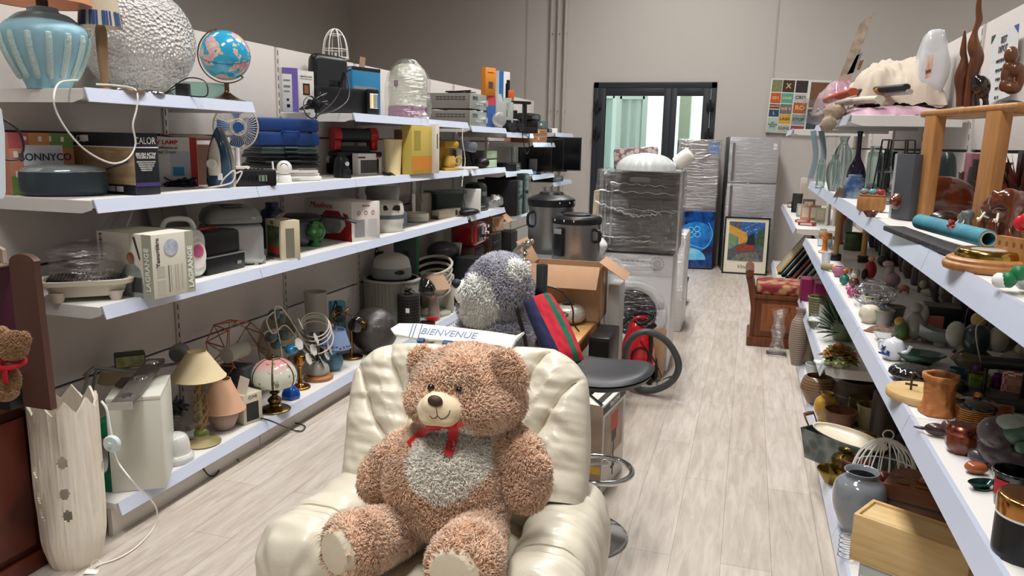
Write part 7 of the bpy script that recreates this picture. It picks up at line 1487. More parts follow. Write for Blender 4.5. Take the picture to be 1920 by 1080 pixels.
b=B(); b.lathe(prof([(r*.6,0),(r*.95,h*.22),(r,h*.5),(r*.85,h*.85),(r*.45,h),(r*.38,h*.96),(r*.6,h*.8)]),seg=40,caps=False); b.lathe([(r*.6,0),(r*.6,.004)],seg=30); one('silver_vase',b,mat('#c4bcb0',.35,.4,bump=.6,bs=60),'round crackled silver vase on the side table','vase',(c.x,c.y,.623))
q=oz(1043,618,.623); b=B(); b.lathe(prof([(.02,0),(.045,.02),(.05,.07),(.046,.085),(.044,.085),(.046,.06),(.04,.02)]),seg=28,caps=False); b.lathe([(.02,0),(.03,.006)],seg=20); one('glass_cup',b,CLR,'clear glass cup in a black wire holder on the side table','glass',(q.x,q.y+.02,.625))
b=B(); Yc=q.y-.03; b.tube(smoothpts([oy(x,y,Yc) for x,y in((975,530),(1040,540),(1063,558),(1074,580),(1075,605),(1086,622))]),.0045,8); b.tube([oy(x,y,Yc) for x,y in((1055,590),(1055,630))],.004,8); b.ring((q.x,q.y+.02,.70),.055,.004,32); one('candle_arm',b,BK,'curved black metal candle arm over the side table','candle holder')
t=T('cardboard_box','open brown cardboard box with raised flaps on the side table','box',(-.955,4.27,.624),.02); w,d,h=.42,.26,.30; b=B(); th=.004
b.bx(-w/2,w/2,-d/2,-d/2+th,0,h); b.bx(-w/2,w/2,d/2-th,d/2,0,h); b.bx(-w/2,-w/2+th,-d/2,d/2,0,h); b.bx(w/2-th,w/2,-d/2,d/2,0,h); b.bx(-w/2,w/2,-d/2,d/2,0,th); obj('carton_body',b,M_CARD,t)
for(c_,d_,r_) in(((0,-d/2-.055,h-.045),(w*.98,th,.15),(.75+PI*0,0,0)),((0,d/2+.07,h-.03),(w*.98,.15,th),(-.4,0,0)),((w/2+.06,0,h-.01),(th,d*.96,.17),(0,-1.0+PI,0)),((-w/2-.03,0,h+.06),(th,d*.96,.15),(0,-.5,0))):b=B(); b.box(c_,d_,.001,rot=(-r_[0],r_[1],r_[2]) if r_[0]>0 else r_); obj('flap',b,M_CARD,t)
b=B(); b.bx(w/2+.0005,w/2+.001,-.02,.02,.0,h*.9); obj('packing_tape',b,mat('#a78a6c',.3),t)
b=B(); b.bx(-.055,.055,-.16,.16,0,.61,.006); b.bx(-.05,.05,-.163,-.158,.02,.59,mi=1); one('black_speaker_tower',b,[BK,mat('#0d0d0f',.2)],'narrow glossy black unit between the side table and the white box','cabinet',(-.685,4.02,0))
q=oy(1156,600,4.42); b=B(); b.bx(-.035,.03,-.10,.10,0,.81,.004); o=one('tall_white_box',b,mat('#b5b2ae',.5),'tall grey white flat box with navy knob print beside the vacuum cleaner','box',(q.x-.005,4.42,0))
b=B(); b.lathe([(.022,0),(.022,.003)],(0,-.1,.42),20,(PI/2,0,0),sy=1.4); b.box((.012,-.104,.42),(.012,.003,.05)); obj('navy_print',b,mat('#24427c',.4),o)
q=oy(982,560,3.62); t=T('glass_lantern','tall clear glass lantern jar with chrome bird finial behind the grey plush','lantern',(q.x,3.62,.623)); zt=oy(982,475,3.62).z-.623; zg=oy(982,480,3.62).z-.623
b=B(); b.box((0,0,zt*.46),(.11,.11,zt*.9),.02,seg=3); obj('glass_body',b,clearfilm(.14,.03),t,ang=70); b=B(); b.lathe(prof([(.05,0),(.02,.012),(.008,.03),(.02,.045),(.006,.06)]),(0,0,zt*.90),24); b.ell((.005,0,zt*.90+.085),(.035,.018,.022),20,ry_(-25)); b.ell((.033,0,zt*.90+.105),(.014,.012,.013),16); b.cyl((-.02,0,zt*.9+.08),(-.06,0,zt*.9+.05),.012,.004); obj('bird_finial',b,mat('#c9c2b4',.12,.9),t)
b=B(); q=oy(1014,560,3.55); b.lathe([(.025,0),(.028,.40),(.026,.40),(.023,.004)],seg=28,caps=False); one('glass_tube',b,mat('#6a7274',.05,trans=.7),'tall dark edged glass tube vase before the cardboard box','vase',(q.x,3.56,.623))
t=T('dishwasher','low white appliance carrying the big steel urn','appliance',(-1.2,4.92,0)); b=B(); b.box((0,0,.40),(.60,.58,.80),.012); obj('cabinet',b,M_WHITE,t); b=B(); b.box((0,0,.815),(.61,.59,.025),.006); obj('glass_top',b,mat('#aab3b3',.08,coat=.5),t); b=B(); b.box((0,-.293,.72),(.58,.01,.12),.003); obj('control_panel',b,mat('#c8cac9',.4),t)
def urn(label,loc,r,h,rz,lidk):
 t=T('catering_urn',label,'urn',loc,rz,'steel urns on the appliances'); b=B(); b.lathe(prof([(r*.98,0),(r,.012),(r,h*.80)],3),seg=48); obj('steel_drum',b,M_STEEL,t)
 b=B(); b.lathe(prof([(r*1.04,h*.79),(r*1.06,h*.88),(r*1.0,h*.92),(r*(.95 if not lidk else .6),h*(.94 if not lidk else .98))],4),seg=48); b.lathe([(r*.6,h*.93),(r*.58,h*.97),(r*.5,h*(.985 if not lidk else 1.02))],seg=40); ld=obj('black_lid',b,BK,t)
 b=B(); b.box((0,-r-.01,h*.45),(r*.45,.03,h*.55),.008); obj('tap_housing',b,BK,t); b=B(); b.box((0,-r-.027,h*.66),(r*.4,.006,h*.1),.002); obj('display',b,SV,t)
 for s in(-1,1):b=B(); b.tube(smoothpts([(s*r,0,h*.70),(s*(r+.04),0,h*.66),(s*(r+.04),0,h*.5),(s*r,0,h*.46)]),.01,8); obj('handle',b,BK,t)
 for k in(-.3,.2,.6):b=B(); b.ell((r*1.05*math.sin(k),-r*1.05*math.cos(k),h*.86),.007,10); obj('rivet',b,M_CHROME,ld)
urn('large stainless steel urn with flat black lid nearest the cardboard box',(-1.055,4.93,.829),.155,.33,-.5,0); urn('second stainless urn with domed black lid behind the large one',(-1.37,5.5,.80),.165,.44,.9,1)
b=B(); b.bx(-.27,.25,-.25,.25,0,.79,.01); b.bx(-.24,.24,-.256,-.25,.05,.70,.004,mi=1); one('black_cooker',b,[mat('#5c5f62',.4),BK],'dark appliance under the second steel urn','appliance',(-1.40,5.50,0))
b=B(); b.lathe(prof([(.09,0),(.13,.06),(.135,.1),(.09,.14),(0,.15)]),seg=32); one('white_kettle',b,M_WHITE,'white domed appliance on the low appliance behind the large steel urn','appliance',(-1.03,5.17+.02,.83))
t=carton('blue_game_box','small cream box with black slots beside the loudspeakers','box',(-2.2,6.45,0),.6,.12,.2,.50,[mat('#d5cdbc',.6),BK],[('F',.3,.85,.45,.9,1),('F',.2,.7,.6,.73,1)])
# ===== far right: bench, glass vase, pictures
q0,q1=oz(1400,645,0),oz(1500,650,0)
t=T('bench_chest','carved brown wooden bench chest with red floral padded seat','bench',(.34,6.45,0)); BW=wood('#5a2c1a','#74401f',.35,2,(4,1,1)); zt=height_at(V((.1,6.45,0)),1430,548)
b=B(); b.bx(-.24,.30,0,.42,.07,zt-.03,.004); b.bx(-.27,.31,-.02,.44,0,.08,.012); b.bx(-.25,.31,-.015,.43,zt-.05,zt-.02,.004); obj('chest_body',b,BW,t)
b=B(); b.bx(-.17,.25,-.012,0,.13,zt-.09,.004); b.bx(-.12,.20,-.022,-.01,.17,zt-.13,.01); pn=obj('raised_panel',b,wood('#7a4524','#92562c',.35,2,(4,1,1)),t); b=B(); b.box((.04,-.028,zt-.12),(.008,.008,.045),.002); obj('keyhole',b,BR,pn)
b=B(); P=[(-.25,0),(-.23,0),(-.22,.3),(-.23,zt+.02),(-.26,zt+.10),(-.25,zt+.17),(-.28,zt+.18),(-.31,zt+.12),(-.29,zt+.05),(-.27,zt-.05),(-.25,.3)]; b.loops([[V((x,-.01,z)) for x,z in P],[V((x,.43,z)) for x,z in P]]); b.cyl((-.285,-.03,zt+.15),(-.285,.45,zt+.15),.03); obj('scroll_arm',b,BW,t)
b=B(); b.box((.03,.21,zt+.02),(.50,.42,.09),.03,seg=4); obj('padded_seat',b,mat('#7c2430',.8,col2='#b08a5a',vs=16,kind='voronoi',sharp=.2),t)
b=B()
for k in range(40):b.ell((-.21+.0125*k,-.006,zt-.018),.004,8)
obj('brass_nails',b,BR,t)
c,r,h=rnd(1455,668,580,14,0); t=T('glass_floor_vase','tall clear glass vase with wavy waist standing on the floor by the bench','vase',(c.x,c.y,0)); b=B(); b.lathe(prof([(r*.9,.008),(r*1.0,h*.15),(r*.75,h*.35),(r*1.0,h*.55),(r*.75,h*.75),(r*1.15,h)]),seg=32,caps=False); obj('glass_body',b,clearfilm(.22,.04),t,ang=80); b=B(); b.box((0,0,.006),(r*2.6,r*2.6,.012),.004); obj('glass_foot',b,clearfilm(.35,.04),t)
a,c_=oy(1443,147,10.86),oy(1437,248,10.86); a2=oy(1533,147,10.86); w,h=(a2.x-a.x)*1.25,a.z-c_.z
t=T('street_sign_canvas','collage canvas of small lettered signs high on the far wall','picture',(a.x,10.86,c_.z),(0,.04,0)); b=B(); b.bx(0,w,0,.03,0,h,.002); obj('canvas',b,mat('#dcdbd4',.7),t)
tiles=[(0.02,.76,.17,.22,'#8a8a5e',''),(.20,.76,.20,.22,'#4b3326','X'),(.42,.76,.2,.22,'#3a3430',''),(.02,.55,.17,.19,'#cf5a2a','031'),(.20,.56,.20,.18,'#5fae97','DINER'),(.42,.6,.2,.14,'#c9c7c3','CRO'),(.02,.45,.17,.08,'#5e3526','ROUTE'),(.20,.36,.20,.18,'#77747a','WE V'),(.42,.38,.22,.2,'#b9662a','RO'),(.02,.30,.17,.13,'#2c4a6a','L'),(.02,.02,.17,.26,'#b9cdc4','NO\nTHROUGH\nROAD'),(.20,.18,.20,.17,'#d9a542','LASH'),(.42,.17,.22,.19,'#8fa09c','STOP'),(.20,.02,.20,.14,'#c4c4b4','GUNS'),(.42,.03,.22,.12,'#9c4a56',''),(.67,.5,.3,.46,'#7d5a3f',''),(.67,.05,.3,.42,'#3d4a50','')]
for(u,v,du,dv,c1,tx) in tiles:
 b=B(); b.bx(u*w,(u+du)*w,-.002,0,v*h,(v+dv)*h); tl=obj('sign_tile',b,mat(c1,.6,var=.25,vs=25),t)
 if tx:text(tx,min(dv*h*.55/(tx.count('\n')+1)*1.1,du*w*1.4/max(map(len,tx.split('\n')))),tl,((u+du/2)*w,-.003,(v+dv/2)*h),FR,mat('#22302c' if c1 in('#b9cdc4','#c4c4b4','#c9c7c3','#8fa09c','#d9a542') else '#e6c98a',.6),bold=.0008)
cols=['#c09a4e','#1a2230','#1c1d20','#7c1f28','#22302c','#5f5348','#8b7b6c','#a58f75']
for k,c1 in enumerate(cols):
 Y=8.9-.17*k; t=T('leaning_picture','%s frame leaning on the low far right deck, %s'%(('thin gold','dark blue','wide black','dark red','green black','brown wood','pale brown','light wood')[k],('first from the aisle','second from the aisle','third from the aisle','fourth from the aisle','fifth from the aisle','third from the panel','second from the panel','against the panel')[k]),'picture frame',(.37+.035*k,9.15-.16*k,.232),(-.62,0,-PI/2),'frames leaning on the low deck')
 ww,hh=.50,.56-.035*k; b=B()
 for q in((-ww/2,-ww/2+.03,0,hh),(ww/2-.03,ww/2,0,hh),(-ww/2,ww/2,0,.03),(-ww/2,ww/2,hh-.03,hh)):b.bx(q[0],q[1],0,.02,q[2],q[3],.002)
 obj('frame',b,mat(c1,.4),t); b=B(); b.bx(-ww/2+.02,ww/2-.02,.008,.014,.02,hh-.02); obj('picture',b,mat(('#b9b5a4','#8fa2b0','#c9c2b4','#3b3b3d')[k%4],.5,var=.3,vs=6),t)
for k,(x,Y,w_,d_,h_,c1,lab,nm) in enumerate(((.50,9.6,.05,.3,.05,'#3c1c1c','dark red gilded moulding at the far picture shelf end','moulding'),(.50,8.75,.10,.03,.20,'#141416','upright black photo frame on the picture shelf','framed_photo'),(.57,8.95,.07,.07,.36,'#c9c3bd','pale rolled paper standing on the picture shelf','paper_roll'),(.52,8.2,.10,.02,.13,'#8fa39c','greenish glass photo frame leaning on the picture shelf','framed_photo'),(.54,7.95,.09,.02,.13,'#b58f66','small wooden photo frame on the picture shelf','framed_photo'),(.62,7.9,.10,.02,.14,'#a86f4c','brown wooden photo frame right of the small one','framed_photo'),(.66,7.75,.09,.02,.13,'#a3b58c','pale green photo frame on the picture shelf','framed_photo'),(.52,7.35,.14,.1,.025,'#8c2a2c','flat red patterned frame at the near end of the picture shelf','framed_photo'),(.50,7.65,.12,.1,.02,'#b5413a','flat red ornament behind the red patterned frame','ornament'),(.70,7.5,.02,.15,.2,'#d9d5cc','white upright frame near the bamboo stick','framed_photo'),(.76,7.5,.02,.15,.2,'#c7c0b6','grey upright frame near the bamboo stick','framed_photo'),(.6,8.5,.12,.02,.16,'#7a5a3e','walnut photo frame behind the greenish one','framed_photo'))):
 b=B(); b.box((0,0,h_/2),(w_,d_,h_),.003,rot=(-.12 if d_<.04 else 0,0,0)); b.box((0,-d_/2-.002,h_/2),(w_*.7,.002,h_*.7),rot=(-.12 if d_<.04 else 0,0,0),mi=1); one(nm,b,[mat(c1,.4),mat('#2a2624' if k==1 else '#cdbfae',.5)],lab,nm.replace('_',' '),(x,Y,.9235),-.25)
for k,(X,z,c1) in enumerate(((.48,.02,'#7a1145'),(.56,.05,'#8c1a55'))):
 b=B(); b.bx(-.07,.07,-.08,.08,0,.16,.006); one('magenta_pot',b,mat(c1,.4),('magenta square planter nearest the bench','magenta square planter behind the first one')[k],'planter',(X,5.90+.0+.0-.17*k,.517),0,'magenta planters')
# ===== right shelving: goods
S2,S1,SH,SB,ST=1.362,.947,.517,.147,1.757
PF=dict(bowl=[(.55,0),(.6,.04),(.95,.45),(1,.62),(.85,.9),(.72,1),(.66,.98),(.8,.6),(.5,.08)],pot=[(.72,0),(.75,.03),(.95,.9),(1,.92),(1,1),(.92,1),(.88,.9),(.66,.06)],vase=[(.5,0),(.55,.03),(.9,.3),(1,.5),(.85,.74),(.45,.88),(.42,.94),(.55,1),(.48,1),(.36,.93),(.4,.86)],jar=[(.9,0),(1,.04),(1,.8),(.75,.88),(.75,1),(.68,1),(.68,.86),(.9,.75),(.85,.06)],bottle=[(.9,0),(1,.05),(.95,.35),(.4,.55),(.28,.65),(.26,.95),(.34,1),(.2,1),(.2,.6)],dish=[(.5,0),(.55,.1),(1,.9),(1,1),(.94,1),(.5,.2)],cyl=[(.97,0),(1,.02),(1,.97),(.97,1)],lid=[(.95,0),(1,.05),(1,.62),(1.04,.64),(1.04,.95),(.95,1),(0,1)],cone=[(1,0),(.9,.05),(.5,.8),(.1,.98),(0,1)],stick=[(.9,0),(1,.05),(.5,.15),(.35,.5),(.45,.7),(1,.85),(1,1),(.7,.96)],urn=[(.55,0),(.6,.04),(.92,.35),(1,.6),(.9,.8),(.58,.91),(.56,.95),(.66,1),(.6,1),(.5,.93)],carved=[(1,0),(1.02,.04),(.92,.2),(.86,.5),(.9,.82),(1.02,.88),(1.04,.98),(.95,1),(.8,.98),(.76,.85)],egg=[(.6,0),(.95,.3),(1,.55),(.8,.85),(.4,.98),(0,1)])
def LV(nm,lab,cat,xc,yb,yt,rpx,z,pf,m,grp=None,wob=None,sy=1,rot=0,dy=0,cap=None):
 c,r,h=rnd(xc,yb,yt,rpx,z); h=max(h,.012); P=PF[pf]; op=P[-1][0]>.01; dx=min(max(c.x,RX+.005+r*.9),RB-.03-r); k=1
 b=B(); b.lathe(prof([(r*a,h*q) for a,q in P],4),seg=32 if not wob else 72,caps=not op,wob=wob,sy=sy)
 if op:b.lathe([(r*P[0][0],0),(r*P[0][0],.003)],seg=32)
 return one(nm,b,m,lab,cat,(c.x,c.y+dy,z),rot,grp)
def BXs(nm,lab,cat,l,r_,yt,z,d,m,deco=(),grp=None,tx=None):
 m_,rz,w,h=fit(l,r_,z,yt); o=carton(nm,lab,cat,m_,rz,w,d,h,m if isinstance(m,list) else[m],deco,grp)
 if tx:text(tx[0],tx[1],o,(0,-.002,h*tx[2]),FR,tx[3])
 return o
def FG(nm,lab,cat,x,yb,yt,z,parts,X=None):
 """small figure: parts are (dx, dz, rx, rz, colour) in units of its height, seen from the front; each is its own part"""
 q=oz(x,yb,z); q=q+V((q.x,q.y,0)).normalized()*.02; H=height_at(q,x,yt)-z; t=T(nm,lab,cat,(q.x,q.y,z),math.atan2(-q.x,q.y)); low=min(p[1]-p[3] for p in parts)
 for k,(n_,P) in enumerate(__import__('itertools').groupby(parts,key=lambda p:p[4])):
  b=B()
  for p in P:b.ell((p[0]*H,(p[5] if len(p)>5 else 0)*H,(p[1]-low)*H),(p[2]*H,min(p[2],p[3])*H,p[3]*H),18)
  obj(('body','head','clothing','detail','trim','ornament')[min(k,5)],b,MF(n_),t)
 return t
def MF(c):return mat(c,.3,coat=.3) if isinstance(c,str) else c
DW=mat('#52230f',.2,coat=.6,name='polished_dark_wood',col2='#733619',vs=6,stretch=(1,5,5)); OAK=mat('#b98450',.4,name='oak',col2='#9f6d3e',vs=7,stretch=(9,9,1))
TER=mat('#b57440',.7,name='terracotta',bump=.9,bs=45); CRM=mat('#ddd3bd',.4,coat=.2,name='cream_ceramic'); GG=mat('#dce9e5',.03,trans=.93,ior=1.15,name='green_tint_glass'); ST_=mat('#8c8a7c',.35,name='stoneware'); PINE=mat('#dcc08e',.5,name='pine',col2='#c9a468',vs=4,stretch=(1,7,12))
# ---- upper shelf, from the camera outwards
c,r,h=rnd(1850,515,465,76,S2); t=T('barometer','brass rimmed round barometer on a turned oak disc at the shelf front','barometer',(c.x,c.y,S2)); h=max(h,.035)
b=B(); b.lathe(prof([(r*.97,0),(r,h*.12),(r,h*.3),(r*.93,h*.38),(r*.93,h*.5),(r*.85,h*.6)],3),seg=56); obj('oak_disc',b,OAK,t); b=B(); b.lathe(prof([(r*.76,h*.58),(r*.74,h*.8),(r*.68,h*.95),(r*.62,h*.95)],3),seg=56); obj('brass_rim',b,mat('#b8954a',.15,1),t); b=B(); b.lathe([(r*.64,h*.86),(r*.3,h*.99),(0,h*1.02)],seg=40); obj('glass_face',b,mat('#c9cbc4',.08,coat=.6),t)
P0,P1=oz(1700,440,S2),oz(1822,478,S2); d=P1-P0; L_=d.length; r=.021; t=T('cork_roll','blue roll with red flower print and hollow end lying along the shelf','roll',(P0+P1)/2+V((.03,0,r+.018)),math.atan2(d.y,d.x)); Rm=Euler((0,PI/2,0)).to_matrix()
b=B(); b.lathe([(r,-L_/2),(r,L_/2),(r*.72,L_/2),(r*.72,-L_/2+.01)],seg=32,rot=Rm,caps=False); b.lathe([(r,-L_/2),(r*.5,-L_/2-.004)],seg=32,rot=Rm); obj('blue_tube',b,mat('#4b93a3',.7,col2='#3d7d92',vs=18),t); b=B(); b.lathe([(r*1.01,L_/2-.001),(r*.7,L_/2+.001)],seg=32,rot=Rm,caps=False); obj('rolled_end',b,mat('#c0a678',.7),t)
b=B()
for k in range(6):a=k*1.05; b.ell((.04+.014*math.cos(a),-r*.78,r*.62+.009*math.sin(a)),(.009,.005,.004),10,rot=(0,-a,0))
obj('red_flower',b,mat('#b3323a',.7),t)
A,C_=oz(1652,432,S2),oz(1788,488,S2); d=C_-A; b=B(); b.box((0,.035,.008),(d.length,.06,.014),.002); one('slate_board',b,mat('#2f2c30',.6,bump=.6,bs=60),'long dark slate strip at the shelf edge in front of the blue roll','board',((A+C_)/2).to_tuple()[:2]+(S2,),math.atan2(d.y,d.x))
lA,lB=oz(1712,410,S2),oz(1835,470,S2); zt=height_at(oz(1745,415,S2),1745,200); t=T('oak_stool','small oak stool frame standing on the shelf and carrying carved figures','stool',(0,0,0)); q0=oz(1730,415,S2); q1=q0+V((.17,-.30,0))
q1=oz(1842,440,S2)+V((0,0,0)); dv=(q1-q0); dv.z=0; n_=V((-dv.y,dv.x,0)).normalized()*-.13; zh=height_at(q0,1745,206)
for(p,k) in((q0,0),(q1,1)):
 b=B(); b.box(p+V((0,0,(zh-S2)/2-.005)),(.085,.035,zh-S2-.01),.006,rot=(0,.04,math.atan2(dv.y,dv.x))); obj('leg',b,OAK,t)
b=B(); b.box((q0+q1)/2+V((0,-.02,zh-S2-.012)),(dv.length*1.5,.03,.024),.011,rot=(0,0,math.atan2(dv.y,dv.x)),seg=4); obj('front_rail',b,OAK,t)
b=B(); b.box((q0+q1)/2+n_*-.5+V((.02,.06,zh-S2-.016)),(dv.length*1.45,.13,.018),.006,rot=(0,0,math.atan2(dv.y,dv.x))); obj('stool_top',b,OAK,t)
ZS=zh-.006
def skin(nm,lab,cat,pts,rad,Y,m,eyes=0):
 b=B(); P=smoothpts([oy(x,y,Y) for x,y in pts],5); R_=smoothpts([(msz(r_,oy(1820,150,Y)),0,0) for r_ in rad],5); b.tube(P,[p.x for p in R_],16,flat=(1,.8)); return one(nm,b,m,lab,cat)
Yg=q0.y+.04; Yh=Yg-.05
WG=mat('#58301f',.3,coat=.4,name='giraffe_wood',col2='#754a30',vs=5)
skin('wooden_giraffe','slim short carved wooden giraffe leftmost on the oak stool','carving',[(1800,200),(1801,175),(1802,150),(1805,135),(1808,110),(1806,98),(1808,75),(1809,58)],[7,8,12,12,6,6,4,1.5],Yg,WG)
skin('wooden_giraffe','tall carved wooden giraffe reaching above the frame on the oak stool','carving',[(1816,200),(1818,170),(1826,130),(1832,108),(1826,85),(1828,60),(1836,38),(1835,15),(1838,-20)],[8,8,11,12,11,5,6,5,3],Yg-.02,WG)
ye=lambda x,y:oy(x,y,Yh); b=None
me=blob_mesh([bpx(1838,160,Yh,15,18,.03),bpx(1832,150,Yh,10,10,.02),bpx(1845,165,Yh,11,20,.02)]+[bpx(x,y,Yh,5.5,12,.008) for x in(1831,1848) for y in(182,196)],.0022,3); me.shade_smooth(); o=plush_obj('black_elephant',me,[mat('#1c1517',.12,coat=1)]); tagit(o,'polished black elephant carving seen from behind on the oak stool','carving')
R2=mat('#6b4128',.3,coat=.5); me=blob_mesh([bpx(1896,103,Yh,12,16,.02),bpx(1890,125,Yh,9,10,.012),bpx(1905,130,Yh,14,14,.02),bpx(1884,140,Yh,7,14,.010),bpx(1882,160,Yh,8,12,.012),bpx(1898,165,Yh,16,12,.02),bpx(1912,150,Yh,8,20,.02),bpx(1893,150,Yh,6,6,.01)],.0022,3); me.shade_smooth(); tagit(plush_obj('thinker_carving',me,[R2]),'brown carved seated figure bending its round head on the oak stool','carving')
b=B(); c=oy(1895,190,Yh); c.z=min(c.z,ZS+.02); b.ell(c,(.045,.03,.018),24); one('stone_base',b,mat('#2a2a2b',.5),'dark rough stone base under the carved seated figure','base')
me=blob_mesh([bpx(1765,372,q0.y+.12,60,42,.05),bpx(1720,378,q0.y+.10,40,30,.035),bpx(1692,378,q0.y+.06,24,18,.02),bpx(1676,378,q0.y+.04,10,8,.01)],.005,4); me.shade_smooth(); bd=tagit(plush_obj('carved_duck',me,[DW]),'large glossy brown carved wooden shoe shape behind the stool leg','carving')
b=B(); b.box(oy(1745,368,q0.y+.02),(.026,.002,.03),rot=(0,.1,0)); o=obj('price_tag',b,WP,bd)
b=B(); q=oz(1770,432,S2); b.ell((q.x,q.y,S2+.03),(.05,.03,.03),20); one('dark_clog',b,mat('#2a1612',.3,coat=.3),'dark brown wooden clog below the large carved shoe','clog')
def eleph(lab,x,yb,yt,m,grp=None,tusk=True):
 q=oz(x,yb,S2); H=height_at(q,x,yt)-S2; t=T('elephant_figure',lab,'carving',(q.x,q.y,S2),-.5)
 me=blob_mesh([(V((0,0,.66)),(.30,.40,.26),None),(V((-.0,-.38,.82)),(.2,.22,.2),None),(V((0,-.58,.55)),(.07,.07,.28),None),(V((0,-.62,.25)),(.05,.08,.12),None),(V((.2,-.3,.8)),(.06,.14,.2),None),(V((-.2,-.3,.8)),(.06,.14,.2),None)]+[(V((sx*.16,sy*.26,.22)),(.10,.10,.30),None) for sx in(-1,1) for sy in(-1,1)],.04,2)
 for v in me.vertices:v.co=v.co*H; v.co.z=max(v.co.z,0)
 me.shade_smooth(); plush_obj('body',me,[m],t).location=(0,0,0)
 b=B(); [b.tube(smoothpts([V((s*.1,-.5,.6))*H,V((s*.13,-.68,.48))*H,V((s*.12,-.78,.52))*H]),.02*H,6) for s in(-1,1)]; obj('tusks',b,CRM,t); return t
eleph('small grey stone elephant figure below the oak stool',1806,438,393,mat('#5c6260',.4)); eleph('big glossy red brown carved elephant at the right of the stool',1866,462,352,DW)
LV('amber_owl_jar','amber glazed jar figure at the right edge behind the barometer','jar',1908,462,378,22,S2,'egg',mat('#a86a1c',.1,coat=1,col2='#5f3a12',vs=14))
BXs('grey_speaker_box','tall dark grey box with pale side standing left of the stool','speaker',(1666,408),(1702,414),288,S2,.05,[mat('#4a4d52',.5),mat('#a9aeb3',.4)],[('L',0,0,1,1,1),('F',0,0,.12,1,1)])
c,r,h=rnd(1632,398,367,25,S2); b=B(); b.box((0,0,h*.5),(.10,.06,h),.012); b.box((0,0,h*1.05),(.09,.05,.006),.002); one('wooden_trinket_box',b,OAK,'small rounded wooden box with trinkets at the shelf edge','box',(c.x,c.y,S2),-.2)
for k,(x,y,c1) in enumerate(((1622,364,'#8d8f94'),(1640,362,'#6fa3a8'),(1652,370,'#a5323a'))):q=V((c.x-.028+.028*k,c.y-.01*k,S2+h*1.05+.001)); b=B(); b.ell((0,0,.012),(.016,.012,.012),14); one('trinket',b,mat(c1,.3),('silver','pale blue','red')[k]+' trinket lying on the small rounded wooden box','trinket',q)
LV('dark_ashtray','small dark wooden bowl at the shelf edge left of the grey box','bowl',1632,408,396,14,S2,'dish',DW); LV('duck_figure','brown and black carved duck before the blue and white vase','figurine',1580,371,347,18,S2,'cone',mat('#57463a',.4),sy=.6)
LV('blue_white_vase','grey and blue painted round vase behind the carved duck','vase',1600,372,328,17,S2,'jar',mat('#8b97a0',.2,coat=.6,col2='#33507e',vs=16,sharp=.5))
LV('purple_bottle','tall violet glass bottle with long neck above the blue and white vase','bottle',1607,362,248,17,S2,'bottle',mat('#4a3f66',.08,trans=.5),dy=.12)
for k,(x,yb,yt,r_) in enumerate(((1560,358,290,13),(1574,356,258,16),(1590,352,280,12),(1537,352,300,8),(1640,360,275,14),(1668,362,280,12))):LV('clear_vase',('pale green ribbed glass vase at the left of the tall one','tall pale green glass vase with flared neck','slim clear glass vase right of the tall green one','small clear glass nearest the shelf end','clear glass vase inside the black wire frame, left','clear glass vase inside the black wire frame, right')[k],'vase',x,yb,yt,r_,S2,('vase','vase','cyl','jar','jar','bottle')[k],GG,'glass vases at the far upper shelf',(lambda a,z:1+.06*math.cos(9*a)) if k<3 else None,dy=.10 if k>3 else 0)
c,r,h=rnd(1660,385,262,38,S2); b=B(); k4=[(math.cos(a),math.sin(a)) for a in(.8+k*PI/3 for k in range(6))]
for(x,y),(x2,y2) in zip(k4,k4[1:]+k4[:1]):b.tube([(x*r,y*r,.004),(x*r*.72,y*r*.72,h)],.0035,6); b.tube([(x*r*.72,y*r*.72,h),(x2*r*.72,y2*r*.72,h)],.0035,6); b.tube([(x*r,y*r,.004),(x2*r,y2*r,.004)],.0035,6); b.tube([(x*r*.86,y*r*.86,h*.5),(x2*r*.86,y2*r*.86,h*.5)],.0035,6)
one('wire_lantern',b,BK,'black tapered wire lantern frame around clear glass vases','lantern',(c.x+.03,c.y+.03,S2)); b=B(); b.box((0,0,.03),(.11,.08,.06),.004); one('wicker_box',b,mat('#8c7050',.8,bump=.8,bs=80),'small woven box under the black wire lantern','box',(c.x+.10,c.y-.09,S2))
for k,(x,Y,z0,w_,h_,c1,lab,nm) in enumerate(((.86,5.1,S2,.16,.22,'#d8d8d6','white carton at the back of the far upper shelf','white_box'),(.87,4.75,S2,.12,.19,'#d5d2cf','second white carton at the back panel of the upper shelf','white_box'),(.87,3.6,S2,.10,.23,'#7e4a55','dull red book at the back behind the wire lantern','book'),(.86,2.9,S2,.09,.24,'#1c2536','navy upright box at the back behind the stool','box'),(.87,2.25,S2,.10,.22,'#c9c9cc','white shelf box behind the yellow flower bag','box'))):
 b=B(); b.box((0,0,h_/2),(.05,w_,h_),.003); one(nm,b,mat(c1,.5),lab,'box' if nm!='book' else 'book',(x,Y,z0))
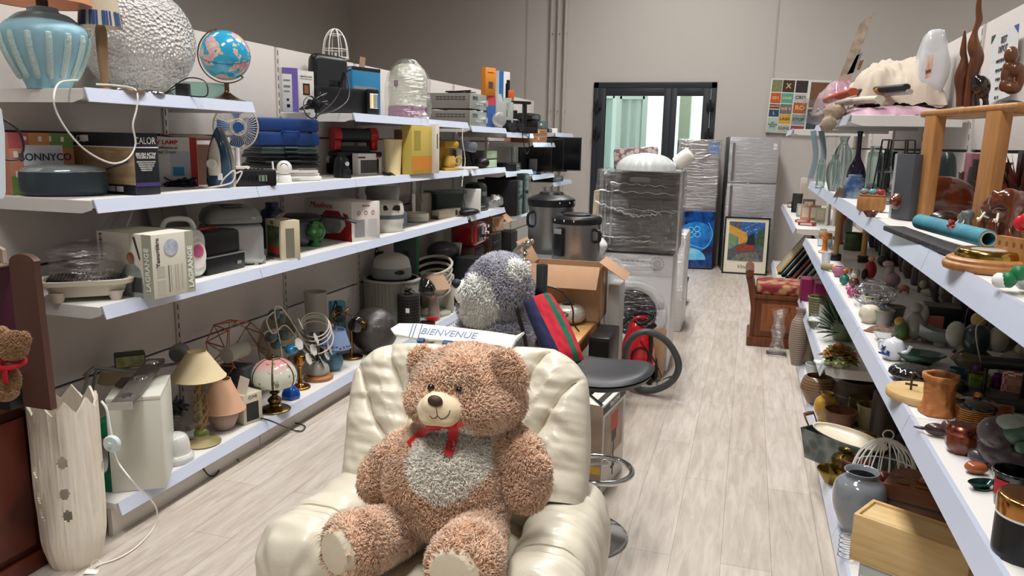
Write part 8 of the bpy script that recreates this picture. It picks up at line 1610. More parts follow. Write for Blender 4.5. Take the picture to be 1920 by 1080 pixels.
def bush(nm,lab,cat,x,Y,z,R_,n,cols,seed,L=.05,wd=.008,zz=1.0,pot=None):
 rg=random.Random(seed); t=T(nm,lab,cat,(x,Y,z)); b=[B() for _ in cols]
 for k in range(n):
  a=rg.random()*6.28; e=rg.random()*1.4; d=V((math.cos(a)*math.cos(e),math.sin(a)*math.cos(e),math.sin(e)*zz)); p=d*R_*(.25+.5*rg.random())+V((0,0,R_*.35)); s=d.cross(V((rg.random()-.5,rg.random()-.5,1))).normalized()*wd; q=p+d*L+V((0,0,-.01)); mid=(p+q)/2+V((0,0,.008))
  m_=k%len(cols); b[m_].loops([[p,mid-s,q,mid+s],[p+V((0,0,.0012)),mid-s+V((0,0,.0012)),q+V((0,0,.0012)),mid+s+V((0,0,.0012))]])
 for k,c1 in enumerate(cols):o=obj(('leaves','petals','twigs')[k],b[k],mat(c1,.6),t); o['kind']='stuff'
 if pot:bb=B(); bb.lathe(prof([(pot[0]*.7,0),(pot[0],pot[1]*.9),(pot[0],pot[1]),(pot[0]*.85,pot[1])],3),seg=28); obj('pot',bb,mat(pot[2],.4),t)
 return t
bush('dried_flowers','dark red dried flower bunch behind the oak stool','flowers',.80,2.75,S2+.0,.10,160,['#6e2a22','#3a2722','#8c4a3a'],3,.09,.007,1.4,(.05,.08,'#4a3028')); bush('black_wire_heap','heap of black wire and leaf pieces at the back of the upper shelf','ornament',.80,2.35,S2,.09,120,['#1d1e20','#2c2d2e'],5,.12,.004); bush('yellow_flowers','pale yellow tissue flower bouquet at the upper right edge','flowers',.72,1.72,S2+.06,.08,220,['#c7ab62','#d8c58a','#a88c48'],8,.05,.016,1.3,(.03,.03,'#2a3a2c'))
b=B()
for k in range(5):b.bx(-.05,.05,-.045+.02*k,-.035+.02*k,.0,.012,.001); b.bx(-.05,.05,-.045+.02*k,-.035+.02*k,.05,.062,.001)
b.bx(-.05,-.035,-.05,.05,0,.07); b.bx(.035,.05,-.05,.05,0,.07); q=oz(1905,510,S2); one('slatted_crate',b,OAK,'little slatted wooden crate at the right edge beside the barometer','crate',(q.x+.03,q.y,S2),.4); b=B(); [b.ell((.02*math.cos(k*1.3),.02*math.sin(k*1.3),.02+.008*k),.017,14) for k in range(4)]; one('red_berries',b,mat('#c8202a',.3),'bright red round toy beads on the little slatted crate','toy',(q.x+.02,q.y,S2+.062)); b=B(); [b.ell((.03*math.cos(k),.02*math.sin(k*1.3),.012+.003*k),.014,12,mi=k%4==0) for k in range(9)]; one('white_coral',b,[M_WHITE,mat('#1f7a4a',.4)],'white and green knobbly ornament at the lower right of the barometer','ornament',(oz(1905,548,S2)).to_tuple()[:2]+(S2,))
# ---- top shelf: cloths
def cloth(nm,lab,cat,x0,x1,y0,y1,h,m,seed,z=ST,amp=.012,lump=None):
 b=B(); f=lambda u,v,s:V((x0+(x1-x0)*u,y0+(y1-y0)*v,z+(h*(max(0,1-abs(2*u-1)**4)*max(0,1-abs(2*v-1)**4))**.5*(1+(lump(u,v) if lump else 0))+amp*noise.noise(V((u*5+seed,v*7,1)))+amp*.6*noise.noise(V((u*16+seed,v*18+v*u*6,2)))*1 if s else 0)))
 b.grid(lambda u,v:f(u,v,1),40,50); b.grid(lambda u,v:f(u,v,0),6,6); return one(nm,b,m,lab,cat,ang=80)
cloth('pink_sheet_pack','long pink folded sheets wrapped in clear film along the top shelf','bedding',.44,.88,4.1,6.2,.07,mat('#b58a9e',.5,col2='#d9bccb',vs=7,coat=.4),1)
o=cloth('cream_canvas_bag','big cream canvas bag folded over on the top shelf cloth pile','bag',.50,.90,4.3,5.35,.20,mat('#cdbfae',.9,var=.08,vs=5,bump=.3,bs=200),5,ST+.06,.035,lambda u,v:.25*math.sin(v*3.3+.4)-.15*u+.12*math.sin(u*9+v*7))
cloth('mauve_blanket_pack','dusky pink blanket in crinkled plastic at the left of the cloth pile','bedding',.40,.66,5.0,6.3,(.17),mat('#9c6478',.35,col2='#c9a3b3',vs=5,coat=.6),9,ST+.08,.03)
for k,(p0,p1,r_,c1,lab,nm) in enumerate((((1552,188),(1600,172),.026,'#b5502a','orange rolled cloth sticking out of the pile','orange_roll'),((1582,176),(1700,163),.022,'#1d252b','black and gold sleeve lying on the pile','black_sleeve'),((1600,184),(1706,172),.018,'#b3b0ac','grey and gold sleeve under the black one','grey_sleeve'),((1575,193),(1650,186),.026,'#c9c5b4','white roll with green leaf print at the front of the pile','leaf_roll'))):
 a,c_=oy(*p0,4.55),oy(*p1,4.15); b=B(); b.tube([a+V((0,0,.0)),a.lerp(c_,.5)+V((0,0,.004)),c_],r_,16,flat=(1,.7)); b.tube([a.lerp(c_,.45)+V((0,0,.001)),a.lerp(c_,.62)+V((0,0,.002))],r_*1.02,16,flat=(1,.7),mi=1 if k in(1,2) else 0); one(nm,b,[mat(c1,.6,var=.2,vs=20),mat('#c08a45',.5)],lab,'cloth')
b=B(); b.grid(lambda u,v:oy(1505+95*u,185+60*v*(1-.6*abs(u-.5)),4.25+.3*(1-u))+V((.0,.03*math.sin(9*u+4*v),.012*noise.noise(V((u*9,v*9,0))))),24,20); one('crinkled_plastic',b,clearfilm(.35,.08,'#efe6f2'),'crinkled clear plastic drooping off the end of the cloth pile','plastic')
me=blob_mesh([bpx(1553,232,4.3,14,14,.04),bpx(1565,210,4.32,22,14,.04)],.006,2); [setattr(v,'co',v.co+V((1,0,1))*noise.noise(v.co*40)*.012) for v in me.vertices]; tagit(plush_obj('beige_cloth_end',me,[fabric('#a3927c')]),'beige crumpled cloth end hanging below the top shelf','cloth')
for k,(x,w_) in enumerate(((1525,5),(1540,6))):b=B(); P=[oy(x+6*math.sin(v*4)*(.3+v),245+90*v,5.6) for v in(i/10 for i in range(11))]; b.tube(P,.018,8,flat=(1,.15)); one('hanging_strap',b,mat('#8799a5',.7),('pale blue strap hanging leftmost beside the glass vases','pale blue strap hanging nearest the glass vases')[k],'strap',group='hanging pale straps')
for k,(pts,dY,c1,c2,lab,nm) in enumerate((([(1566,165),(1590,165),(1640,20),(1612,45)],.05,'#c9b9a6','#8f8272','ornate cream picture frame leaning above the cloth pile','ornate_picture'),([(1588,140),(1603,135),(1618,98),(1606,104)],.03,'#9aa0a3','#7a8085','small grey silver frame leaning beside the ornate one','silver_picture'),([(1606,132),(1612,131),(1620,112),(1612,114)],.04,'#8f642f','#6f4a22','gilded wooden frame corner beside the grey frame','gilded_picture'))):
 b=B(); b.loops([[oy(x,y,5.5+dY*j) for x,y in pts] for j in(0,1)]); one(nm,b,mat(c1,.6,col2=c2,vs=18,bump=.6,bs=50),lab,'picture frame')
dv_=one('bolster_pack',cushion(.825,4.42,ST+.255,.13,.20,.34,e=.6,wr=.010,seed=3),mat('#d5d6d8',.3,coat=.7,bump=.5,bs=18),'white bolster pillow in clear packing standing on the top shelf','pillow')
q=ox(1742,125,.755); b=B(); b.box(q,(.003,.12,.10)); lb=obj('printed_label',b,mat('#d7cfb8',.5,col2='#b5442e',vs=12),dv_); text('Traversin',.03,lb,q+V((-.003,0,-.02)),LT,BK)
def notice(lab,px,X=RB-.026):
 c4=[ox(x,y,X) for x,y in px]; b=B(); b.loops([c4,[p+V((-.001,0,0)) for p in c4]]); return one('paper_notice',b,mat('#d9d9da',.6),lab,'notice'),c4
n1,c4=notice('upper white notice with blue and green corners on the right back panel',((1861,68),(1912,44),(1908,98),(1856,118))); m_=(c4[0]+c4[1]+c4[2]+c4[3])/4; text('BEST\nDEPOT',.035,n1,m_+V((-.003,0,.0)),LT,DG)
for i,c1 in((0,'#2c4a3a'),(1,'#2a5aa5')):p=c4[i]; s_=(c4[1]-c4[0])*(.16 if i==0 else-.16); dn=(c4[3]-c4[0])*.3; b=B(); b.loops([[p+V((-.002,0,0)),p+s_+V((-.002,0,0)),p+dn+V((-.002,0,0))],[p+V((-.003,0,0)),p+s_+V((-.003,0,0)),p+dn+V((-.003,0,0))]]); obj('printed_corner',b,mat(c1,.5),n1)
n2,c4=notice('lower white price list notice on the right back panel',((1856,120),(1900,104),(1893,180),(1850,196))); m_=(c4[0]+c4[2])/2
for k,s_ in enumerate(('AVANT BIJOUX  5','BIJOUX FINS  10','ST BIJOU  15','PETIT  20','SAC  25')):text(s_,.016,n2,m_+V((-.003,0,.07-.035*k)),LT,DG)
# ---- shelf at 0.945
GLD=mat('#c08a4e',.15,1,name='gold_lacquer'); BC=mat('#101113',.1,coat=1,name='black_ceramic')
c,r,h=rnd(1915,1062,925,54,S1); t=T('canister','black canister with shiny gold lid at the lower right corner','canister',(c.x,c.y,S1)); b=B(); b.lathe(prof([(r*.97,0),(r,.01),(r,h*.68)],3),seg=56); obj('black_body',b,mat('#16171a',.35),t); b=B(); b.lathe(prof([(r*1.01,h*.70),(r*1.02,h*.9),(r*.95,h*.99),(r*.6,h),(0,h)],3),seg=56); obj('gold_lid',b,GLD,t); b=B(); b.lathe([(r*1.015,h*.665),(r*1.015,h*.70)],seg=56); obj('white_seal',b,M_WHITE,t)
o=LV('black_pot','glossy black ceramic pot with red label behind the gold lidded canister','pot',1893,960,880,38,S1,'pot',BC); v0=o.location; b=B(); rr=o.dimensions.x/2*.93; hh=o.dimensions.z; rr=max(v.co.x for v in o.data.vertices)*.9; hh=max(v.co.z for v in o.data.vertices)
b.grid(lambda u,v:V((rr*(1.02+.06*v)*math.cos(3.4+u*.8),rr*(1.02+.06*v)*math.sin(3.4+u*.8),hh*(.35+.45*v))),8,2); obj('red_label',b,mat('#b3202c',.5),o)
LV('paua_shell','green and black iridescent shell dish near the shelf edge','shell',1838,925,902,28,S1,'dish',mat('#2e6e62',.12,.5,col2='#15181a',vs=25),sy=.5,rot=.5); LV('snail_shell','brown snail shell at the feet of the grey gorilla figure','shell',1828,893,866,20,S1,'egg',mat('#7a3418',.2,coat=.6,col2='#b5653a',vs=20),sy=.7)
FG('gorilla_figure','large grey stone head figure with green cap at the right edge','sculpture',1880,885,768,S1,[(0,.3,.42,.3,'#4b4147'),(-.15,.62,.3,.28,'#4b4147',-.1),(-.33,.12,.2,.12,'#4b4147'),(.12,.72,.28,.2,'#3f5f4c',-.2),(.02,.86,.22,.15,'#8f9a90',-.22),(.2,.55,.1,.1,'#54725c',-.38)])
c,r,h=rnd(1798,855,795,27,S1); t=T('tribal_mask','small dark carved mask cup with copper band at the shelf edge','carving',(c.x,c.y,S1)); b=B(); b.lathe(prof([(r*.7,0),(r,h*.3),(r*.95,h*.7)],4),seg=32,wob=lambda a,z:1+.05*math.cos(9*a)); obj('carved_cup',b,DW,t); b=B(); b.lathe(prof([(r*.98,h*.68),(r*1.0,h*.85),(r*.8,h)],3),seg=32); obj('copper_band',b,mat('#9c5a48',.25,1),t)
FG('black_bird','dark wooden bird carving with pointed tail left of the mask cup','carving',1755,822,778,S1,[(0,.35,.55,.3,'#3b2a26'),(-.55,.3,.45,.08,'#3b2a26'),(.4,.6,.28,.3,'#5a4038')])
LV('clay_vase','orange brown carved clay vase at the middle shelf front','vase',1755,783,700,30,S1,'carved',TER,None,lambda a,z:1+.09*noise.noise(V((math.cos(a)*3,math.sin(a)*3,z*45)))+.05*math.sin(5*a+z*60))
t=T('round_board','pale round wooden board with iron hook beside the clay vase','board',oz(1715,745,S1)+V((.02,.0,0)),-.3); b=B(); b.lathe([(.09,0),(.092,.004),(.092,.016),(.09,.02)],seg=48); obj('disc',b,PINE,t); b=B(); b.tube(smoothpts([(-.03,-.01,.02),(-.03,-.01,.06),(-.022,-.01,.068),(-.012,-.01,.06)]),.003,6); b.box((-.03,-.01,.035),(.03,.004,.005)); obj('iron_hook',b,mat('#5a4638',.5,.5),t)
c,r,h=rnd(1812,808,745,36,S1); t=T('gold_basket_jar','black lidded jar in a gold wire basket behind the mask cup','jar',(c.x+.02,c.y+.02,S1)); b=B(); b.lathe(prof([(r*.8,0),(r*.95,h*.6)],3),seg=36); obj('jar_body',b,BC,t); b=B(); [b.ring((0,0,h*(.05+.08*k)),r*(.84+.02*k),.0022,36,k=6) for k in range(8)]; obj('gold_wire',b,GLD,t); b=B(); b.lathe(prof([(r*1.05,h*.66),(r,h*.78),(r*.5,h*.92),(0,h*.95)],3),seg=36); ld=obj('black_lid',b,BC,t); b=B(); b.ell((0,0,h*1.02),r*.22,16); obj('gold_knob',b,GLD,ld)
BXs('wooden_plaque','dark wooden panel with angled corners behind the gold wire jar','board',(1838,800),(1895,812),752,S1,.012,DW)
LV('bundt_mould','glossy black fluted cake mould near the delft teapot','cake mould',1708,722,684,38,S1,'egg',BC,None,lambda a,z:1+.08*abs(math.cos(9*a))); LV('green_dish','dark green glazed dish behind the black cake mould','dish',1722,690,662,44,S1,'dish',mat('#2f4a44',.15,coat=.8),sy=.7)
c,r,h=rnd(1672,678,632,22,S1); t=T('delft_teapot','white and blue delft windmill teapot at the shelf front','teapot',(c.x,c.y,S1),-.9); DF=mat('#dfe2ea',.1,coat=1,name='delft'); NB_=mat('#26408f',.2); b=B(); b.lathe(prof([(r*.6,0),(r*.95,h*.3),(r,h*.5),(r*.7,h*.85),(r*.3,h*.95),(r*.12,h),(0,h*1.05)],4),seg=36); b.tube(smoothpts([(r*.8,0,h*.35),(r*1.4,0,h*.5),(r*1.7,0,h*.8)]),[r*.22]*9+[r*.15]*8,10); b.tube(smoothpts([(-r*.85,0,h*.7),(-r*1.5,0,h*.65),(-r*1.4,0,h*.3),(-r*.9,0,h*.25)]),r*.09,8); obj('pot_body',b,DF,t)
b=B(); [b.box((dx*r,-r*1.0,dz*h),(a*r,.003,c_*h),rot=(0,q,0)) for dx,dz,a,c_,q in((0,.28,1.1,.07,0),(-.1,.45,.12,.3,0),(-.1,.55,.5,.04,.7),(-.1,.55,.5,.04,-.7),(.4,.4,.25,.12,.2))]; obj('windmill_painting',b,NB_,t)
LV('glass_ashtray','clear ribbed glass dish left of the delft teapot','dish',1657,642,620,21,S1,'dish',CLR); LV('grey_beaker','grey white handled ceramic beaker in the middle of the shelf','beaker',1655,612,580,19,S1,'pot',mat('#9c9a92',.3)); LV('dark_beaker','taupe ceramic beaker behind the grey white one','beaker',1680,612,578,18,S1,'pot',mat('#6f6a62',.3),dy=.05); LV('cream_egg_jar','cream ceramic jar with egg shaped lid on the middle shelf','jar',1629,608,571,19,S1,'egg',CRM); LV('conch_shell','brown spiky shell lying between beakers and glass dish','shell',1650,628,610,30,S1,'cone',mat('#7a4c3c',.6,bump=1,bs=50),sy=.5)
FG('angel_figure','pale grey angel figurine with wings behind the leaf elf','figurine',1712,640,570,S1,[(0,.35,.28,.4,'#8f8f86'),(0,.86,.14,.14,'#8f8f86'),(.2,.65,.12,.3,'#8f8f86')]); FG('elf_figure','small green and orange leafy elf figure left of the angel','figurine',1688,640,592,S1,[(0,.4,.3,.4,'#4c6b34'),(-.1,.75,.2,.2,'#a8862e'),(0,.15,.35,.15,'#9c4a1f')])
BXs('pink_plate','upright pink embossed plate leaning against the black box','plate',(1728,640),(1765,642),592,S1,.012,mat('#b0705c',.5,bump=.5,bs=60)); BXs('black_display_box','large black box with framed top at the back of the middle shelf','box',(1730,625),(1800,632),574,S1,.12,[BK,mat('#4a4038',.5)],[('T',.1,.15,.4,.45,1),('T',.55,.15,.85,.45,1),('T',.1,.55,.4,.85,1)])
c,r,h=rnd(1762,655,612,32,S1); b=B(); b.grid(lambda u,v:V(((v-.5)*2*r*1.15,r*.62*math.cos(PI*u+PI)*-1*(1-.35*abs(2*v-1)**2),h*(.12+.88*(1-math.sin(PI*u)*(1-.25*(2*v-1)**2))*(.75+.35*abs(2*v-1)**2)))),20,20); b.lathe([(r*.4,0),(r*.3,h*.2)],seg=24); one('gravy_boat',b,mat('#8f9693',.15,coat=.6),'grey white scoop shaped boat dish before the pink plate','dish',(c.x,c.y,S1),-.3)
FG('doll_figure','doll in green vest with white sleeves and straw hair at the back','doll',1822,700,585,S1,[(0,.55,.22,.28,'#24363a'),(-.3,.6,.15,.22,'#a5a89c'),(.3,.6,.15,.22,'#a5a89c'),(0,.88,.12,.13,'#a8905a'),(0,.2,.3,.2,'#4f4a33')]); FG('rag_doll','pale striped cloth doll at the right edge of the middle shelf','doll',1900,720,640,S1,[(0,.4,.4,.4,'#6f6c58'),(.1,.8,.2,.2,'#8a8670')])
for k,(x,yb,yt,r_,c1,lab) in enumerate(((1790,738,690,19,'#2f6f80','teal blue glass jar behind the clay vase'),(1835,728,700,20,'#8a9a3a','yellow green glass jar right of the teal one'),(1832,705,682,10,'#8c3a9c','small violet glass light behind the teal jar'),(1868,730,700,9,'#7a2a86','purple candle glass near the striped cloth'))):LV('glass_jar',lab,'jar',x,yb,yt,r_,S1,'jar',mat(c1,.06,trans=.6),'coloured glass jars')
t=T('mincer','black cast iron press with round bar near the coloured jars','press',oz(1870,760,S1),-.2); b=B(); b.box((0,0,.015),(.16,.09,.03),.006); b.cyl((-.05,0,.11),(.09,0,.12),.017); b.tube([(-.035,0,.02),(-.035,0,.11),(.05,0,.11),(.05,0,.02)],.006,8); b.lathe(PF['stick'] and[(.02,.03),(.02,.045),(.008,.055)],(-.09,0,0),20); obj('iron_body',b,mat('#15191a',.3),t); b=B(); b.tube(smoothpts([(-.05,0,.11),(-.07,0,.20),(-.03,.01,.23),(.02,.02,.20),(.05,.02,.12)]),.002,6); obj('bent_wire',b,M_STEEL,t)
BXs('red_check_cloth','folded red and white check napkins behind the iron press','cloth',(1878,742),(1920,748),702,S1,.05,mat('#b5484e',.9,col2='#d9cdb8',kind='checker',vs=60))
c,r,h=rnd(1635,580,522,38,S1); b=B()
for k in range(12):a=k*PI/12; b.tube([V((r*math.sin(s)*math.cos(a),r*math.sin(s)*math.sin(a),h*.42*(1-math.cos(s))*.95+.003)) for s in(PI*i/14*1.0 for i in range(-14,15))],.0014,5)
for q,z_ in((.6,.08),(.95,.3),(1,.45),(.85,.68),(.5,.85),(.3,.95)):b.ring((0,0,h*z_),r*q,.002,36,k=5)
one('wire_basket',b,M_CHROME,'round silver wire basket with beads on the middle shelf','basket',(c.x,c.y,S1)); rg=random.Random(4)
for k in range(9):b=B(); b.ell((0,0,0),.008,12); one('glass_bead',b,mat(('#c9a83c','#3a7a5a','#d8d8d4')[k%3],.2),'small %s bead among those inside the silver wire basket'%('yellow','green','white')[k%3],'bead',(c.x+(rg.random()-.5)*r,c.y+(rg.random()-.5)*r,S1+.01+h*.25),0,'%s beads in the wire basket'%('yellow','green','white')[k%3])
for a in(('poodle_figure','white spotted dog figurine left of the black display box','figurine',1740,562,525,[(0,.35,.4,.25,'#a5a38c'),(-.3,.75,.2,.22,'#a5a38c'),(.3,.2,.15,.2,'#33342e')]),('dalmatian_figure','small black and white cow figurine behind the spotted dog','figurine',1772,570,538,[(0,.35,.4,.3,'#8f8f88'),(-.25,.75,.22,.22,'#22232a')]),('flamingo_figure','pale pink long necked bird figurine at the back','figurine',1665,540,490,[(.1,.3,.3,.3,'#a38a92'),(0,.65,.14,.3,'#a38a92'),(-.08,.9,.2,.13,'#b39aa0')]),('red_lady_figure','red dressed figurine left of the pale pink bird','figurine',1630,525,480,[(0,.35,.25,.4,'#9c1f24'),(0,.85,.14,.13,'#c79a7c')]),('clay_camel','terracotta animal figurine beside the spotted dog','figurine',1695,552,530,[(0,.5,.4,.3,'#a8684a'),(-.3,.2,.1,.2,'#a8684a'),(.3,.2,.1,.2,'#a8684a')]),('teal_figure','small teal and brown figurine near the shelf front','figurine',1582,535,505,[(0,.3,.3,.35,'#2f7a70'),(0,.8,.2,.2,'#a85a3a')]),('panda_figure','little brown and white figurine beside the paint brush','figurine',1600,540,512,[(0,.35,.35,.35,'#6b3d2c'),(0,.8,.25,.2,'#d2cabb')]),('white_cat_figure','white and yellow pot with black figurine behind the brush','figurine',1612,525,498,[(-.3,.4,.3,.4,'#d6d0c0'),(.25,.4,.2,.4,'#1c1a18')]),('pink_flower_figure','bright pink beaded flower ornament at the shelf front','ornament',1598,558,530,[(0,.4,.4,.3,'#c43a78'),(-.3,.7,.2,.2,'#d98ab0'),(.3,.3,.25,.2,'#8c1f50')]),('grey_dog_figure','white snarling wolf figure at the back under the upper shelf','figurine',1695,505,488,[(0,.5,.6,.45,'#8f8f8c')]),('pink_pig_figure','small pink and brown clown figurine before the dark doll','figurine',1790,680,655,[(0,.4,.4,.4,'#a87a86'),(-.1,.8,.2,.2,'#2c2428')]),('green_glass_figure','green and yellow ceramic frog group behind the spotted dog','figurine',1750,545,524,[(0,.4,.5,.4,'#6f7a34')]),('dark_hen_figure','dark brown speckled figurine behind the red lady','figurine',1655,500,478,[(0,.5,.5,.5,'#26201f')])):FG(*a[:6],S1,a[6])
for k,(x,yb,yt) in enumerate(((1563,488,392),(1615,492,425))):q=oz(x,yb,S1); h=height_at(q,x,yt)-S1; t=T('bamboo_vase',('bamboo stick standing in a black stand nearest the shelf front','second bamboo stick farther back by the figurines')[k],'stick',(q.x+.01,q.y+.02,S1)); b=B(); b.cyl((0,0,.02),(0,0,h),.016); obj('bamboo',b,mat('#b5895a',.6),t); b=B(); b.box((0,0,.015),(.06,.06,.03),.004); b.ring((0,0,.032),.028,.006,20); obj('black_stand',b,BK,t)
o=LV('orange_candlestick','orange yellow glazed candlestick near the far end of the shelf','candlestick',1545,475,437,11,S1,'stick',mat('#d07a24',.25,coat=.5)); a_,b2=oz(1542,506,S1),oz(1596,514,S1); b=B(); b.cyl(a_+V((0,0,.02)),a_.lerp(b2,.35)+V((0,0,.022)),.022,.016,mi=1); b.cyl(a_.lerp(b2,.35)+V((0,0,.022)),b2+V((0,0,.02)),.014,.010); one('paint_brush',b,[mat('#c0904f',.4),mat('#9a9470',.8)],'round brush with amber handle lying across the shelf edge','brush')
for a in(('delft_mug','white and blue painted mug behind the brush','mug',1548,497,472,9,'pot',DF),('pink_cup','pink and grey small bowl at the brush handle','bowl',1572,520,500,12,'bowl',mat('#b06a86',.4)),('spice_jar','clear jar with dark lid at the far end of the shelf','jar',1541,462,430,8,'jar',CLR),('spice_jar','second clear glass jar near the far end of the shelf','jar',1551,466,438,8,'jar',GG),('moss_jar','square glass of green moss at the back of the shelf','jar',1600,470,438,18,'cyl',mat('#4a5f36',.4,col2='#2c3a24',vs=20)),('grey_tin','grey dotted tin behind the first bamboo stick','tin',1585,450,412,10,'cyl',mat('#5f6464',.4)),('blue_tea_light','small blue and white dish with tea lights near the wire basket','dish',1668,585,572,14,'dish',NB_),('brown_orange_pot','red and orange striped figurine jar in the upper row','jar',1575,458,402,8,'stick',mat('#a8543c',.4))):LV(*a[:7],S1,*a[7:])
# ---- plant shelf at 0.515
for a in(('striped_pot','purple and lime green striped plant pot at the far end of the plant shelf',1531,603,556,19,'pot',mat('#7d8c3c',.4,col2='#6a4a6c',kind='stripe',vs=9,stretch=(.01,.01,2),sharp=.6)),('lilac_bowl','lilac bowl standing behind the striped pot',1540,563,548,25,'dish',mat('#8f7a96',.4)),('white_figure_pot','white perforated pot with leaf relief on the plant shelf',1548,615,572,14,'cyl',mat('#b5b2aa',.4)),('glass_cone','clear cone glass beside the white perforated pot',1525,618,590,13,'vase',CLG)):LV(a[0],a[1],'pot',*a[2:6],SH,a[6],a[7])
c=oz(1572,640,SH); bush('agave_plant','long leaved green plant in a sage green pot on the plant shelf','plant',c.x+.02,c.y+.05,SH+.0,.10,90,['#2f4a2c','#3f5f38'],2,.13,.010,1.6,(.065,.10,'#7d8a6c')); LV('pale_green_pot','pale turquoise pot right of the long leaved plant','pot',1595,640,602,18,SH,'pot',mat('#6f9a94',.4))
c=oz(1565,690,SH); bush('flower_arrangement','olive and rust artificial flower arrangement in a pale bowl','flowers',c.x+.02,c.y+.04,SH,.09,260,['#5f6b2c','#a5542c','#8a9448'],6,.045,.014,.9,(.05,.06,'#c9c4b2')); bush('dark_foliage','dark green foliage at the back of the plant shelf','plant',.75,4.45,SH,.12,200,['#22301f','#2c3b27'],16,.06,.012,.9,(.05,.06,'#4a4a44'))
b=B(); b.box((0,0,.006),(.09,.06,.012),.003); one('white_saucer',b,M_WHITE,'small white tray under the flower arrangement at the shelf edge','tray',oz(1545,682,SH).to_tuple()[:2]+(SH,),.2)
# ---- bottom deck
for a in(('ribbed_vase','tall brown and white ribbed floor vase at the far end of the deck','vase',1492,688,578,17,'vase',mat('#7d6a5f',.5,col2='#a5978a',kind='stripe',vs=14,stretch=(.01,.01,1.5)),0),('taupe_planter','taupe conical planter in front of the ribbed floor vase','planter',1502,662,602,22,'pot',mat('#5a544e',.5),0),('beige_planter','beige flared pot with rolled rim near the deck edge','pot',1508,682,640,20,'pot',mat('#bfb29c',.45),0),('white_rim_pot','white ribbed planter behind the beige flared pot','pot',1525,705,682,16,'pot',mat('#c5cac9',.4),0),('green_pot','small moss green pot beside the white ribbed planter','pot',1540,712,686,12,'pot',mat('#5a7038',.4),0),('brown_bowl_vase','round brown glazed bowl vase with banded body','vase',1530,765,705,32,'bowl',mat('#83664a',.25,coat=.4,col2='#6b4f38',kind='stripe',vs=10,stretch=(.01,.01,2)),0),('yellow_jug','yellow painted vase with blue rim before the brown bowl vase','vase',1545,795,735,21,'vase',mat('#c9992c',.25,coat=.6,col2='#8a6a2c',vs=16),0),('big_brown_bowl','large dark brown bowl vase right of the banded one','vase',1602,780,712,46,'bowl',mat('#5f4c3c',.3,col2='#4a3a30',vs=4),.0),('brown_pot','brown speckled pot among the glasses','pot',1572,815,768,30,'pot',mat('#7d5238',.5,var=.5,vs=20),0),('amber_tumbler','clear amber tumbler behind the brown speckled pot','glass',1605,800,745,18,'cyl',mat('#a89a6a',.05,trans=.8,ior=1.2),0),('straw_bowl','pale yellow glass bowl right of the brown speckled pot','bowl',1630,812,758,27,'pot',mat('#b5a878',.2),0),('bird_vase','tall brown stoneware vase with orange bird motif','vase',1656,830,722,26,'jar',mat('#4f4038',.4,var=.3,vs=6),0),('brass_jug','brass jug with wide rim at the deck edge','jug',1578,905,842,24,'vase',mat('#6f6230',.25,.9),0),('brass_plate','flat brass plate under the brass jug','plate',1558,915,880,27,'dish',mat('#8a7434',.2,.9),0),('chrome_rim_pot','reddish pot with chrome rim right of the brass jug','pot',1600,920,860,27,'pot',mat('#6b3a30',.3,.3),0),('grey_floor_vase','big glossy grey vase with price label at the deck edge','vase',1602,1015,880,47,'urn',mat('#7f858c',.12,coat=.8),0)):LV(*a[:7],SB,a[7],a[8],dy=a[9])
q=oz(1600,832,SB)
A,C_=oz(1500,855,SB),oz(1640,915,SB); d=C_-A; L_=d.length; t=T('zinc_trough','long galvanised zinc trough hanging over the deck edge','trough',(A+C_)/2+V((.0,.0,.0)),math.atan2(d.y,d.x)); ZN=mat('#7c8482',.35,.6,name='galvanised',col2='#565e5e',vs=18,kind='voronoi'); h=height_at(A,1490,800)-SB
b=B(); w_=.075; R0=[(-L_/2,0),(L_/2,0),(L_/2,2*w_),(-L_/2,2*w_)]; sc_=lambda s,z:[V((x*s,w_+(y-w_)*s,z)) for x,y in R0]; b.loops([sc_(.9,0),sc_(1.05,h),sc_(1.02,h),sc_(.88,.006)],cap0=True,cap1=True); obj('trough_body',b,ZN,t); b=B(); b.tube(smoothpts([(-L_/2,w_-.03,h),(-L_/2-.03,w_-.03,h+.05),(-L_/2-.03,w_+.03,h+.05),(-L_/2,w_+.03,h)]),.004,6); b.cyl((-L_/2-.03,w_-.03,h+.05),(-L_/2-.03,w_+.03,h+.05),.009); obj('handle',b,mat('#6b4f38',.5),t)
b=B(); b.lathe(prof([(.6,0),(.9,.5),(1,1),(.96,1),(.85,.5),(.0,.12)],4),seg=40); b.bm.transform(Matrix.Diagonal((L_*.48,w_*.95,.035,1))); one('oval_dish',b,CRM,'long cream oval dish lying in the zinc trough','dish',(A+C_)/2+V((0,0,h*.86))+V((-d.y,d.x,0)).normalized()*w_,(.15,0,math.atan2(d.y,d.x)))
for k,(x,y) in enumerate(((1622,838),(1648,845))):LV('wicker_basket',('small light wicker basket tipped beside the cream oval dish','small dark wicker basket right of the light one')[k],'basket',x,y+15,y-22,22,SB+.05,'pot',mat(('#8f6a44','#5c4632')[k],.8,bump=1,bs=60),wob=lambda a,z:1+.05*math.cos(20*a))
c,r,h=rnd(1655,990,858,52,SB+.0); b=B(); h=.24; r=.13
for k in range(10):a=k*PI/10; b.tube([V((r*math.sin(s)*math.cos(a),r*math.sin(s)*math.sin(a),h*math.cos(s)**.8 if math.cos(s)>0 else 0)) for s in(PI/2*i/10*.999 for i in range(-10,11))],.0028,6)
b.ring((0,0,.004),r,.004,40); b.ring((0,0,h*.5),r*.87,.0025,40); b.ring((0,0,h+.02),.02,.003,24,rot=(PI/2,0,0)); one('wire_cloche',b,W1,'cream wire cloche with ring handle over red apples','cloche',(c.x,c.y+.1,SB+.05))
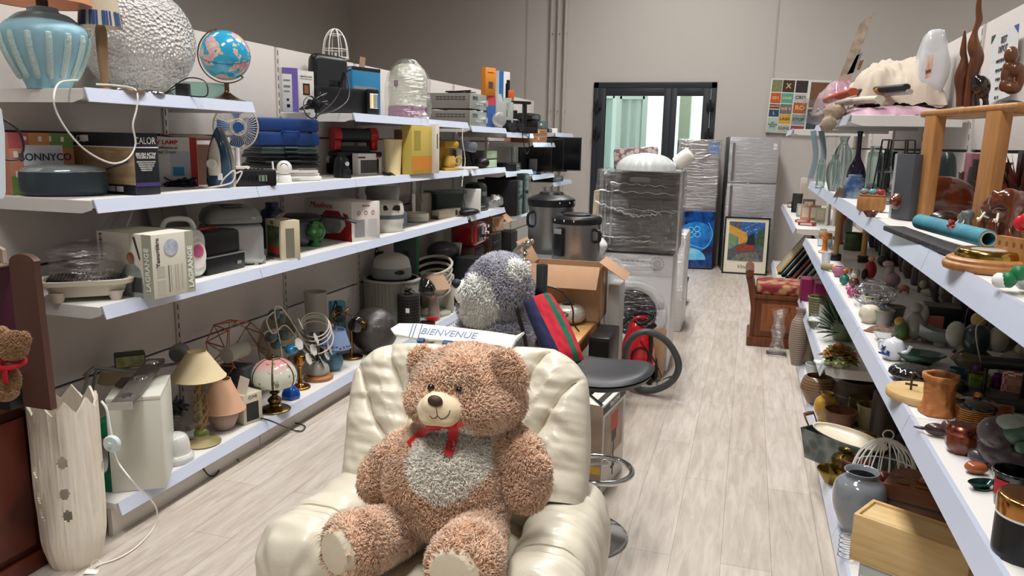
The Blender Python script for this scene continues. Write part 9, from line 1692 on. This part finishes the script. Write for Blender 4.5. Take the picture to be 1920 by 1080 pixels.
for k in range(4):b=B(); b.ell((0,0,0),(.03,.03,.026),20); one('red_apple',b,mat('#6e1f1c',.25,coat=.5),'dark red apple of the row by the cloche, %s'%('leftmost','second from left','third from left','rightmost')[k],'apple',(c.x-.03+.055*k,c.y-.06-.02*k,SB+.19),0,'red apples by the cloche')
A,C_=oz(1625,1010,SB+.02),oz(1800,1075,SB+.02); d=C_-A; b=B(); L_=d.length; t=T('wooden_case','brown wooden artist case with brass latches behind the pine crate','case',(A+C_)/2+V((.06,.12,0)),math.atan2(d.y,d.x)+.15); h=.19; b.bx(-L_/2,L_/2,0,.22,0,h,.006); obj('case_body',b,wood('#7d4a28','#64391d',.4,2,(1,6,6)),t); b=B(); b.bx(-L_/2,L_/2,-.002,.222,h*.66,h*.7); obj('lid_gap',b,BK,t); [obj('brass_latch',B().bx(x-.02,x+.02,.03,.05,h,h+.006,.001),BR,t) for x in(-L_*.3,-L_*.1)]; b=B(); b.bx(-.05,.05,.08,.11,h,h+.02,.006); obj('handle',b,OAK,t)
A,C_=oz(1592,1045,SB+.16),oz(1808,1130,SB+.16); d=C_-A; L_=d.length; u_=math.atan2(d.y,d.x); t=T('pine_crate','pale pine crate box at the bottom right of the aisle','crate',(A+C_)/2,u_); h=height_at(A,1590,960)-SB-.16
for q in((-L_/2,L_/2,0,.012,0,h),(-L_/2,L_/2,.14,.152,0,h),(-L_/2,-L_/2+.012,.012,.14,0,h),(L_/2-.012,L_/2,.012,.14,0,h),(-L_/2,L_/2,0,.152,-.004,.006)):obj('side_board',B().bx(*q,.002),PINE,t)
obj('lid_board',B().bx(-L_/2+.01,L_/2,.03,.14,h-.02,h-.008,.002),PINE,t)
o=one('white_sign_box',B().bx(-L_/2+.03,L_/2,.005,.145,0,.155,.006),mat('#b4bcb8',.5),'pale grey box with white script letters under the pine crate','box',((A+C_)/2).to_tuple()[:2]+(SB,),u_); text('prints',.09,o,(-.04,.004,.10),FR,WP,shear=.3)
b=B(); A=oz(1580,1045,SB)
for k in range(5):b.ring((0,0,.01+.018*k),.028,.0015,16,k=5)
for k in range(6):b.cyl((.028*math.cos(k),.028*math.sin(k),0),(.028*math.cos(k),.028*math.sin(k),.085),.0012,seg=5)
one('small_wire_basket',b,M_CHROME,'little silver wire basket at the deck edge beside the crate','basket',(A.x+.01,A.y,SB)); LV('maroon_bowl','glossy maroon dish at the bottom edge below the pine crate','dish',1765,1115,1070,55,SB+.1,'dish',mat('#2c1014',.1,coat=.8)); b=B(); b.lathe([(.09,0),(.09,.098)],seg=30); one('dark_stand',b,BK,'dark round stand below the maroon dish','stand',(oz(1765,1115,SB+.1)+V((.03,.05,0))).to_tuple()[:2]+(SB,))
rg=random.Random(9)
for(z,n,ya,yb_,lab,g_) in((S1,20,1.6,5.9,'added dark filler vase standing in for shaded goods at the back of the middle shelf','dim back row of the middle shelf'),(SB,12,2.0,5.6,'added dark filler vase standing in for shaded goods at the back of the bottom deck','dim back row of the bottom deck'),(S2,10,3.1,5.8,'added dark filler vase standing in for shaded goods at the back of the upper shelf','dim back row of the upper shelf')):
 for k in range(n):  # added generic vases; their dark colours stand in for the back row's shade
  r=.035+.02*rg.random(); h=.12+.14*rg.random(); P=PF[('vase','jar','bottle','egg','urn')[k%5]]; b=B(); b.lathe(prof([(r*a,h*q) for a,q in P],3),seg=24); one('filler_vase',b,mat(('#2a2420','#3a2c22','#1f2a2a','#45372c','#2c2a33')[rg.randrange(5)],.3),lab,'vase',(.84,ya+(yb_-ya)*k/n,z),0,g_)
